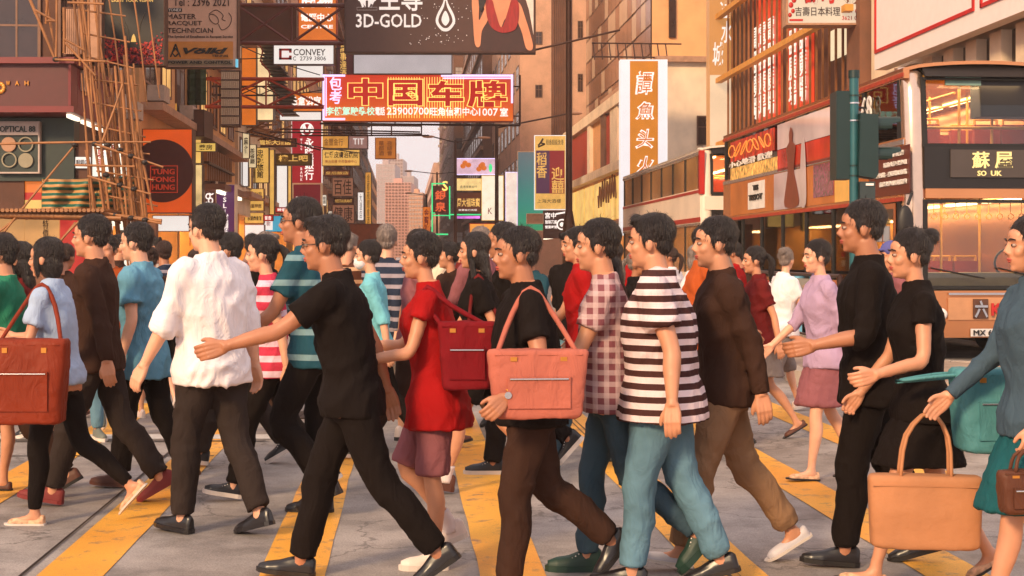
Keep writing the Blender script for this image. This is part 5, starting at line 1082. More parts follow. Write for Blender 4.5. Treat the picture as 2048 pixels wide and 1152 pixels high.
        MB().sbox(s0 + .1, s1, t0 - .01, t0 + .002, 2.40, 2.52).build('trim_strip', band, root)
        for sq in (2.6, 9.0): wheel(s0 + sq, t0 - .005, .5, root)
        fr(s0 + .01, 2.36, 2.46, 'red_band', band, t0 + .1, t1 - .1); fr(s0 + .0, 2.70, 3.05, 'front_panel', body, t0 + .1, t1 - .1)
        MB().sbox(s0 + .02, s0 + .2, t0 - .02, t0 + .1, 3.1, 4.2).build('red_corner', M_REDI, root)
    return root
M_BUSA = paint('champagne_bus_paint', (206, 138, 92), rough=.2, var=.08, ns=1.5, metal=.6); M_BUSB = paint('warm_white_bus_paint', (240, 222, 206), rough=.35, var=.10, ns=1.2, dirt=.1)
bus('champagne gold double decker with lit route display standing at the crossing', 20.0, 11.8, 7.2, M_BUSA, M_RUST, ad=True)
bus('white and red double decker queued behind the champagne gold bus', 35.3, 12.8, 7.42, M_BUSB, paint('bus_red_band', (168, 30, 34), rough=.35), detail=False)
# railing on the island, beside the bus
M_RAIL = paint('brown_black_railing', (58, 34, 26), rough=.4, metal=.4)
rg = thing('pedestrian_railing', 'dark metal pedestrian railing with upright bars on the traffic island', 'railing', (4.8, 26, .15))
pa, pb = Vector((4.85, 31.5, .15)), Vector((4.72, 27.9, .15)); pc = Vector((4.68, 24.4, .15)); pd = Vector((4.75, 20.6, .15))
up = Vector((0, 0, 1.08))
for a, b_ in ((pa, pb), (pb, pc), (pc, pd)):
    MB().tube(a + up, b_ + up, .03).build('top_rail', M_RAIL, rg); MB().tube(a + Vector((0, 0, .12)), b_ + Vector((0, 0, .12)), .02).build('bottom_rail', M_RAIL, rg)
for p in (pa, pb, pc, pd): MB().tube(p, p + up, .045).build('post', M_RAIL, rg)
for i in range(22):
    p = pa.lerp(pb, (i + .5) / 22); MB().tube(p + Vector((0, 0, .12)), p + up, .011, n=6).build('bar', M_RAIL, rg)
for a, b_ in ((pb, pc), (pc, pd)):
    for z in (.45, .78): MB().tube(a + Vector((0, 0, z)), b_ + Vector((0, 0, z)), .018, n=6).build('mid_rail', M_RAIL, rg)
r = sign('poster_board', 'pale blue lit poster board standing behind the island railing', (1541, 552, 1604, 668), 26.2, lit('pale_blue_poster', (148, 206, 214), .75, var=.15), M_STEEL, th=.08, bw=1, cat='poster board', texts=[('NEW', (1570, 640, 1594, 650), M_MAROON)])
for k, (x, y, w_, h_) in enumerate(((1556, 590, 10, 28), (1585, 600, 14, 20), (1566, 622, 22, 8), (1552, 570, 30, 6))): fbox(MB(), (x, y, x + w_, y + h_), 26.17, 26.198).build('printed_block', (M_MAROON, M_WHITEP, M_INK, M_WHITEP)[k], r)
# traffic light
M_TL = paint('dark_green_signal_paint', (18, 44, 42), rough=.4, var=.1); M_TLP = paint('green_grey_pole_paint', (40, 92, 98), rough=.35, var=.15, metal=.2)
Y = 15.6; bx = P(1708, 0, Y).x
tl = thing('traffic_light', 'dark green traffic light pole with hooded signal heads in front of the gold bus', 'traffic light', (bx, Y, .15))
q = lambda x, y, d=0: P(x, y, Y + d)
MB().tube((bx, Y, .15), (bx, Y, q(0, 152).z), .052, n=14).build('pole', M_TLP, tl); MB().tube((bx, Y, q(0, 156).z), (bx, Y, q(0, 141).z), .062, n=14).build('pole_cap', M_TL, tl)
MB().tube((bx, Y, .15), (bx, Y, .9), .085, n=14).build('pole_base', M_TL, tl)
a, b_ = q(1672, 358), q(1704, 182); MB().box(a.x, b_.x, Y - .02, Y + .3, a.z, b_.z).build('rear_signal_head', M_TL, tl)
a, b_ = q(1712, 358), q(1751, 228); k = MB(); k.prism([(a.x, Y - .13, a.z + .03), (b_.x - .03, Y - .13, a.z), (b_.x, Y - .13, a.z + .05), (b_.x, Y - .13, b_.z - .02), (a.x + .02, Y - .13, b_.z)], (0, .27, 0)); hd = k.build('signal_head', M_TL, tl)
for (y0, y1, mm, nm) in ((236, 268, M_BLACKP, 'unlit_lens'), (296, 328, lit('green_signal_lens', (40, 220, 130), 1.2), 'green_lens')):
    c = q(1751, (y0 + y1) / 2); rr = .095
    k = MB(); n = 14; ringa = []; ringb = []
    for i in range(n + 1):
        an = math.pi * (-.12 + 1.24 * i / n); v = Vector((0, math.cos(an) * rr, math.sin(an) * rr)); ringa.append(c + v); ringb.append(c + v * 1.02 + Vector((.26 if .2 < i / n < .8 else .16, 0, .0)))
    for i in range(n):
        o = Vector((0, 0, .006)); k.hexa([ringa[i], ringb[i], ringb[i + 1], ringa[i + 1], ringa[i] + o, ringb[i] + o, ringb[i + 1] + o, ringa[i + 1] + o])
    k.build('visor', M_TL, hd); MB().tube(c + Vector((-.02, 0, 0)), c + Vector((.012, 0, 0)), .085, n=18).build(nm, mm, hd)
a, b_ = q(1716, 400), q(1746, 364); MB().box(a.x, b_.x, Y - .1, Y + .1, a.z, b_.z).build('push_button_box', paint('signal_box_grey', (44, 56, 58)), tl); MB().box(a.x + .06, b_.x - .02, Y - .115, Y - .1, b_.z - .045, b_.z - .02).build('box_label', M_WHITEP, tl)
for y in (190, 205, 240, 330, 350): MB().tube((bx, Y, q(0, y).z), (bx, Y, q(0, y + 3).z), .06, n=14).build('clamp', M_SILVER if y in (205, 240) else M_TL, tl)
MB().path([q(1714, 214), q(1728, 216), q(1732, 232)], .012).build('cable', M_BLACKP, tl)
# street lamps and poles
def lamp_pole(label, x, Y, ztop, r, arms=(), collar=None):
    bx = P(x, 0, Y).x; root = thing('street_lamp', label, 'street lamp', (bx, Y, 0)); MB().tube((bx, Y, 0), (bx, Y, ztop), r, r * .72, n=12).build('pole', M_STEEL, root)
    MB().tube((bx, Y, 0), (bx, Y, collar or 1.6), r * 1.9, r * 1.7, n=12).build('pole_base', M_STEEL, root)
    if collar: MB().tube((bx, Y, collar), (bx, Y, collar + .5), r * 1.7, r, n=12).build('collar', M_STEEL, root)
    for (dx, dz) in arms:
        e = Vector((bx + dx, Y, ztop + dz)); MB().path([Vector((bx, Y, ztop - .15)), e], r * .4).build('arm', M_STEEL, root); MB().ball(e + Vector((.25 * (1 if dx > 0 else -1), 0, 0)), .42, .16, .09, 12, 6).build('lamp_head', M_SLAB, root)
    return root
lamp_pole('thick brown lamp pole between the purple-red restaurant sign and the ochre podium', 1138, 46, 11, .12, collar=2.5)
lamp_pole('plain brown lamp pole rising past the white poster', 993.5, 74, 8.4, .12, [(3.8, .6)], 2.3)
lamp_pole('slim street lamp with two spread arms in mid street', 911, 92, 9.1, .11, [(-1.5, .22), (1.6, .15)])
lamp_pole('thin lamp post beside the green neon sign', 874, 125, 9.0, .10, [(-2.2, .1), (2.6, .1)])
lamp_pole('thin pole with one lamp farthest down the street', 853, 150, 8.2, .10, [(-1.6, .1)])
# overhead cables
cb = thing('overhead_cable', 'thin sagging cables strung between the two street fronts', 'cable', P(700, 100, 50))
for (a, c, s) in (((480, 118), (700, 92), 6), ((420, 60), (640, 150), 8), ((290, 150), (470, 130), 6), ((505, 190), (645, 180), 4), ((470, 262), (720, 306), 3)):
    pts = [P(a[0] + (c[0] - a[0]) * i / 12, a[1] + (c[1] - a[1]) * i / 12 + s * math.sin(math.pi * i / 12), 49) for i in range(13)]; MB().path(pts, .018, 5).build('wire', M_BLACKP, cb)
# roadside bin, bollard and mast things at the island
for (x, Yq, lb) in ((1497, 25.5, 'dark round litter bin with orange collar by the island railing'),):
    bx = P(x, 0, Yq).x + .35; rb = thing('litter_bin', lb, 'bin', (bx, Yq, .15)); MB().tube((bx, Yq, .15), (bx, Yq, .95), .24, .22, n=18).build('drum', M_BLACKP, rb); MB().ball((bx, Yq, .95), .23, .23, .14, 16, 8).build('lid', M_RUST, rb)
# far traffic, a taxi and vans between the kerbs
def car(label, s, t, body, top, L=4.6, H=1.5, name='parked_car', cat='car', light=True):
    root = thing(name, label, cat, W(s, t, 0)); w = 1.75
    def seca(z): return z
    prof = [(0, .35), (0, .72), (.25, .85), (L * .25, .95), (L * .38, H), (L * .75, H), (L * .93, .98), (L, .9), (L, .35)]
    MB().prism([W(s + a, t - w / 2, z) for a, z in prof][::-1], VV * w).build('body', body, root)
    MB().prism([W(s + a, t - w / 2 - .004, z) for a, z in ((L * .3, .98), (L * .4, H - .08), (L * .73, H - .08), (L * .88, 1.0))][::-1], VV * (w + .008)).build('side_window', M_WINDK, root)
    MB().hexa([W(s + L * .24, t - .72, .98), W(s + L * .24, t + .72, .98), W(s + L * .3, t + .72, .98), W(s + L * .3, t - .72, .98), W(s + L * .36, t - .66, H - .06), W(s + L * .36, t + .66, H - .06), W(s + L * .4, t + .66, H - .06), W(s + L * .4, t - .66, H - .06)]).build('windscreen', M_WINDK, root)
    for tt in (t - .6, t + .6): MB().ball(W(s - .0, tt, .66), .16, .05, .09, 10, 6).build('headlight', lit('headlight_glow', (255, 236, 190), 4.0), root)
    MB().sbox(s - .02, s, t - .26, t + .26, .42, .54).build('number_plate', M_WHITEP, root)
    for a in (.8, L - .9):
        for tt in (t - w / 2 - .01, t + w / 2 - .2): c = W(s + a, tt, .32); MB().tube(c, c + VV * .2, .32, n=16).build('wheel', M_RUBBER, root)
    if top: MB().sbox(s + L * .5, s + L * .56, t - .25, t + .25, H, H + .14).build('roof_sign', M_WLIT, root)
    return root
M_TAXI = paint('taxi_red_paint', (160, 28, 24), rough=.3, var=.05)
car('red taxi with silver roof sign coming up the middle of the street', 62, 1.2, M_TAXI, True); car('white van body saloon following the red taxi', 74, .4, M_WHITEP, False); car('dark saloon car in the outer lane far behind', 70, 4.2, M_BLACKP, False); car('second taxi approaching from the street end in the outer lane', 88, 3.6, M_TAXI, True)
# ================================================================ people
_ctex = {}
def ctex(sz):
    if sz not in _ctex:
        t = bpy.data.textures.new('cloth_noise', 'CLOUDS'); t.noise_scale = sz; t.noise_depth = 2; _ctex[sz] = t
    return _ctex[sz]
def remesh(mb, vox, smooth=4, disp=(), name='surface', sf=.5):
    """union the overlapping closed pieces in mb into one skin; returns vertex array and faces"""
    me = mb.mesh(name, []); o = bpy.data.objects.new(name, me)
    r = o.modifiers.new('r', 'REMESH'); r.mode = 'VOXEL'; r.voxel_size = vox
    s = o.modifiers.new('s', 'SMOOTH'); s.factor = sf; s.iterations = smooth
    for sz, st in disp:
        d = o.modifiers.new('d', 'DISPLACE'); d.texture = ctex(sz); d.strength = st; d.mid_level = .5; d.texture_coords = 'GLOBAL'
    m2 = evaluate(o)
    n = len(m2.vertices); a = np.empty(n * 3, dtype=np.float64); m2.vertices.foreach_get('co', a)
    nl = len(m2.loops); li = np.empty(nl, dtype=np.int32); m2.loops.foreach_get('vertex_index', li)
    bpy.data.objects.remove(o); bpy.data.meshes.remove(me); bpy.data.meshes.remove(m2)
    fs = li.reshape(-1, 4)     # voxel surfaces are all quads
    return a.reshape(-1, 3), fs
def folds(geo, kind, sd, amp=1.0, zr=(0, 1), pts=()):
    """press drapery creases into a garment surface: ridges that fan out from joints and gather at hems"""
    a, fs = geo; rs = np.random.RandomState(sd)
    q = fs; nn = np.cross(a[q[:, 2]] - a[q[:, 0]], a[q[:, 3]] - a[q[:, 1]]); N = np.zeros_like(a)
    for i in range(4): np.add.at(N, q[:, i], nn)
    N /= np.maximum(np.linalg.norm(N, axis=1, keepdims=True), 1e-9); x, y, z = a[:, 0], a[:, 1], a[:, 2]; d = np.zeros(len(a)); ph = rs.rand(12) * 6.28
    warp = .9 * np.sin(7 * x + ph[0]) + .9 * np.sin(9 * y + ph[1]) + .8 * np.sin(6 * z + ph[2]) + .5 * np.sin(17 * x + 13 * z + ph[3]) + .4 * np.sin(21 * y - 15 * z + ph[9])
    rg = lambda u: (1 - np.abs(np.sin(u))) ** 1.6
    m1 = .5 + .5 * np.sin(5 * z + 8 * y + ph[4]); m2 = .5 + .5 * np.sin(6 * z - 7 * x + 5 * y + ph[5])
    d += .009 * m1 * rg(14 * z + 7 * y + 6 * x + warp * 1.3 + ph[6]) + .009 * m2 * rg(11 * z - 9 * y - 7 * x + warp * 1.4 + ph[7])
    for (c, sg, am) in pts:      # gathers round an elbow, knee, crotch or armpit
        c = np.array(c); r = np.linalg.norm(a - c, axis=1); d += am * np.exp(-(r / sg) ** 2) * (rg(r * 38 + warp * 1.2 + ph[8]) - .35)
    d += .004 * rg(26 * (x + y) + 9 * z + warp * 2 + ph[10]) - .006
    return a + N * (d * amp)[:, None], fs
def to_mesh(name, parts, mats=()):
    V = []; Fc = []; k = 0
    for a, fs in parts: V.append(a); Fc.append(fs + k); k += len(a)
    V = np.vstack(V).astype(np.float32); Fc = np.vstack(Fc).astype(np.int32); me = bpy.data.meshes.new(name)
    me.vertices.add(len(V)); me.vertices.foreach_set('co', V.ravel()); me.loops.add(Fc.size); me.loops.foreach_set('vertex_index', Fc.ravel())
    me.polygons.add(len(Fc)); me.polygons.foreach_set('loop_start', np.arange(0, Fc.size, 4, dtype=np.int32)); me.update(calc_edges=True)
    for m in mats: me.materials.append(m)
    me.polygons.foreach_set('use_smooth', [True] * len(me.polygons)); me.update(); return me
def limb(mb, pts, rad, n=12, flat=1.0, sub=3):
    """tapered closed tube through the points"""
    P_ = [Vector(p) for p in pts]; out = []; rr = []
    for i in range(len(P_) - 1):
        p0, p1, p2, p3 = P_[max(i - 1, 0)], P_[i], P_[i + 1], P_[min(i + 2, len(P_) - 1)]
        for j in range(sub):
            t = j / sub; out.append(0.5 * ((2 * p1) + (p2 - p0) * t + (2 * p0 - 5 * p1 + 4 * p2 - p3) * t * t + (3 * p1 - p0 - 3 * p2 + p3) * t ** 3)); rr.append(rad[i] + (rad[i + 1] - rad[i]) * (3 * t * t - 2 * t ** 3))
    out.append(P_[-1]); rr.append(rad[-1]); rings = []; u = None
    for i, c in enumerate(out):
        d = (out[min(i + 1, len(out) - 1)] - out[max(i - 1, 0)]).normalized()
        if u is None: u = Vector((1, 0, 0)) if abs(d.x) < .7 else Vector((0, 1, 0))
        u = (u - d * u.dot(d)).normalized(); w = d.cross(u)
        rings.append([c + u * (rr[i] * math.cos(2 * math.pi * k / n)) + w * (rr[i] * flat * math.sin(2 * math.pi * k / n)) for k in range(n)])
    vs = [p for rg in rings for p in rg]; m = len(rings)
    fs = [(j * n + i, j * n + (i + 1) % n, (j + 1) * n + (i + 1) % n, (j + 1) * n + i) for j in range(m - 1) for i in range(n)] + [tuple(range(n - 1, -1, -1)), tuple(range((m - 1) * n, m * n))]
    mb.add(vs, fs, True)
def loft(mb, rings, T=None, n=20, pw=2.3):
    """horizontal super-ellipse rings (z, half width y, half depth x, centre x, centre y)"""
    vs = []
    for z, w, d, cx, cy in rings:
        for k in range(n):
            a = 2 * math.pi * k / n; c, s = math.cos(a), math.sin(a)
            p = Vector((cx + d * math.copysign(abs(c) ** (2 / pw), c), cy + w * math.copysign(abs(s) ** (2 / pw), s), z)); vs.append(T(p) if T else p)
    m = len(rings); fs = [(j * n + i, j * n + (i + 1) % n, (j + 1) * n + (i + 1) % n, (j + 1) * n + i) for j in range(m - 1) for i in range(n)] + [tuple(range(n - 1, -1, -1)), tuple(range((m - 1) * n, m * n))]
    mb.add(vs, fs, True)
_pc = {}
def head_geo(female, vox):
    k = ('head', female, vox)
    if k in _pc: return _pc[k]
    m = MB(); f = .93 if female else 1.0
    m.ball((-.012, 0, .032), .097, .075, .098, 20, 14); m.ball((.034, 0, -.028), .056, .056 * f, .084, 16, 12); m.ball((.026, 0, -.066), .052, .050 * f, .040, 16, 10)
    m.ball((.066, 0, -.090), .020 * f, .022 * f, .017, 10, 8); m.ball((.054, 0, .052), .036, .055, .040, 14, 8)
    for s in (-1, 1):
        m.ball((.056, .036 * s, -.018), .027, .024, .026, 10, 8); m.ball((-.006, .079 * s, -.004), .019, .009, .031, 8, 8); m.ball((.094, .011 * s, -.024), .011, .010, .009, 8, 6)
        limb(m, [(.085, .006 * s, .030), (.082, .030 * s, .035), (.066, .050 * s, .030)], [.0065 * f, .0065 * f, .005], 8)
    limb(m, [(.083, 0, .028), (.096, 0, .0), (.106, 0, -.022)], [.009, .0105, .0125], 8); m.ball((.080, 0, -.052), .013, .026, .015, 10, 8); m.ball((.078, 0, -.066), .010, .016, .010, 8, 6)
    nr = .045 if female else .056
    limb(m, [(-.016, 0, -.05), (-.030, 0, -.12), (-.045, 0, -.20)], [nr, nr, nr * 1.15], 14)
    _pc[k] = remesh(m, vox, 2); return _pc[k]
def hand_geo(curl, vox):
    k = ('hand', curl, vox)
    if k in _pc: return _pc[k]
    m = MB(); limb(m, [(0, 0, .03), (0, 0, -.01)], [.026, .027], 10)
    for i, x in enumerate((.029, .010, -.010, -.028)): limb(m, [(x * .55, 0, .0), (x * .9, .002, -.045), (x, 0, -.086)], [.017, .0165, .0125], 8)
    for i, (x, L) in enumerate(((.031, .072), (.0105, .082), (-.010, .077), (-.029, .060))):
        c = curl * (1 + .08 * i); p = Vector((x, 0, -.082)); pts = [p]; a = .15 + c * .3
        for seg, (fr, da) in enumerate(((.45, c * .55), (.32, c * .7), (.25, c * .5))):
            pts.append(pts[-1] + Vector((x * .04, math.sin(a), -math.cos(a))) * L * fr); a += da
        limb(m, pts, [.0098, .0092, .0085, .0068], 8)
    limb(m, [(.020, .004, -.018), (.042, .010, -.046), (.052, .016 + curl * .008, -.070), (.054, .022 + curl * .016, -.092)], [.015, .0125, .0108, .0082], 8)
    _pc[k] = remesh(m, vox, 1); return _pc[k]
def hair_mesh(kind):
    k = ('hair', kind)
    if k in _pc: return _pc[k]
    m = MB(); m.ball((-.026, 0, .062), *((.102, .081, .084) if kind == 'crop' else (.104, .084, .092)), 18, 14); m.ball((-.052, 0, .004), .060, .068, .056, 14, 10)
    for s in (-1, 1): m.ball((-.004, .068 * s, .028), .035, .016, .040, 8, 8)
    if kind == 'side': limb(m, [(.060, .045, .100), (.062, -.010, .125), (.040, -.058, .095)], [.020, .026, .018], 8)
    if kind == 'quiff': m.ball((.045, 0, .120), .045, .055, .026, 12, 8)
    if kind in ('long', 'bob'):
        m.ball((-.040, 0, -.035), .070, .084, .100, 14, 12)
        for s in (-1, 1): limb(m, [(.030, .066 * s, .055), (.026, .079 * s, -.02), (.018, .076 * s, -.10)], [.018, .021, .012], 8)
    if kind == 'long':
        loft(m, [(-.33, .040, .018, -.10, 0), (-.28, .075, .028, -.10, 0), (-.15, .088, .040, -.085, 0), (-.02, .080, .05, -.06, 0)], n=14)
        for s in (-1, 1): limb(m, [(.020, .074 * s, -.05), (.0, .086 * s, -.14), (.005, .088 * s, -.24)], [.020, .022, .008], 8)
    if kind == 'ponytail': m.ball((-.125, 0, .055), .028, .024, .024, 8, 8); limb(m, [(-.13, 0, .06), (-.175, 0, .0), (-.17, 0, -.09), (-.155, 0, -.19)], [.022, .033, .030, .008], 10)
    if kind == 'bun': m.ball((-.115, 0, .105), .045, .045, .042, 12, 10)
    a, fs = remesh(m, .0065, 1, ((.035, .007),)); rs = np.random.RandomState(5)
    nn = np.cross(a[fs[:, 2]] - a[fs[:, 0]], a[fs[:, 3]] - a[fs[:, 1]]); N = np.zeros_like(a)
    for i in range(4): np.add.at(N, fs[:, i], nn)
    N /= np.maximum(np.linalg.norm(N, axis=1, keepdims=True), 1e-9)
    sel = rs.choice(len(a), min(len(a), 2600), replace=False); V = []; Q = []
    for i in sel:                      # loose strands lying over the shell
        n = N[i]; fl = a[i] - np.array([-.05, 0, .16]); fl[2] -= .05; t = fl - n * fl.dot(n); t += rs.randn(3) * .03; ln = np.linalg.norm(t)
        if ln < 1e-4: continue
        t /= ln; sd_ = np.cross(t, n); L = rs.uniform(.014, .034); w = rs.uniform(.0010, .0022); p0 = a[i] - n * .001; b = len(V)
        lift = rs.uniform(.02, .30)
        for j, (u, ww) in enumerate(((0, 1), (.5, .8), (1, .15))): c = p0 + t * L * u + n * (lift * L * u * (1.3 - u)); V += [c - sd_ * w * ww, c + sd_ * w * ww]
        Q += [(b, b + 1, b + 3, b + 2), (b + 2, b + 3, b + 5, b + 4)]
    _pc[k] = to_mesh('hair', [(a, fs), (np.array(V), np.array(Q, dtype=np.int32))], [M_HAIR]); return _pc[k]
def shoe_meshes(kind):
    k = ('shoe', kind)
    if k in _pc: return _pc[k]
    m = MB(); so = MB()
    base = {'sneaker': (.030, .105, 1.0), 'leather': (.022, .080, 1.0), 'flat': (.012, .045, .92), 'boot': (.03, .15, 1.03)}[kind]
    sh, top, sc = base
    # upper: sections along the foot (x, half width, height)
    prof = {'flat': [(-.068, .022, .055), (-.055, .034, .062), (-.02, .035, .050), (.04, .038, .040), (.10, .043, .042), (.15, .038, .036), (.178, .018, .022)],
            'leather': [(-.072, .022, .07), (-.055, .032, .085), (-.01, .034, .088), (.04, .036, .075), (.10, .043, .052), (.155, .038, .040), (.20, .018, .024)]}.get(kind, [(-.074, .024, .085), (-.055, .034, top), (-.01, .037, top), (.035, .038, top * .80), (.09, .045, .062), (.15, .043, .052), (.195, .022, .034)])
    vs = []; n = 12
    for x, w, h in prof:
        for q in range(n):
            a = 2 * math.pi * q / n; zz = math.sin(a); vs.append((x, w * math.copysign(abs(math.cos(a)) ** .8, math.cos(a)) * (1 if zz < 0 else .92), sh * .6 + (h if zz > 0 else .004) * (zz if zz > 0 else zz)))
    L = len(prof); fs = [(j * n + i, (j + 1) * n + i, (j + 1) * n + (i + 1) % n, j * n + (i + 1) % n) for j in range(L - 1) for i in range(n)] + [tuple(range(n)), tuple(range(L * n - 1, (L - 1) * n - 1, -1))]
    m.add(vs, fs, True); up = to_mesh('shoe', [remesh(m, .0065, 2)], [])
    outl = [(-.078, .0), (-.072, .024), (-.05, .036), (0, .037), (.05, .040), (.10, .048), (.15, .046), (.19, .028), (.208, .0)]
    ring_ = [(x, y) for x, y in outl] + [(x, -y) for x, y in outl[-2:0:-1]]
    so.prism([(x, y, 0) for x, y in ring_][::-1], (0, 0, sh)); sole = so.mesh('sole', [])
    lc = MB()
    for i in range(4): lc.tube((.035 + i * .016, -.026, .088 - i * .010), (.04 + i * .016, .026, .088 - i * .010), .0035, n=5)
    lace = lc.mesh('lace', [])
    up.materials.append(M_WHITEP); sole.materials.append(M_WHITEP); lace.materials.append(M_WHITEP)
    _pc[k] = (up, sole, lace); return _pc[k]
def setmat(o, m):
    if not o.material_slots: o.data.materials.append(m)
    o.material_slots[0].link = 'OBJECT'; o.material_slots[0].material = m
def hair_material(key, rgb):
    m = mat(key, C(*rgb), rough=.38, var=.5, ns=26, stretch=(3, 3, .35), bump=.9, bs=60); return m
M_HAIR = hair_material('black_hair', (34, 24, 22)); M_HAIR2 = hair_material('dark_brown_hair', (58, 34, 24)); M_HAIR3 = hair_material('grey_hair', (140, 124, 116))
def skin_material(key, rgb):
    m = mat(key, C(*rgb), rough=.48, var=.10, ns=12, bump=.06, bs=160); m.node_tree.nodes['Principled BSDF'].inputs['Subsurface Weight'].default_value = .0
    m.node_tree.nodes['Principled BSDF'].inputs['Subsurface Radius'].default_value = (.02, .008, .004); return m
SKINS = [skin_material('light_skin', (220, 164, 134)), skin_material('tan_skin', (200, 140, 108)), skin_material('deep_tan_skin', (172, 114, 84))]
M_EYEW = paint('eye_white', (176, 152, 138), rough=.3); M_IRIS = paint('dark_iris', (30, 18, 14), rough=.15); M_LIP = paint('lips', (172, 78, 66), rough=.45)
def cloth(key, rgb, rough=.85, stripes=None, denim=False, sheen=.0, check=None):
    if key in _m: return _m[key]
    m = bpy.data.materials.new(key); m.use_nodes = True; _m[key] = m; n = m.node_tree.nodes; l = m.node_tree.links; b = n['Principled BSDF']; tc = n.new('ShaderNodeTexCoord')
    b.inputs['Roughness'].default_value = rough; b.inputs['Sheen Weight'].default_value = sheen; b.inputs['Specular IOR Level'].default_value = .12
    base = n.new('ShaderNodeRGB'); base.outputs[0].default_value = (*C(*rgb), 1); out = base.outputs[0]
    if stripes:
        wv = n.new('ShaderNodeTexWave'); wv.wave_type = 'BANDS'; wv.bands_direction = 'Z'; wv.inputs['Scale'].default_value = stripes[1]; wv.inputs['Distortion'].default_value = .35; wv.inputs['Detail'].default_value = 1; l.new(tc.outputs['Object'], wv.inputs['Vector'])
        cr = n.new('ShaderNodeValToRGB'); cr.color_ramp.interpolation = 'CONSTANT'; cr.color_ramp.elements[0].color = (*C(*rgb), 1); cr.color_ramp.elements[1].position = stripes[2]; cr.color_ramp.elements[1].color = (*C(*stripes[0]), 1); l.new(wv.outputs['Fac'], cr.inputs[0]); out = cr.outputs[0]
    if check:
        for dr in ('X', 'Z'):
            wv = n.new('ShaderNodeTexWave'); wv.bands_direction = dr; wv.inputs['Scale'].default_value = check[1]; wv.inputs['Distortion'].default_value = .3; l.new(tc.outputs['Object'], wv.inputs['Vector'])
            ck = n.new('ShaderNodeMapRange'); ck.inputs['From Min'].default_value = .55; ck.inputs['From Max'].default_value = .62; ck.inputs['To Max'].default_value = .55; l.new(wv.outputs['Fac'], ck.inputs[0])
            xk = n.new('ShaderNodeMix'); xk.data_type = 'RGBA'; xk.inputs['B'].default_value = (*C(*check[0]), 1); l.new(ck.outputs[0], xk.inputs['Factor']); l.new(out, xk.inputs['A']); out = xk.outputs['Result']
    nz = n.new('ShaderNodeTexNoise'); nz.inputs['Scale'].default_value = 4; nz.inputs['Detail'].default_value = 6; l.new(tc.outputs['Object'], nz.inputs['Vector'])
    mr = n.new('ShaderNodeMapRange'); mr.inputs['From Min'].default_value = .3; mr.inputs['From Max'].default_value = .7; mr.inputs['To Min'].default_value = .72 if denim else .88; mr.inputs['To Max'].default_value = 1.3 if denim else 1.1; l.new(nz.outputs['Fac'], mr.inputs[0])
    mx = n.new('ShaderNodeMix'); mx.data_type = 'RGBA'; mx.blend_type = 'MULTIPLY'; mx.inputs['Factor'].default_value = 1; l.new(out, mx.inputs['A']); l.new(mr.outputs[0], mx.inputs['B']); l.new(mx.outputs['Result'], b.inputs['Base Color'])
    # creases: long soft noise, plus weave
    mp = n.new('ShaderNodeMapping'); mp.inputs['Scale'].default_value = (1.0, 1.0, .55); mp.inputs['Rotation'].default_value = (.35, .5, 0); l.new(tc.outputs['Object'], mp.inputs[0])
    n2 = n.new('ShaderNodeTexNoise'); n2.inputs['Scale'].default_value = 9; n2.inputs['Detail'].default_value = 3; n2.inputs['Distortion'].default_value = 2.4; l.new(mp.outputs[0], n2.inputs['Vector'])
    n3 = n.new('ShaderNodeTexNoise'); n3.inputs['Scale'].default_value = 420; l.new(tc.outputs['Object'], n3.inputs['Vector'])
    b1_ = n.new('ShaderNodeBump'); b1_.inputs['Strength'].default_value = .7; b1_.inputs['Distance'].default_value = .018; l.new(n2.outputs['Fac'], b1_.inputs['Height'])
    b2_ = n.new('ShaderNodeBump'); b2_.inputs['Strength'].default_value = .25; b2_.inputs['Distance'].default_value = .002; l.new(n3.outputs['Fac'], b2_.inputs['Height']); l.new(b1_.outputs[0], b2_.inputs['Normal']); l.new(b2_.outputs[0], b.inputs['Normal'])
    return m

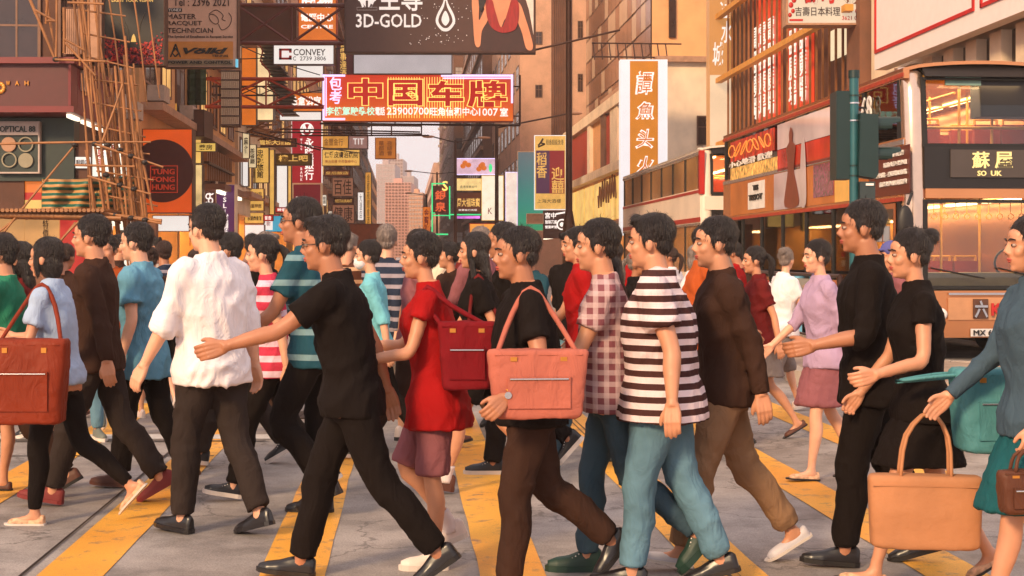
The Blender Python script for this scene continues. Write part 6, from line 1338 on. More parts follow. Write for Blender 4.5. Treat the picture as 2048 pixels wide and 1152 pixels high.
PH = {  # walking phases: per leg (thigh forward, knee bend, foot pitch with toe up positive)
    'contact': ((20, 6, 10), (-16, 20, -30)), 'push': ((12, 8, 0), (-14, 36, -48)), 'mid': ((2, 4, 0), (22, 58, -22)), 'swing': ((6, 6, 0), (-8, 62, -60)),
    'stand': ((2, 3, 0), (-3, 4, 0)), 'wide': ((23, 10, 6), (-21, 18, -34)), 'small': ((13, 8, 4), (-12, 14, -16))}
def person(label, px, Y, rz, H=1.72, female=False, phase='contact', lead=1, top=None, topc=None, sleeve=.5, hem=-.10, low='trousers', lowc=None, lowlen=1.0, shoe='sneaker', shoec=None, solec=None, sockc=None,
           hair='short', hairm=None, skin=0, armL=None, armR=None, lean=4, twist=0, head=(0, 0), build=1.0, near=True, group=None, collar=False, cap=None, mask=None, glasses=False, phone=False, belt=None, z0=0.0, extra=None, vox=None, bagstrap=None, name='person'):
    k = H / 1.72; bw = build; fem = female; vx = vox or (.0155 if near else .024)
    rz = math.radians(rz); X = (px - 1024) / F * Y
    hipw = .088 * k; HP = .90 * k
    ph = PH[phase]; legs = {}
    for s in (1, -1):
        a, kn, pt = ph[0] if s == lead else ph[1]
        a, kn, pt = map(math.radians, (a, kn, pt)); hj = Vector((0, hipw * s, 0))
        kj = hj + Vector((math.sin(a), .012 * s, -math.cos(a))) * .425 * k; a2 = a - kn; aj = kj + Vector((math.sin(a2), -.02 * s, -math.cos(a2))) * .405 * k
        legs[s] = (hj, kj, aj, pt)
    def foot_pt(aj, pt, x, z): return aj.z + (x * math.sin(pt) + z * math.cos(pt)) * 1.0
    mn = min(min(foot_pt(aj, pt, x * k, -.082 * k) for x in (-.07, .12, .18)) + 0 for (_, _, aj, pt) in legs.values())
    zh = -mn; off = Vector((0, 0, zh))
    legs = {s: (h + off, kj + off, aj + off, pt) for s, (h, kj, aj, pt) in legs.items()}
    le, tw = math.radians(lean), math.radians(twist)
    def T(p):     # torso space (z above the hips, metres at scale 1) to body space
        p = p * k; f = min(max(p.z / (.5 * k), 0), 1); ang = le * f ** .7; t = tw * f
        x, y = p.x * math.cos(t) - p.y * math.sin(t), p.x * math.sin(t) + p.y * math.cos(t)
        return Vector((x * math.cos(ang) + p.z * math.sin(ang), y, -x * math.sin(ang) + p.z * math.cos(ang))) + off
    shw = (.165 if fem else .190) * (1 + (bw - 1) * .5)
    arms = {}
    dflt = {lead: (-22, 6, 12), -lead: (24, 6, 22)}
    for s, sp in ((1, armL), (-1, armR)):
        sp = sp or dflt[s]; a, b_, e = (math.radians(v) for v in sp[:3]); inn = math.radians(sp[3]) if len(sp) > 3 else 0
        sj = T(Vector((-.005, (shw - .012) * s, .485)))
        d1 = Vector((math.sin(a) * math.cos(b_), math.sin(b_) * s, -math.cos(a) * math.cos(b_))); ej = sj + d1 * .285 * k
        a2 = a + e; b2_ = b_ - inn; d2 = Vector((math.sin(a2) * math.cos(b2_), math.sin(b2_) * s, -math.cos(a2) * math.cos(b2_))); wj = ej + d2 * .25 * k
        arms[s] = (sj, ej, wj, d2, a2)
    tc_ = .013
    def torso_rings(g, z0, top_=.585, wide=1.0):
        w = bw; base = ([(-.20, .165, .115, -.01), (-.10, .172, .122, -.012), (0, .168, .118, -.008), (.10, .135, .098, 0), (.18, .130, .098, .004), (.27, .145, .108, .008), (.36, .158, .120, .012), (.44, .160, .105, .0), (.50, .145, .075, -.01), (.535, .085, .060, -.018), (top_, .054, .054, -.022)] if fem else
                        [(-.20, .165, .115, -.005), (-.10, .168, .118, -.005), (0, .165, .115, 0), (.10, .152, .108, .005), (.18, .152, .110, .006), (.27, .163, .116, .006), (.36, .178, .120, .004), (.44, .182, .108, -.004), (.50, .165, .080, -.014), (.54, .095, .066, -.020), (top_, .064, .062, -.024)])
        out = []
        for z, wy, dx, cx in base:
            if z < z0 - 1e-6: continue
            f = w if z < .4 else 1 + (w - 1) * .5
            gg = (g if z < .5 else g * .55) + (.016 if (g > 0 and z < .06) else 0)
            out.append((z, wy * f * wide + gg, dx * f * (wide if z < .3 else 1) * (1.12 if (w > 1.05 and z < .3) else 1) + gg, cx, 0))
        if out[0][0] > z0 + .01:
            z, wy, dx, cx, cy = out[0]; out.insert(0, (z0, wy, dx, cx, cy))
        return out
    # --- bare body, one skin
    mb = MB(); loft(mb, torso_rings(-.006, -.10), T, 18)
    if fem:
        for s in (1, -1): c = T(Vector((.075, .062 * s, .345))); mb.ball(c, .05 * k, .052 * k, .052 * k, 10, 8)
    for s, (hj, kj, aj, pt) in legs.items():
        th, cf, an_ = (.078, .052, .034) if not fem else (.076, .047, .031)
        mid = kj.lerp(aj, .33); mid = mid + Vector((-.012 * k, 0, 0))
        limb(mb, [hj + Vector((0, 0, .03)), hj.lerp(kj, .35), kj + Vector((.004, 0, 0)), mid, aj.lerp(kj, .12), aj - Vector((0, 0, .02))], [th * k * bw, th * k * .92 * bw, cf * k * 1.02, cf * k * 1.08, an_ * k, an_ * k * 1.05], 12)
        # foot inside the shoe
        c, s_ = math.cos(pt), math.sin(pt); f = lambda x, z: aj + Vector((x * c - z * s_, 0, x * s_ + z * c)) * k
        limb(mb, [f(-.04, -.045), f(.02, -.045), f(.09, -.058), f(.16, -.066)], [.028 * k, .030 * k, .026 * k, .016 * k], 10, flat=1.0)
    for s, (sj, ej, wj, d2, a2) in arms.items():
        r0 = (.046 if fem else .054) * k * (1 + (bw - 1) * .4)
        limb(mb, [T(Vector((-.005, (shw - .07) * s, .49))), sj, sj.lerp(ej, .45), ej, ej.lerp(wj, .3), wj], [r0 * .9, r0 * 1.02, r0 * .86, r0 * .72, r0 * .74, .027 * k], 12)
    neckb = T(Vector((-.020, 0, .54))); hc = T(Vector((.012, 0, .70)))
    parts = [remesh(mb, vx, 3)]
    hy, hp = math.radians(head[0]), math.radians(head[1])
    Mh = Matrix.Rotation(hy, 3, 'Z') @ Matrix.Rotation(-hp + le * .3, 3, 'Y'); hk = k * (.95 if fem else 1.0) * 1.0
    Mn = np.array(Mh) * hk; hv, hf = head_geo(fem, .0072 if near else .010)
    parts.append((hv @ Mn.T + np.array(hc), hf))
    ends = {}
    for s, (sj, ej, wj, d2, a2) in arms.items():
        spx = (armL if s == 1 else armR) or (0, 0, 0); curl = spx[4] if len(spx) > 4 else .55
        gv, gf = hand_geo(curl, .0052 if near else .0075)
        z = -d2.normalized(); y = Vector((0, -s, 0)); y = (y - z * y.dot(z)).normalized(); x = y.cross(z) * 1.0
        # local: x thumb side, y palm side, z up the arm; palm faces the body
        if x.dot(Vector((math.cos(a2 + .0), 0, math.sin(a2)))) < 0: x = -x
        M = np.array([[x.x, y.x, z.x], [x.y, y.y, z.y], [x.z, y.z, z.z]]) * k * (.93 if fem else 1.0)
        gv2 = gv @ M.T + np.array(wj)
        gf2 = gf if np.linalg.det(M) > 0 else np.ascontiguousarray(gf[:, ::-1])
        parts.append((gv2, gf2)); ends[s] = wj + d2.normalized() * .085 * k
    root = thing(name, label, 'person', (X, Y, z0), group, rz)
    sk = SKINS[skin]; link('body', to_mesh('body', parts, [sk]), root)
    # --- face
    hair_o = link('hair', hair_mesh(hair), root) if hair != 'none' else None
    Rh = (Matrix.Rotation(hy, 4, 'Z') @ Matrix.Rotation(-hp + le * .3, 4, 'Y'))
    def on_head(o, sc=1.0): o.location = hc; o.rotation_euler = Rh.to_euler(); o.scale = (hk * sc,) * 3; return o
    if hair_o: on_head(hair_o); setmat(hair_o, hairm or M_HAIR)
    if near or mask:
        kf = ('face', near)
        if kf not in _pc:
            d = {}
            for s in (1, -1):
                m = MB(); m.ball((.0775, .030 * s, .012), .0115, .0150, .0078, 12, 8); m.cur = 1; m.ball((.0868, .0305 * s, .012), .0050, .0062, .0068, 10, 6); d['eye%d' % s] = m.mesh('eye', [M_EYEW, M_IRIS])
                m = MB(); limb(m, [(.0945, .012 * s, .034), (.0935, .030 * s, .040), (.078, .050 * s, .035)], [.0034, .0042, .0026], 6); d['brow%d' % s] = m.mesh('eyebrow', [M_HAIR])
            m = MB(); limb(m, [(.078, -.023, -.053), (.0925, -.008, -.050), (.0925, .008, -.050), (.078, .023, -.053)], [.003, .0058, .0058, .003], 6); limb(m, [(.078, -.020, -.057), (.091, 0, -.060), (.078, .020, -.057)], [.003, .0068, .003], 6); d['lips'] = m.mesh('lips', [M_LIP])
            _pc[kf] = d
        d = _pc[kf]
        if near:
            for s in (1, -1): on_head(link('eye', d['eye%d' % s], root)); on_head(link('eyebrow', d['brow%d' % s], root))
            if not mask: on_head(link('lips', d['lips'], root))
        if mask:
            m = MB(); m.ball((.052, 0, -.050), .062, .062, .050, 16, 10); m.ball((.09, 0, -.03), .02, .03, .03, 10, 8)
            on_head(link('face_mask', to_mesh('face_mask', [remesh(m, .008, 2)], [mask]), root))
    if glasses:
        m = MB()
        for s in (1, -1):
            limb(m, [(.094, .030 * s + .020 * math.cos(a_), .012 + .015 * math.sin(a_)) for a_ in np.linspace(0, 6.283, 11)], [.0019] * 11, 5, sub=1); m.tube((.092, .050 * s, .016), (.0, .080 * s, .012), .0018, n=5)
        m.tube((.097, -.010, .016), (.097, .010, .016), .0018, n=5); on_head(m.local('glasses', M_BLACKP, root))
    if cap:
        m = MB(); m.ball((-.016, 0, .075), .108, .090, .085, 18, 12); m.ball((.09, 0, .075), .07, .06, .010, 14, 6); on_head(link('cap', to_mesh('cap', [remesh(m, .008, 1)], [cap]), root))
    # --- upper garment
    def sleeves(m, L, g):
        for s, (sj, ej, wj, d2, a2) in arms.items():
            r0 = (.046 if fem else .054) * k * (1 + (bw - 1) * .4) + g
            inner = T(Vector((-.005, (shw - .07) * s, .485)))
            if L <= 0: continue
            if L <= .55: e = sj.lerp(ej, min(1, L * 1.35)); limb(m, [inner, sj, sj.lerp(e, .5), e], [r0, r0 * 1.06, r0 * 1.05, r0 * 1.12], 14)
            elif L < .95: e = ej.lerp(wj, (L - .55) / .4 * .5 + .02); limb(m, [inner, sj, sj.lerp(ej, .5), ej, e], [r0, r0 * 1.06, r0 * .98, r0 * .94, r0 * .95], 14)
            else: limb(m, [inner, sj, sj.lerp(ej, .5), ej, ej.lerp(wj, .5), wj - d2 * .0], [r0, r0 * 1.06, r0 * .95, r0 * .88, r0 * .76, r0 * .68], 14)
    if top != 'none':
        m = MB(); g = {'tight': .008, 'loose': .028}.get(top, .017); rg = torso_rings(g, hem)
        if hem < -.12: rg = [(z, w + (max(0, -z) * .12), d + max(0, -z) * .10, cx, cy) for z, w, d, cx, cy in rg]
        loft(m, rg, T, 20)
        if fem:
            for s in (1, -1): c = T(Vector((.078, .060 * s, .345))); m.ball(c, .058 * k, .060 * k, .058 * k, 12, 8)
        sleeves(m, sleeve, g * .75)
        if collar: limb(m, [T(Vector((-.022 + .060 * math.cos(a), .066 * math.sin(a), .575 + .012 * math.cos(a + math.pi)))) for a in np.linspace(0, 6.283, 10)], [.014 * k] * 10, 6, sub=1)
        dsp = ((.14, .010),) if near else ((.12, .014),)
        geo = folds(remesh(m, vx, 2, dsp), 'shirt', abs(int(px * 7)), 1.6 if top == 'loose' else 1.3, pts=[(arms[s_][1], .10 * k, .010) for s_ in (1, -1)] + [(arms[s_][0] - Vector((0, 0, .09)), .12, .009) for s_ in (1, -1)])
        link('dress' if low == 'none' else 'shirt', to_mesh('shirt', [geo], [topc]), root)
    # --- lower garment
    if low in ('trousers', 'shorts', 'jeans', 'leggings'):
        m = MB(); g = {'leggings': .004, 'jeans': .010}.get(low, .017)
        nm = {'leggings': 'leggings', 'jeans': 'jeans', 'shorts': 'shorts'}.get(low, 'trousers')
        loft(m, [(-.12, .150 * bw, .098 * bw, -.01, 0), (-.05, .168 * bw + g * .3, .112 * bw, -.008, 0), (.04, (.148 if fem else .160) * bw, (.102 if fem else .110) * bw, -.002, 0), (.12, (.126 if fem else .148) * bw, (.090 if fem else .104) * bw, .002, 0)], T, 18)
        for s, (hj, kj, aj, pt) in legs.items():
            th = (.080 if not fem else .079) * k * bw + g; kr = .056 * k + g * 1.3; ar = {'leggings': .036, 'jeans': .050}.get(low, .058) * k + g * .6
            pts = [hj + Vector((0, 0, .04)), hj.lerp(kj, .35), kj + Vector((.004, 0, 0)), kj.lerp(aj, .33) - Vector((.012 * k, 0, 0)), kj.lerp(aj, .72), aj + (kj - aj) * .03]; rr = [th, th * .97, kr * 1.04, max(kr, .062 * k), (kr + ar) * .5, ar]
            if lowlen < 1:     # cut the leg short
                if lowlen <= .5: e = hj.lerp(kj, lowlen * 2); pts = [pts[0], hj.lerp(e, .5), e]; rr = [th, th * .98, th * 1.0]
                else: e = kj.lerp(aj, (lowlen - .5) * 2); pts = [pts[0], pts[1], pts[2], e]; rr = [th, th * .95, kr, kr * .96]
            limb(m, pts, rr, 14)
        geo = remesh(m, vx, 2, ())
        if low != 'leggings': geo = folds(geo, 'trousers', abs(int(px * 3)), .95 if low == 'trousers' else .9, pts=[(legs[s_][1], .12, .012) for s_ in (1, -1)] + [(legs[s_][2], .10, .012) for s_ in (1, -1)] + [(off, .14, .007)])
        link(nm, to_mesh(nm, [geo], [lowc]), root)
    elif low == 'skirt':
        kx = [legs[s][0].lerp(legs[s][1], lowlen) for s in (1, -1)]; cx = (kx[0].x + kx[1].x) / 2; sp = abs(kx[0].x - kx[1].x) / 2; zb = min(kx[0].z, kx[1].z)
        m = MB(); zt = T(Vector((0, 0, .12))).z; zm = T(Vector((0, 0, -.06))).z
        loft(m, [(zb, .19 * k * bw, sp + .13 * k, cx, 0), ((zb + zm) / 2, .185 * k * bw, sp * .6 + .125 * k, cx * .6, 0), (zm, .172 * k * bw, .122 * k * bw, 0, 0), (zt, .122 * k * bw, .086 * k * bw, .01, 0)], None, 22)
        link('skirt', to_mesh('skirt', [remesh(m, vx, 2, ((.07, .022), (.03, .008)) if near else ((.1, .02),))], [lowc]), root)
    if belt:
        m = MB(); zb_ = .0; pts_ = [T(Vector((.0 + (.128 * bw) * math.cos(a_), (.176 * bw) * math.sin(a_), zb_ - .04))) for a_ in np.linspace(0, 6.283, 25)]; limb(m, pts_, [.016 * k] * 25, 6, sub=1); m.local('belt', belt, root)
    # --- socks and shoes
    up, sole, lace = shoe_meshes(shoe)
    for s, (hj, kj, aj, pt) in legs.items():
        if sockc:
            m = MB(); limb(m, [aj + (kj - aj) * .22, aj + (kj - aj) * .08, aj - Vector((0, 0, .03 * k))], [.044 * k, .040 * k, .040 * k], 12); m.local('sock', sockc, root)
        o = link('shoe', up, root); q = Matrix.Translation(aj) @ Matrix.Rotation(-pt, 4, 'Y') @ Matrix.Translation(Vector((0, 0, -.082 * k)))
        o.location = q.translation; o.rotation_euler = q.to_euler(); o.scale = (k * (.92 if fem else 1.0),) * 3; setmat(o, shoec or M_BLACKP)
        so = link('sole', sole, o); setmat(so, solec or M_BLACKP)
        if near and shoe == 'sneaker': lo = link('lace', lace, o); setmat(lo, M_WHITEP)
    # where hands, shoulders end up in the world
    Mw = Matrix.Translation((X, Y, z0)) @ Matrix.Rotation(rz, 4, 'Z')
    return dict(wL=Mw @ arms[1][2], dL=(Mw.to_3x3() @ arms[1][3]).normalized(), root=root, L=Mw @ ends[1], R=Mw @ ends[-1], shL=Mw @ arms[1][0], shR=Mw @ arms[-1][0], hip=Mw @ off, M=Mw, k=k)

# --- carried things
def bag(name, label, c, w, h, d, rz, m, hand=None, taper=.85, handle=None, strap_to=None, cat='bag', rot=0.0, soft=.012, hm=None):
    """c is the bottom centre"""
    root = thing(name, label, cat, c, None, math.radians(rz)); mb = MB()
    rg = [(0.0, d * .46, w * .46 * taper, 0, 0), (.012, d * .5, w * .5 * taper, 0, 0), (h * .5, d * .5, w * .5 * (taper + 1) / 2, 0, 0), (h * .95, d * .38, w * .5, 0, 0), (h, d * .30, w * .48, 0, 0)]
    loft(mb, rg, None, 24, pw=5)
    link('bag_body', to_mesh('bag_body', [remesh(mb, .012, 1, ((.09, soft), (.03, soft * .4)))], [m]), root)
    hm = hm or m
    if name in ('tote_bag', 'shoulder_bag', 'carrier_bag', 'handbag'):
        b = MB(); zt_, zc_ = h * .62, h * .16; b.box(-w * .30, w * .30, -d * .5 - .008, -d * .5 + .02, zc_, zt_); pk = b.local('pocket', m, root)
        b = MB(); b.tube((-w * .28, -d * .5 - .012, zt_ - .01), (w * .28, -d * .5 - .012, zt_ - .01), .004, n=5); b.local('zip', M_SILVER, pk)
        b = MB(); b.tube((-w * .42, -d * .36, h * .93), (w * .42, -d * .36, h * .93), .0045, n=5); b.local('seam', hm, root)
        for q_ in (-.24, .24): b = MB(); b.box(w * q_ - .014, w * q_ + .014, -d * .42, -d * .30, h * .84, h * .90); b.local('buckle', M_GOLDP, root)
    if name == 'paper_bag':
        b = MB(); b.box(-w * .47, w * .47, -d * .42, -d * .40, h * .86, h * .875); b.local('fold', m, root)
    inv = Matrix.Rotation(-math.radians(rz), 3, 'Z')
    if hand is not None:
        hl = inv @ (Vector(hand) - Vector(c))
        for s in (-1, 1):
            b = MB(); limb(b, [Vector((-w * .22, s * d * .26, h * .93)), Vector((-w * .18 + hl.x * .4, s * d * .2 + hl.y * .4, h + (hl.z - h) * .6)), hl + Vector((0, s * .008, -.01)), Vector((w * .18 + hl.x * .4, s * d * .2 + hl.y * .4, h + (hl.z - h) * .6)), Vector((w * .22, s * d * .26, h * .93))], [.008] * 5, 6); b.local('handle', hm, root)
    if strap_to is not None:
        hl = inv @ (Vector(strap_to) - Vector(c)); b = MB()
        limb(b, [Vector((-w * .40, 0, h * .9)), Vector((-w * .2 + hl.x * .7, hl.y * .8, h + (hl.z - h) * .75)), hl + Vector((0, 0, .062)), Vector((w * .2 + hl.x * .7, hl.y * .8, h + (hl.z - h) * .75)), Vector((w * .40, 0, h * .9))], [.011, .013, .014, .013, .011], 6); b.local('strap', hm, root)
    return root
# ================================================================ the crowd on the crossing, near to far
c_white = cloth('white_shirt_cotton', (232, 222, 224)); c_black = cloth('black_cotton', (24, 17, 15)); c_char = cloth('charcoal_wool', (50, 41, 38)); c_dkbrown = cloth('dark_brown_cotton', (58, 38, 30))
c_denimsh = cloth('blue_chambray', (92, 140, 164), denim=True); c_jean = cloth('light_blue_denim', (94, 128, 146), denim=True); c_jeand = cloth('faded_navy_denim', (62, 84, 98), denim=True)
c_teal = cloth('dark_teal_cotton', (36, 70, 82)); c_cyan = cloth('cyan_cotton', (118, 190, 204)); c_red = cloth('red_cotton', (156, 20, 22)); c_pink = cloth('dusty_pink_cotton', (196, 124, 132))
c_lilac = cloth('lilac_cotton', (176, 148, 176)); c_mauve = cloth('mauve_cotton', (140, 86, 92)); c_khaki = cloth('khaki_cotton', (140, 108, 82)); c_stripe = cloth('striped_jersey', (222, 200, 202), stripes=((70, 42, 40), 5.6, .50))
c_rust = cloth('rust_leather', (126, 48, 28), rough=.5); c_tealbag = cloth('teal_nylon', (78, 134, 140), rough=.5); c_tan = mat('brown_kraft_paper', C(176, 118, 78), rough=.8, var=.12, ns=5, bump=.2, bs=30); c_pinkbag = cloth('salmon_canvas', (176, 100, 84)); c_plaid = cloth('mauve_plaid_cotton', (126, 74, 82), check=((206, 180, 180), 6.0)); c_plaid2 = cloth('brown_plaid_flannel', (92, 50, 36), check=((176, 140, 110), 5.0)); c_pale = cloth('pale_blue_cotton', (160, 178, 206)); c_slate = cloth('slate_blue_wool', (66, 84, 98)); c_tealsk = cloth('deep_teal_skirt', (28, 84, 90)); c_grey = cloth('grey_cotton', (128, 116, 112)); c_maroon = cloth('maroon_cotton', (104, 30, 30)); c_orange = cloth('burnt_orange_cotton', (176, 82, 38)); c_violet = cloth('violet_blue_cotton', (92, 92, 150)); c_green = cloth('sea_green_cotton', (44, 120, 92)); c_magenta = cloth('crimson_stripe_jersey', (196, 60, 84), stripes=((226, 196, 214), 3.4, .62)); c_tealstr = cloth('teal_striped_jersey', (34, 74, 88), stripes=((120, 150, 158), 2.2, .86)); c_cream = cloth('cream_cotton', (222, 200, 176))
s_black = paint('black_shoe_leather', (28, 24, 26), rough=.3); s_brown = paint('brown_suede', (84, 42, 26), rough=.6); s_maroon = paint('maroon_suede', (118, 34, 32), rough=.7); s_white = paint('white_sneaker_leather', (226, 206, 196), rough=.45); s_tan = paint('floral_tan_canvas', (206, 160, 126), rough=.7, var=.5, ns=40); s_blue = paint('blue_canvas_shoe', (72, 132, 150), rough=.6); s_grey = paint('grey_shoe', (104, 108, 100), rough=.6); s_green = paint('green_rubber_shoe', (20, 52, 42), rough=.5); s_lt = paint('pale_slip_on', (196, 190, 196), rough=.5)
s_sole = paint('white_rubber_sole', (214, 200, 190), rough=.6); s_sock = cloth('white_sock', (224, 208, 206))
YF = lambda fy: CH * F / (fy - HZ)
# -- nearest rank
p = person('woman in pale blue top and black leggings carrying a huge rust-brown tote', 118, YF(1045), 176, H=1.60, female=True, phase='push', topc=c_pale, sleeve=.5, hem=-.06, low='leggings', lowc=c_black, shoe='flat', shoec=s_tan, solec=s_sole, hair='bob', armL=(12, 14, 78), armR=(20, 8, 70), lean=6, skin=1)
bag('tote_bag', 'huge rust-brown leather tote hanging at the hip of the woman in pale blue', (p['hip'].x - .06, p['hip'].y - .32, .60), .44, .46, .20, 0, c_rust, strap_to=p['shL'], cat='bag')
p = person('man in dark brown jacket and maroon suede shoes stepping left', 196, YF(1008), 178, H=1.74, phase='contact', topc=c_dkbrown, sleeve=1, low='trousers', lowc=c_char, shoe='leather', shoec=s_maroon, solec=s_maroon, hair='short', lean=3, skin=1)
p = person('man in untucked blue chambray shirt, black flared trousers and brown shoes', 288, YF(972), 172, H=1.70, phase='small', topc=c_denimsh, sleeve=.5, hem=-.19, top='loose', lowc=c_black, shoe='leather', shoec=s_brown, solec=s_brown, hair='short', armL=(-8, 10, 20), armR=(30, 8, 60), skin=0)
p = person('man in crumpled white shirt with rolled sleeves seen from behind', 424, YF(1066), 146, H=1.76, phase='small', lead=1, topc=c_white, top='loose', sleeve=.72, hem=-.12, lowc=c_char, shoe='leather', shoec=s_black, solec=s_black, hair='short', armL=(12, 14, 12), armR=(-10, 12, 10), lean=3, build=1.08, collar=True, skin=0)
wp = p['L']; 
p = person('woman in crimson and pink striped top and black and white sneakers', 545, YF(996), 184, H=1.63, female=True, phase='contact', topc=c_magenta, sleeve=.5, lowc=c_black, low='jeans', shoe='sneaker', shoec=s_black, solec=s_sole, hair='ponytail', lean=5, skin=0)
p = person('tall man in teal polo with pale bands, head above the others', 632, YF(1030), 170, H=1.82, phase='mid', lead=-1, topc=c_tealstr, sleeve=.5, lowc=c_black, shoe='leather', shoec=s_black, hair='short', collar=True, lean=7, skin=2, glasses=True, head=(10, 4))
p = person('man in black t-shirt leaning forward with bare forearm swung out ahead', 705, YF(1165), 178, H=1.70, phase='wide', lead=-1, topc=c_black, sleeve=.5, lowc=c_black, shoe='leather', shoec=s_black, hair='quiff', armL=(52, 12, 22, 0, .9), armR=(-30, 8, 14), lean=10, build=1.04, glasses=True, skin=2)
p = person('woman in loose bright red top and short mauve shorts with white sneakers', 872, YF(1132), 182, H=1.60, female=True, phase='mid', lead=1, topc=c_red, top='loose', sleeve=.3, hem=-.19, low='shorts', lowlen=.50, lowc=c_mauve, shoe='sneaker', shoec=s_white, solec=s_sole, sockc=s_sock, hair='short', armL=(18, 14, 62), armR=(28, 10, 58), lean=6, skin=1)
bag('shoulder_bag', 'dark crimson shoulder bag of the woman in loose red top', (p['hip'].x + .16, p['hip'].y - .20, .88), .28, .32, .16, 0, cloth('dark_crimson_canvas', (120, 22, 30)), strap_to=p['shL'])
p = person('long-haired woman in black top and shorts, white socks and brown lace-up shoes', 965, YF(983), 181, H=1.65, female=True, phase='contact', topc=c_black, sleeve=.5, low='shorts', lowlen=.36, lowc=c_black, shoe='sneaker', shoec=s_brown, solec=s_brown, sockc=s_sock, hair='long', lean=4, skin=1)
bag('shoulder_bag', 'small maroon sling bag on the long-haired woman in black shorts', (p['hip'].x + .02, p['hip'].y - .22, .86), .26, .22, .10, 0, c_maroon, strap_to=p['shL'])
p = person('stocky man in black polo and dark brown trousers holding a salmon canvas bag', 1062, YF(1185), 190, H=1.62, phase='push', lead=1, topc=c_black, sleeve=.5, lowc=c_dkbrown, shoe='leather', shoec=s_black, hair='crop', armL=(-4, 22, 52, 0, 1.2), armR=(-16, 6, 10), lean=5, build=1.10, skin=2)
bag('carrier_bag', 'salmon canvas carrier bag slung on the shoulder of the stocky man in black polo', (P(1075, 0, 6.05).x, 6.05, .82), .44, .29, .16, 4, c_pinkbag, strap_to=p['shL'])
wc = p['wL'] - p['dL'] * .02; wt = thing('wristwatch', 'gold wristwatch on the wrist of the stocky man in black polo', 'watch', wc)
wu = p['dL'].orthogonal().normalized(); wv_ = p['dL'].cross(wu); m = MB(); limb(m, [wc + (wu * math.cos(a) + wv_ * math.sin(a)) * .031 for a in np.linspace(0, 6.283, 15)], [.005] * 15, 6, sub=1); m.build('strap', M_GOLDP, wt)
m = MB(); m.tube(wc - Vector((0, .030, 0)), wc - Vector((0, .038, 0)), .015, n=14); m.build('dial', M_SILVER, wt)
p = person('broad man in white and dark striped jersey and pale blue jeans', 1325, 6.5, 168, H=1.67, phase='small', lead=1, topc=c_stripe, top='loose', sleeve=.5, hem=-.13, low='trousers', lowc=c_jean, shoe='leather', shoec=s_black, hair='side', armL=(-20, 12, 18), armR=(26, 10, 40), lean=4, build=1.22, skin=1)
p = person('man in khaki trousers and pale slip-on shoes half hidden by the striped jersey', 1452, YF(1130), 184, H=1.68, phase='contact', lead=1, topc=c_dkbrown, sleeve=1, lowc=c_khaki, shoe='flat', shoec=s_lt, solec=s_sole, hair='short', lean=4, skin=1)
p = person('slim man in mauve plaid shirt, dark jeans and dark green shoes', 1222, YF(1150), 178, H=1.66, phase='push', lead=-1, topc=c_plaid, sleeve=.5, low='jeans', lowc=c_jeand, shoe='sneaker', shoec=s_green, solec=s_green, hair='short', lean=5, skin=1)
p = person('tall man all in black shirt and black trousers reaching one hand ahead', 1742, YF(1128), 172, H=1.75, phase='small', lead=1, topc=c_black, sleeve=.72, hem=-.14, lowc=c_black, shoe='leather', shoec=s_black, hair='short', armL=(6, 12, 72, 10, .9), armR=(-14, 10, 14), lean=3, build=1.05, skin=2)
p = person('woman in black dress with pale grey collar and bare legs near the gold bus', 1842, YF(1172), 180, H=1.62, female=True, phase='contact', lead=1, topc=c_black, sleeve=.3, hem=-.10, low='skirt', lowlen=.75, lowc=c_black, shoe='flat', shoec=s_tan, hair='bun', armL=(6, 14, 70, 0, 1.1), armR=(14, 12, 20, 0, 1.2), lean=4, skin=1)
bag('carrier_bag', 'bulging teal nylon bag hooked on the arm of the woman in black dress', (p['hip'].x + .24, p['hip'].y - .30, .66), .40, .36, .22, 5, c_tealbag, hand=Vector((p['L'].x + .16, p['L'].y, p['L'].z)))
bag('paper_bag', 'brown kraft paper shopping bag swinging low in front of the black dress', (p['hip'].x - .10, p['hip'].y - .40, .26), .48, .31, .16, -8, c_tan, hand=Vector((p['hip'].x - .06, p['hip'].y - .34, .84)), soft=.004, taper=.95)
p = person('person in slate blue jacket and deep teal skirt at the edge of the crossing', 2080, 5.8, 182, H=1.66, female=True, phase='contact', lead=1, topc=c_slate, sleeve=1, low='skirt', lowlen=1.0, lowc=c_tealsk, shoe='leather', shoec=s_black, hair='bob', armL=(4, 10, 16, 0, 1.2), lean=3, build=1.08, skin=1)
bag('handbag', 'small dark brown handbag held low by the person in teal skirt', (p['L'].x - .02, p['L'].y, p['L'].z - .26), .22, .17, .10, 5, cloth('brown_handbag_leather', (92, 56, 42), rough=.4), hand=p['L'])
# -- second rank
p = person('person in cyan top wearing a white face mask and grey boots', 752, YF(915), 180, H=1.62, female=True, phase='contact', topc=c_cyan, sleeve=.72, lowc=c_black, low='jeans', shoe='sneaker', shoec=s_grey, solec=s_sole, hair='short', mask=c_white, lean=5, skin=0)
p = person('man in faded jeans and blue canvas shoes with a red t-shirt', 1170, YF(936), 180, H=1.70, phase='contact', topc=c_red, sleeve=.5, low='trousers', lowc=c_jeand, shoe='sneaker', shoec=s_blue, solec=s_blue, hair='short', lean=4, skin=1)
p = person('woman with dark hair to the shoulders in grey flats behind the jeans walker', 1232, YF(920), 178, H=1.60, female=True, phase='mid', topc=c_dkbrown, sleeve=.5, low='shorts', lowlen=.8, lowc=c_char, shoe='flat', shoec=s_grey, hair='long', skin=1)
p = person('woman in a lilac blouse standing before the pale blue poster board', 1648, YF(958), 190, H=1.60, female=True, phase='small', topc=c_lilac, sleeve=.72, low='skirt', lowlen=.9, lowc=c_mauve, shoe='flat', shoec=s_tan, hair='short', skin=0)
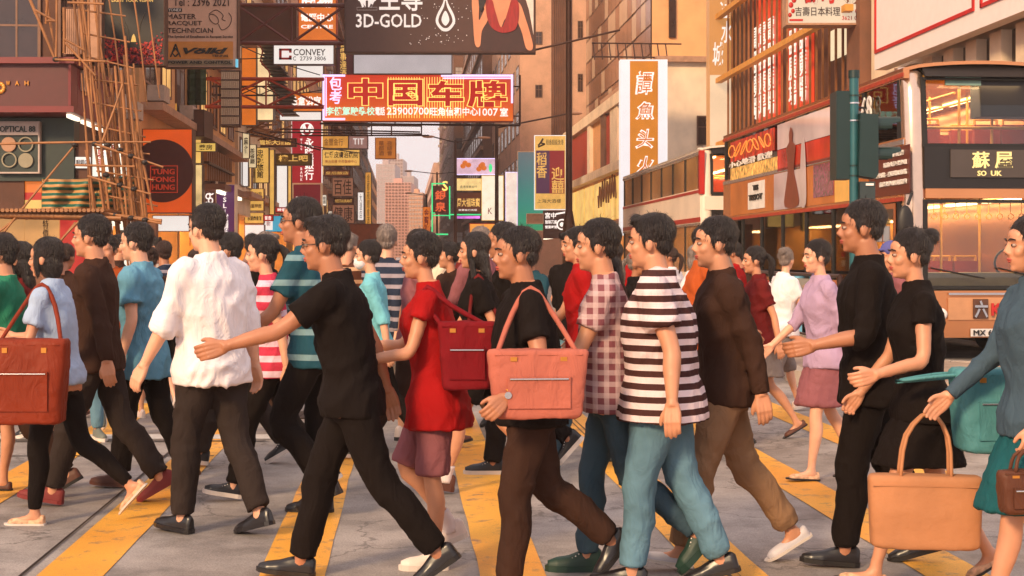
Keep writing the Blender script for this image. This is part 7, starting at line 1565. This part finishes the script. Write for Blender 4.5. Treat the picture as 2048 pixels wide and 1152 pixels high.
p = person('person with violet-blue cap between the tall black-clad man and the bus front', 1795, YF(880), 186, H=1.60, phase='small', topc=c_mauve, sleeve=.5, lowc=c_char, hair='short', cap=c_violet, skin=1)
p = person('man in sky blue trousers and black shoes waiting near the left kerb', 232, YF(806), 10, H=1.70, phase='stand', topc=c_dkbrown, sleeve=1, low='trousers', lowc=cloth('sky_blue_trousers', (120, 190, 206)), shoe='leather', shoec=s_black, hair='short', skin=1)
p = person('man in sea green t-shirt at the far left edge holding his phone', 18, YF(1000), 182, H=1.62, phase='contact', topc=c_green, sleeve=.5, lowc=c_dkbrown, shoe='leather', shoec=s_brown, hair='short', armL=(30, 10, 95, 0, 1.1), skin=1)
ph_ = thing('mobile_phone', 'black mobile phone in the hand of the man in sea green', 'phone', p['L']); MB().box(p['L'].x - .035, p['L'].x + .035, p['L'].y - .005, p['L'].y + .005, p['L'].z - .03, p['L'].z + .11).build('phone_case', M_BLACKP, ph_)
p = person('woman in orange-brown long skirt at the left edge trailing the rust tote', 52, YF(978), 182, H=1.58, female=True, phase='small', topc=c_maroon, sleeve=.5, low='skirt', lowlen=1.0, lowc=c_orange, shoe='flat', shoec=s_brown, hair='long', skin=1)
p = person('man in black t-shirt and shorts following the long-haired woman', 1020, YF(945), 180, H=1.72, phase='push', topc=c_black, sleeve=.5, low='trousers', lowc=c_black, shoe='sneaker', shoec=s_black, solec=s_sole, hair='short', skin=2)
p = person('boyish walker in grey t-shirt with dark trousers behind the white shirt', 470, YF(930), 180, H=1.66, phase='contact', topc=c_grey, sleeve=.5, lowc=c_char, shoe='sneaker', shoec=s_black, solec=s_sole, hair='quiff', skin=1)
p = person('man in mauve-brown shirt walking right past the woman in loose red top', 830, YF(900), 4, H=1.70, phase='contact', topc=c_mauve, sleeve=.5, lowc=c_dkbrown, shoe='leather', shoec=s_brown, hair='short', skin=2)
p = person('man in burnt orange t-shirt walking right behind the striped jersey', 1400, YF(905), 4, H=1.72, phase='contact', topc=c_orange, sleeve=.5, lowc=c_char, shoe='leather', shoec=s_black, hair='short', skin=2)
p = person('woman in maroon blouse and grey skirt behind the striped jersey', 1520, YF(880), 184, H=1.58, female=True, phase='contact', topc=c_maroon, sleeve=.5, low='skirt', lowlen=.8, lowc=c_grey, shoe='flat', shoec=s_brown, hair='ponytail', skin=1)
# -- farther ranks
rc = random.Random(31)
c_blstr = cloth('navy_striped_cotton', (40, 48, 66), stripes=((150, 140, 150), 3.6, .7)); c_brstr = cloth('brown_striped_knit', (84, 50, 38), stripes=((190, 150, 120), 2.6, .8))
tops = [('navy striped shirt', c_blstr), ('brown striped knit', c_brstr), ('black t-shirt', c_black), ('dark brown shirt', c_dkbrown), ('maroon top', c_maroon), ('grey t-shirt', c_grey), ('burnt orange top', c_orange), ('charcoal jumper', c_char), ('white shirt', c_white), ('teal shirt', c_teal), ('mauve top', c_mauve), ('brown plaid shirt', c_plaid2), ('cream blouse', c_cream), ('red t-shirt', c_red), ('pale blue shirt', c_pale), ('chambray shirt', c_denimsh), ('lilac top', c_lilac)]
lows = [('black trousers', 'trousers', c_black), ('charcoal trousers', 'trousers', c_char), ('blue jeans', 'jeans', c_jean), ('dark jeans', 'jeans', c_jeand), ('khaki trousers', 'trousers', c_khaki), ('brown trousers', 'trousers', c_dkbrown), ('black skirt', 'skirt', c_black), ('grey shorts', 'shorts', c_grey)]
hairs = ['short', 'quiff', 'bob', 'long', 'ponytail', 'bun', 'crop', 'side', 'crop']; used = set(); slots = []
for i in range(17): slots.append((40 + i * 94 + rc.uniform(-28, 28), rc.uniform(11.6, 13.8)))
for i in range(15): slots.append((10 + i * 104 + rc.uniform(-30, 30), rc.uniform(14.3, 17.5)))
for i in range(12): slots.append((330 + i * 88 + rc.uniform(-30, 30), rc.uniform(18.5, 25)))
for i, (x, Yp) in enumerate(slots):
    if Yp > 15.5 and x > 1480: continue
    while True:
        tn, tm = rc.choice(tops[:11] if rc.random() < .75 else tops); ln_, lk, lm = rc.choice(lows); hr = rc.choice(hairs)
        if (tn, ln_) not in used and not (lk == 'skirt' and hr in ('short', 'quiff', 'crop', 'side')): break
    used.add((tn, ln_)); fem = hr in ('bob', 'long', 'ponytail', 'bun'); left = rc.random() < .6; rz = (180 if left else 0) + rc.choice([-1, 1]) * rc.choice([8, 20, 38, 58, 75])
    rk = 'third rank' if Yp < 14 else ('rank past the stripes' if Yp < 18 else 'crowd before the taxis')
    person('%s in %s and %s walking %s, %s' % ('long-haired woman' if fem and hr in ('long',) else ('woman' if fem else 'man'), tn, ln_, 'left' if left else 'right', rk), x, Yp, rz, H=rc.uniform(1.54, 1.64) if fem else rc.uniform(1.64, 1.78), female=fem,
           phase=rc.choice(['contact', 'push', 'mid', 'small', 'contact']), lead=rc.choice([1, -1]), topc=tm, sleeve=rc.choice([.5, .5, .72, 1]), low=lk, lowlen={'skirt': .85, 'shorts': .6}.get(lk, 1.0), lowc=lm, shoe=rc.choice(['sneaker', 'leather', 'flat']) if fem else rc.choice(['sneaker', 'leather']),
           shoec=rc.choice([s_black, s_brown, s_white, s_grey]), solec=rc.choice([M_BLACKP, s_sole]), hair=hr, hairm=rc.choice([None, None, M_HAIR2, M_HAIR3]), skin=rc.choice([0, 1, 1, 2]), near=False, lean=rc.uniform(1, 7), glasses=rc.random() < .2, head=(rc.uniform(-40, 40), rc.uniform(-18, 6)), build=rc.uniform(.95, 1.15), group='crowd walking over the crossing', z0=0.0)
# ================================================================ air
hz = MB().box(-150, 150, -20, 700, -1, 75).build('haze', [])
hm_ = bpy.data.materials.new('pale_city_haze'); hm_.use_nodes = True; n_ = hm_.node_tree.nodes; n_.clear()
ho = n_.new('ShaderNodeOutputMaterial'); hv = n_.new('ShaderNodeVolumePrincipled'); hv.inputs['Color'].default_value = (1.0, .86, .80, 1); hv.inputs['Density'].default_value = .0008
hm_.node_tree.links.new(hv.outputs[0], ho.inputs['Volume']); hz.data.materials.append(hm_); hz['kind'] = 'stuff'
scene.cycles.volume_bounces = 0
bpy.data.scenes.remove(_work)
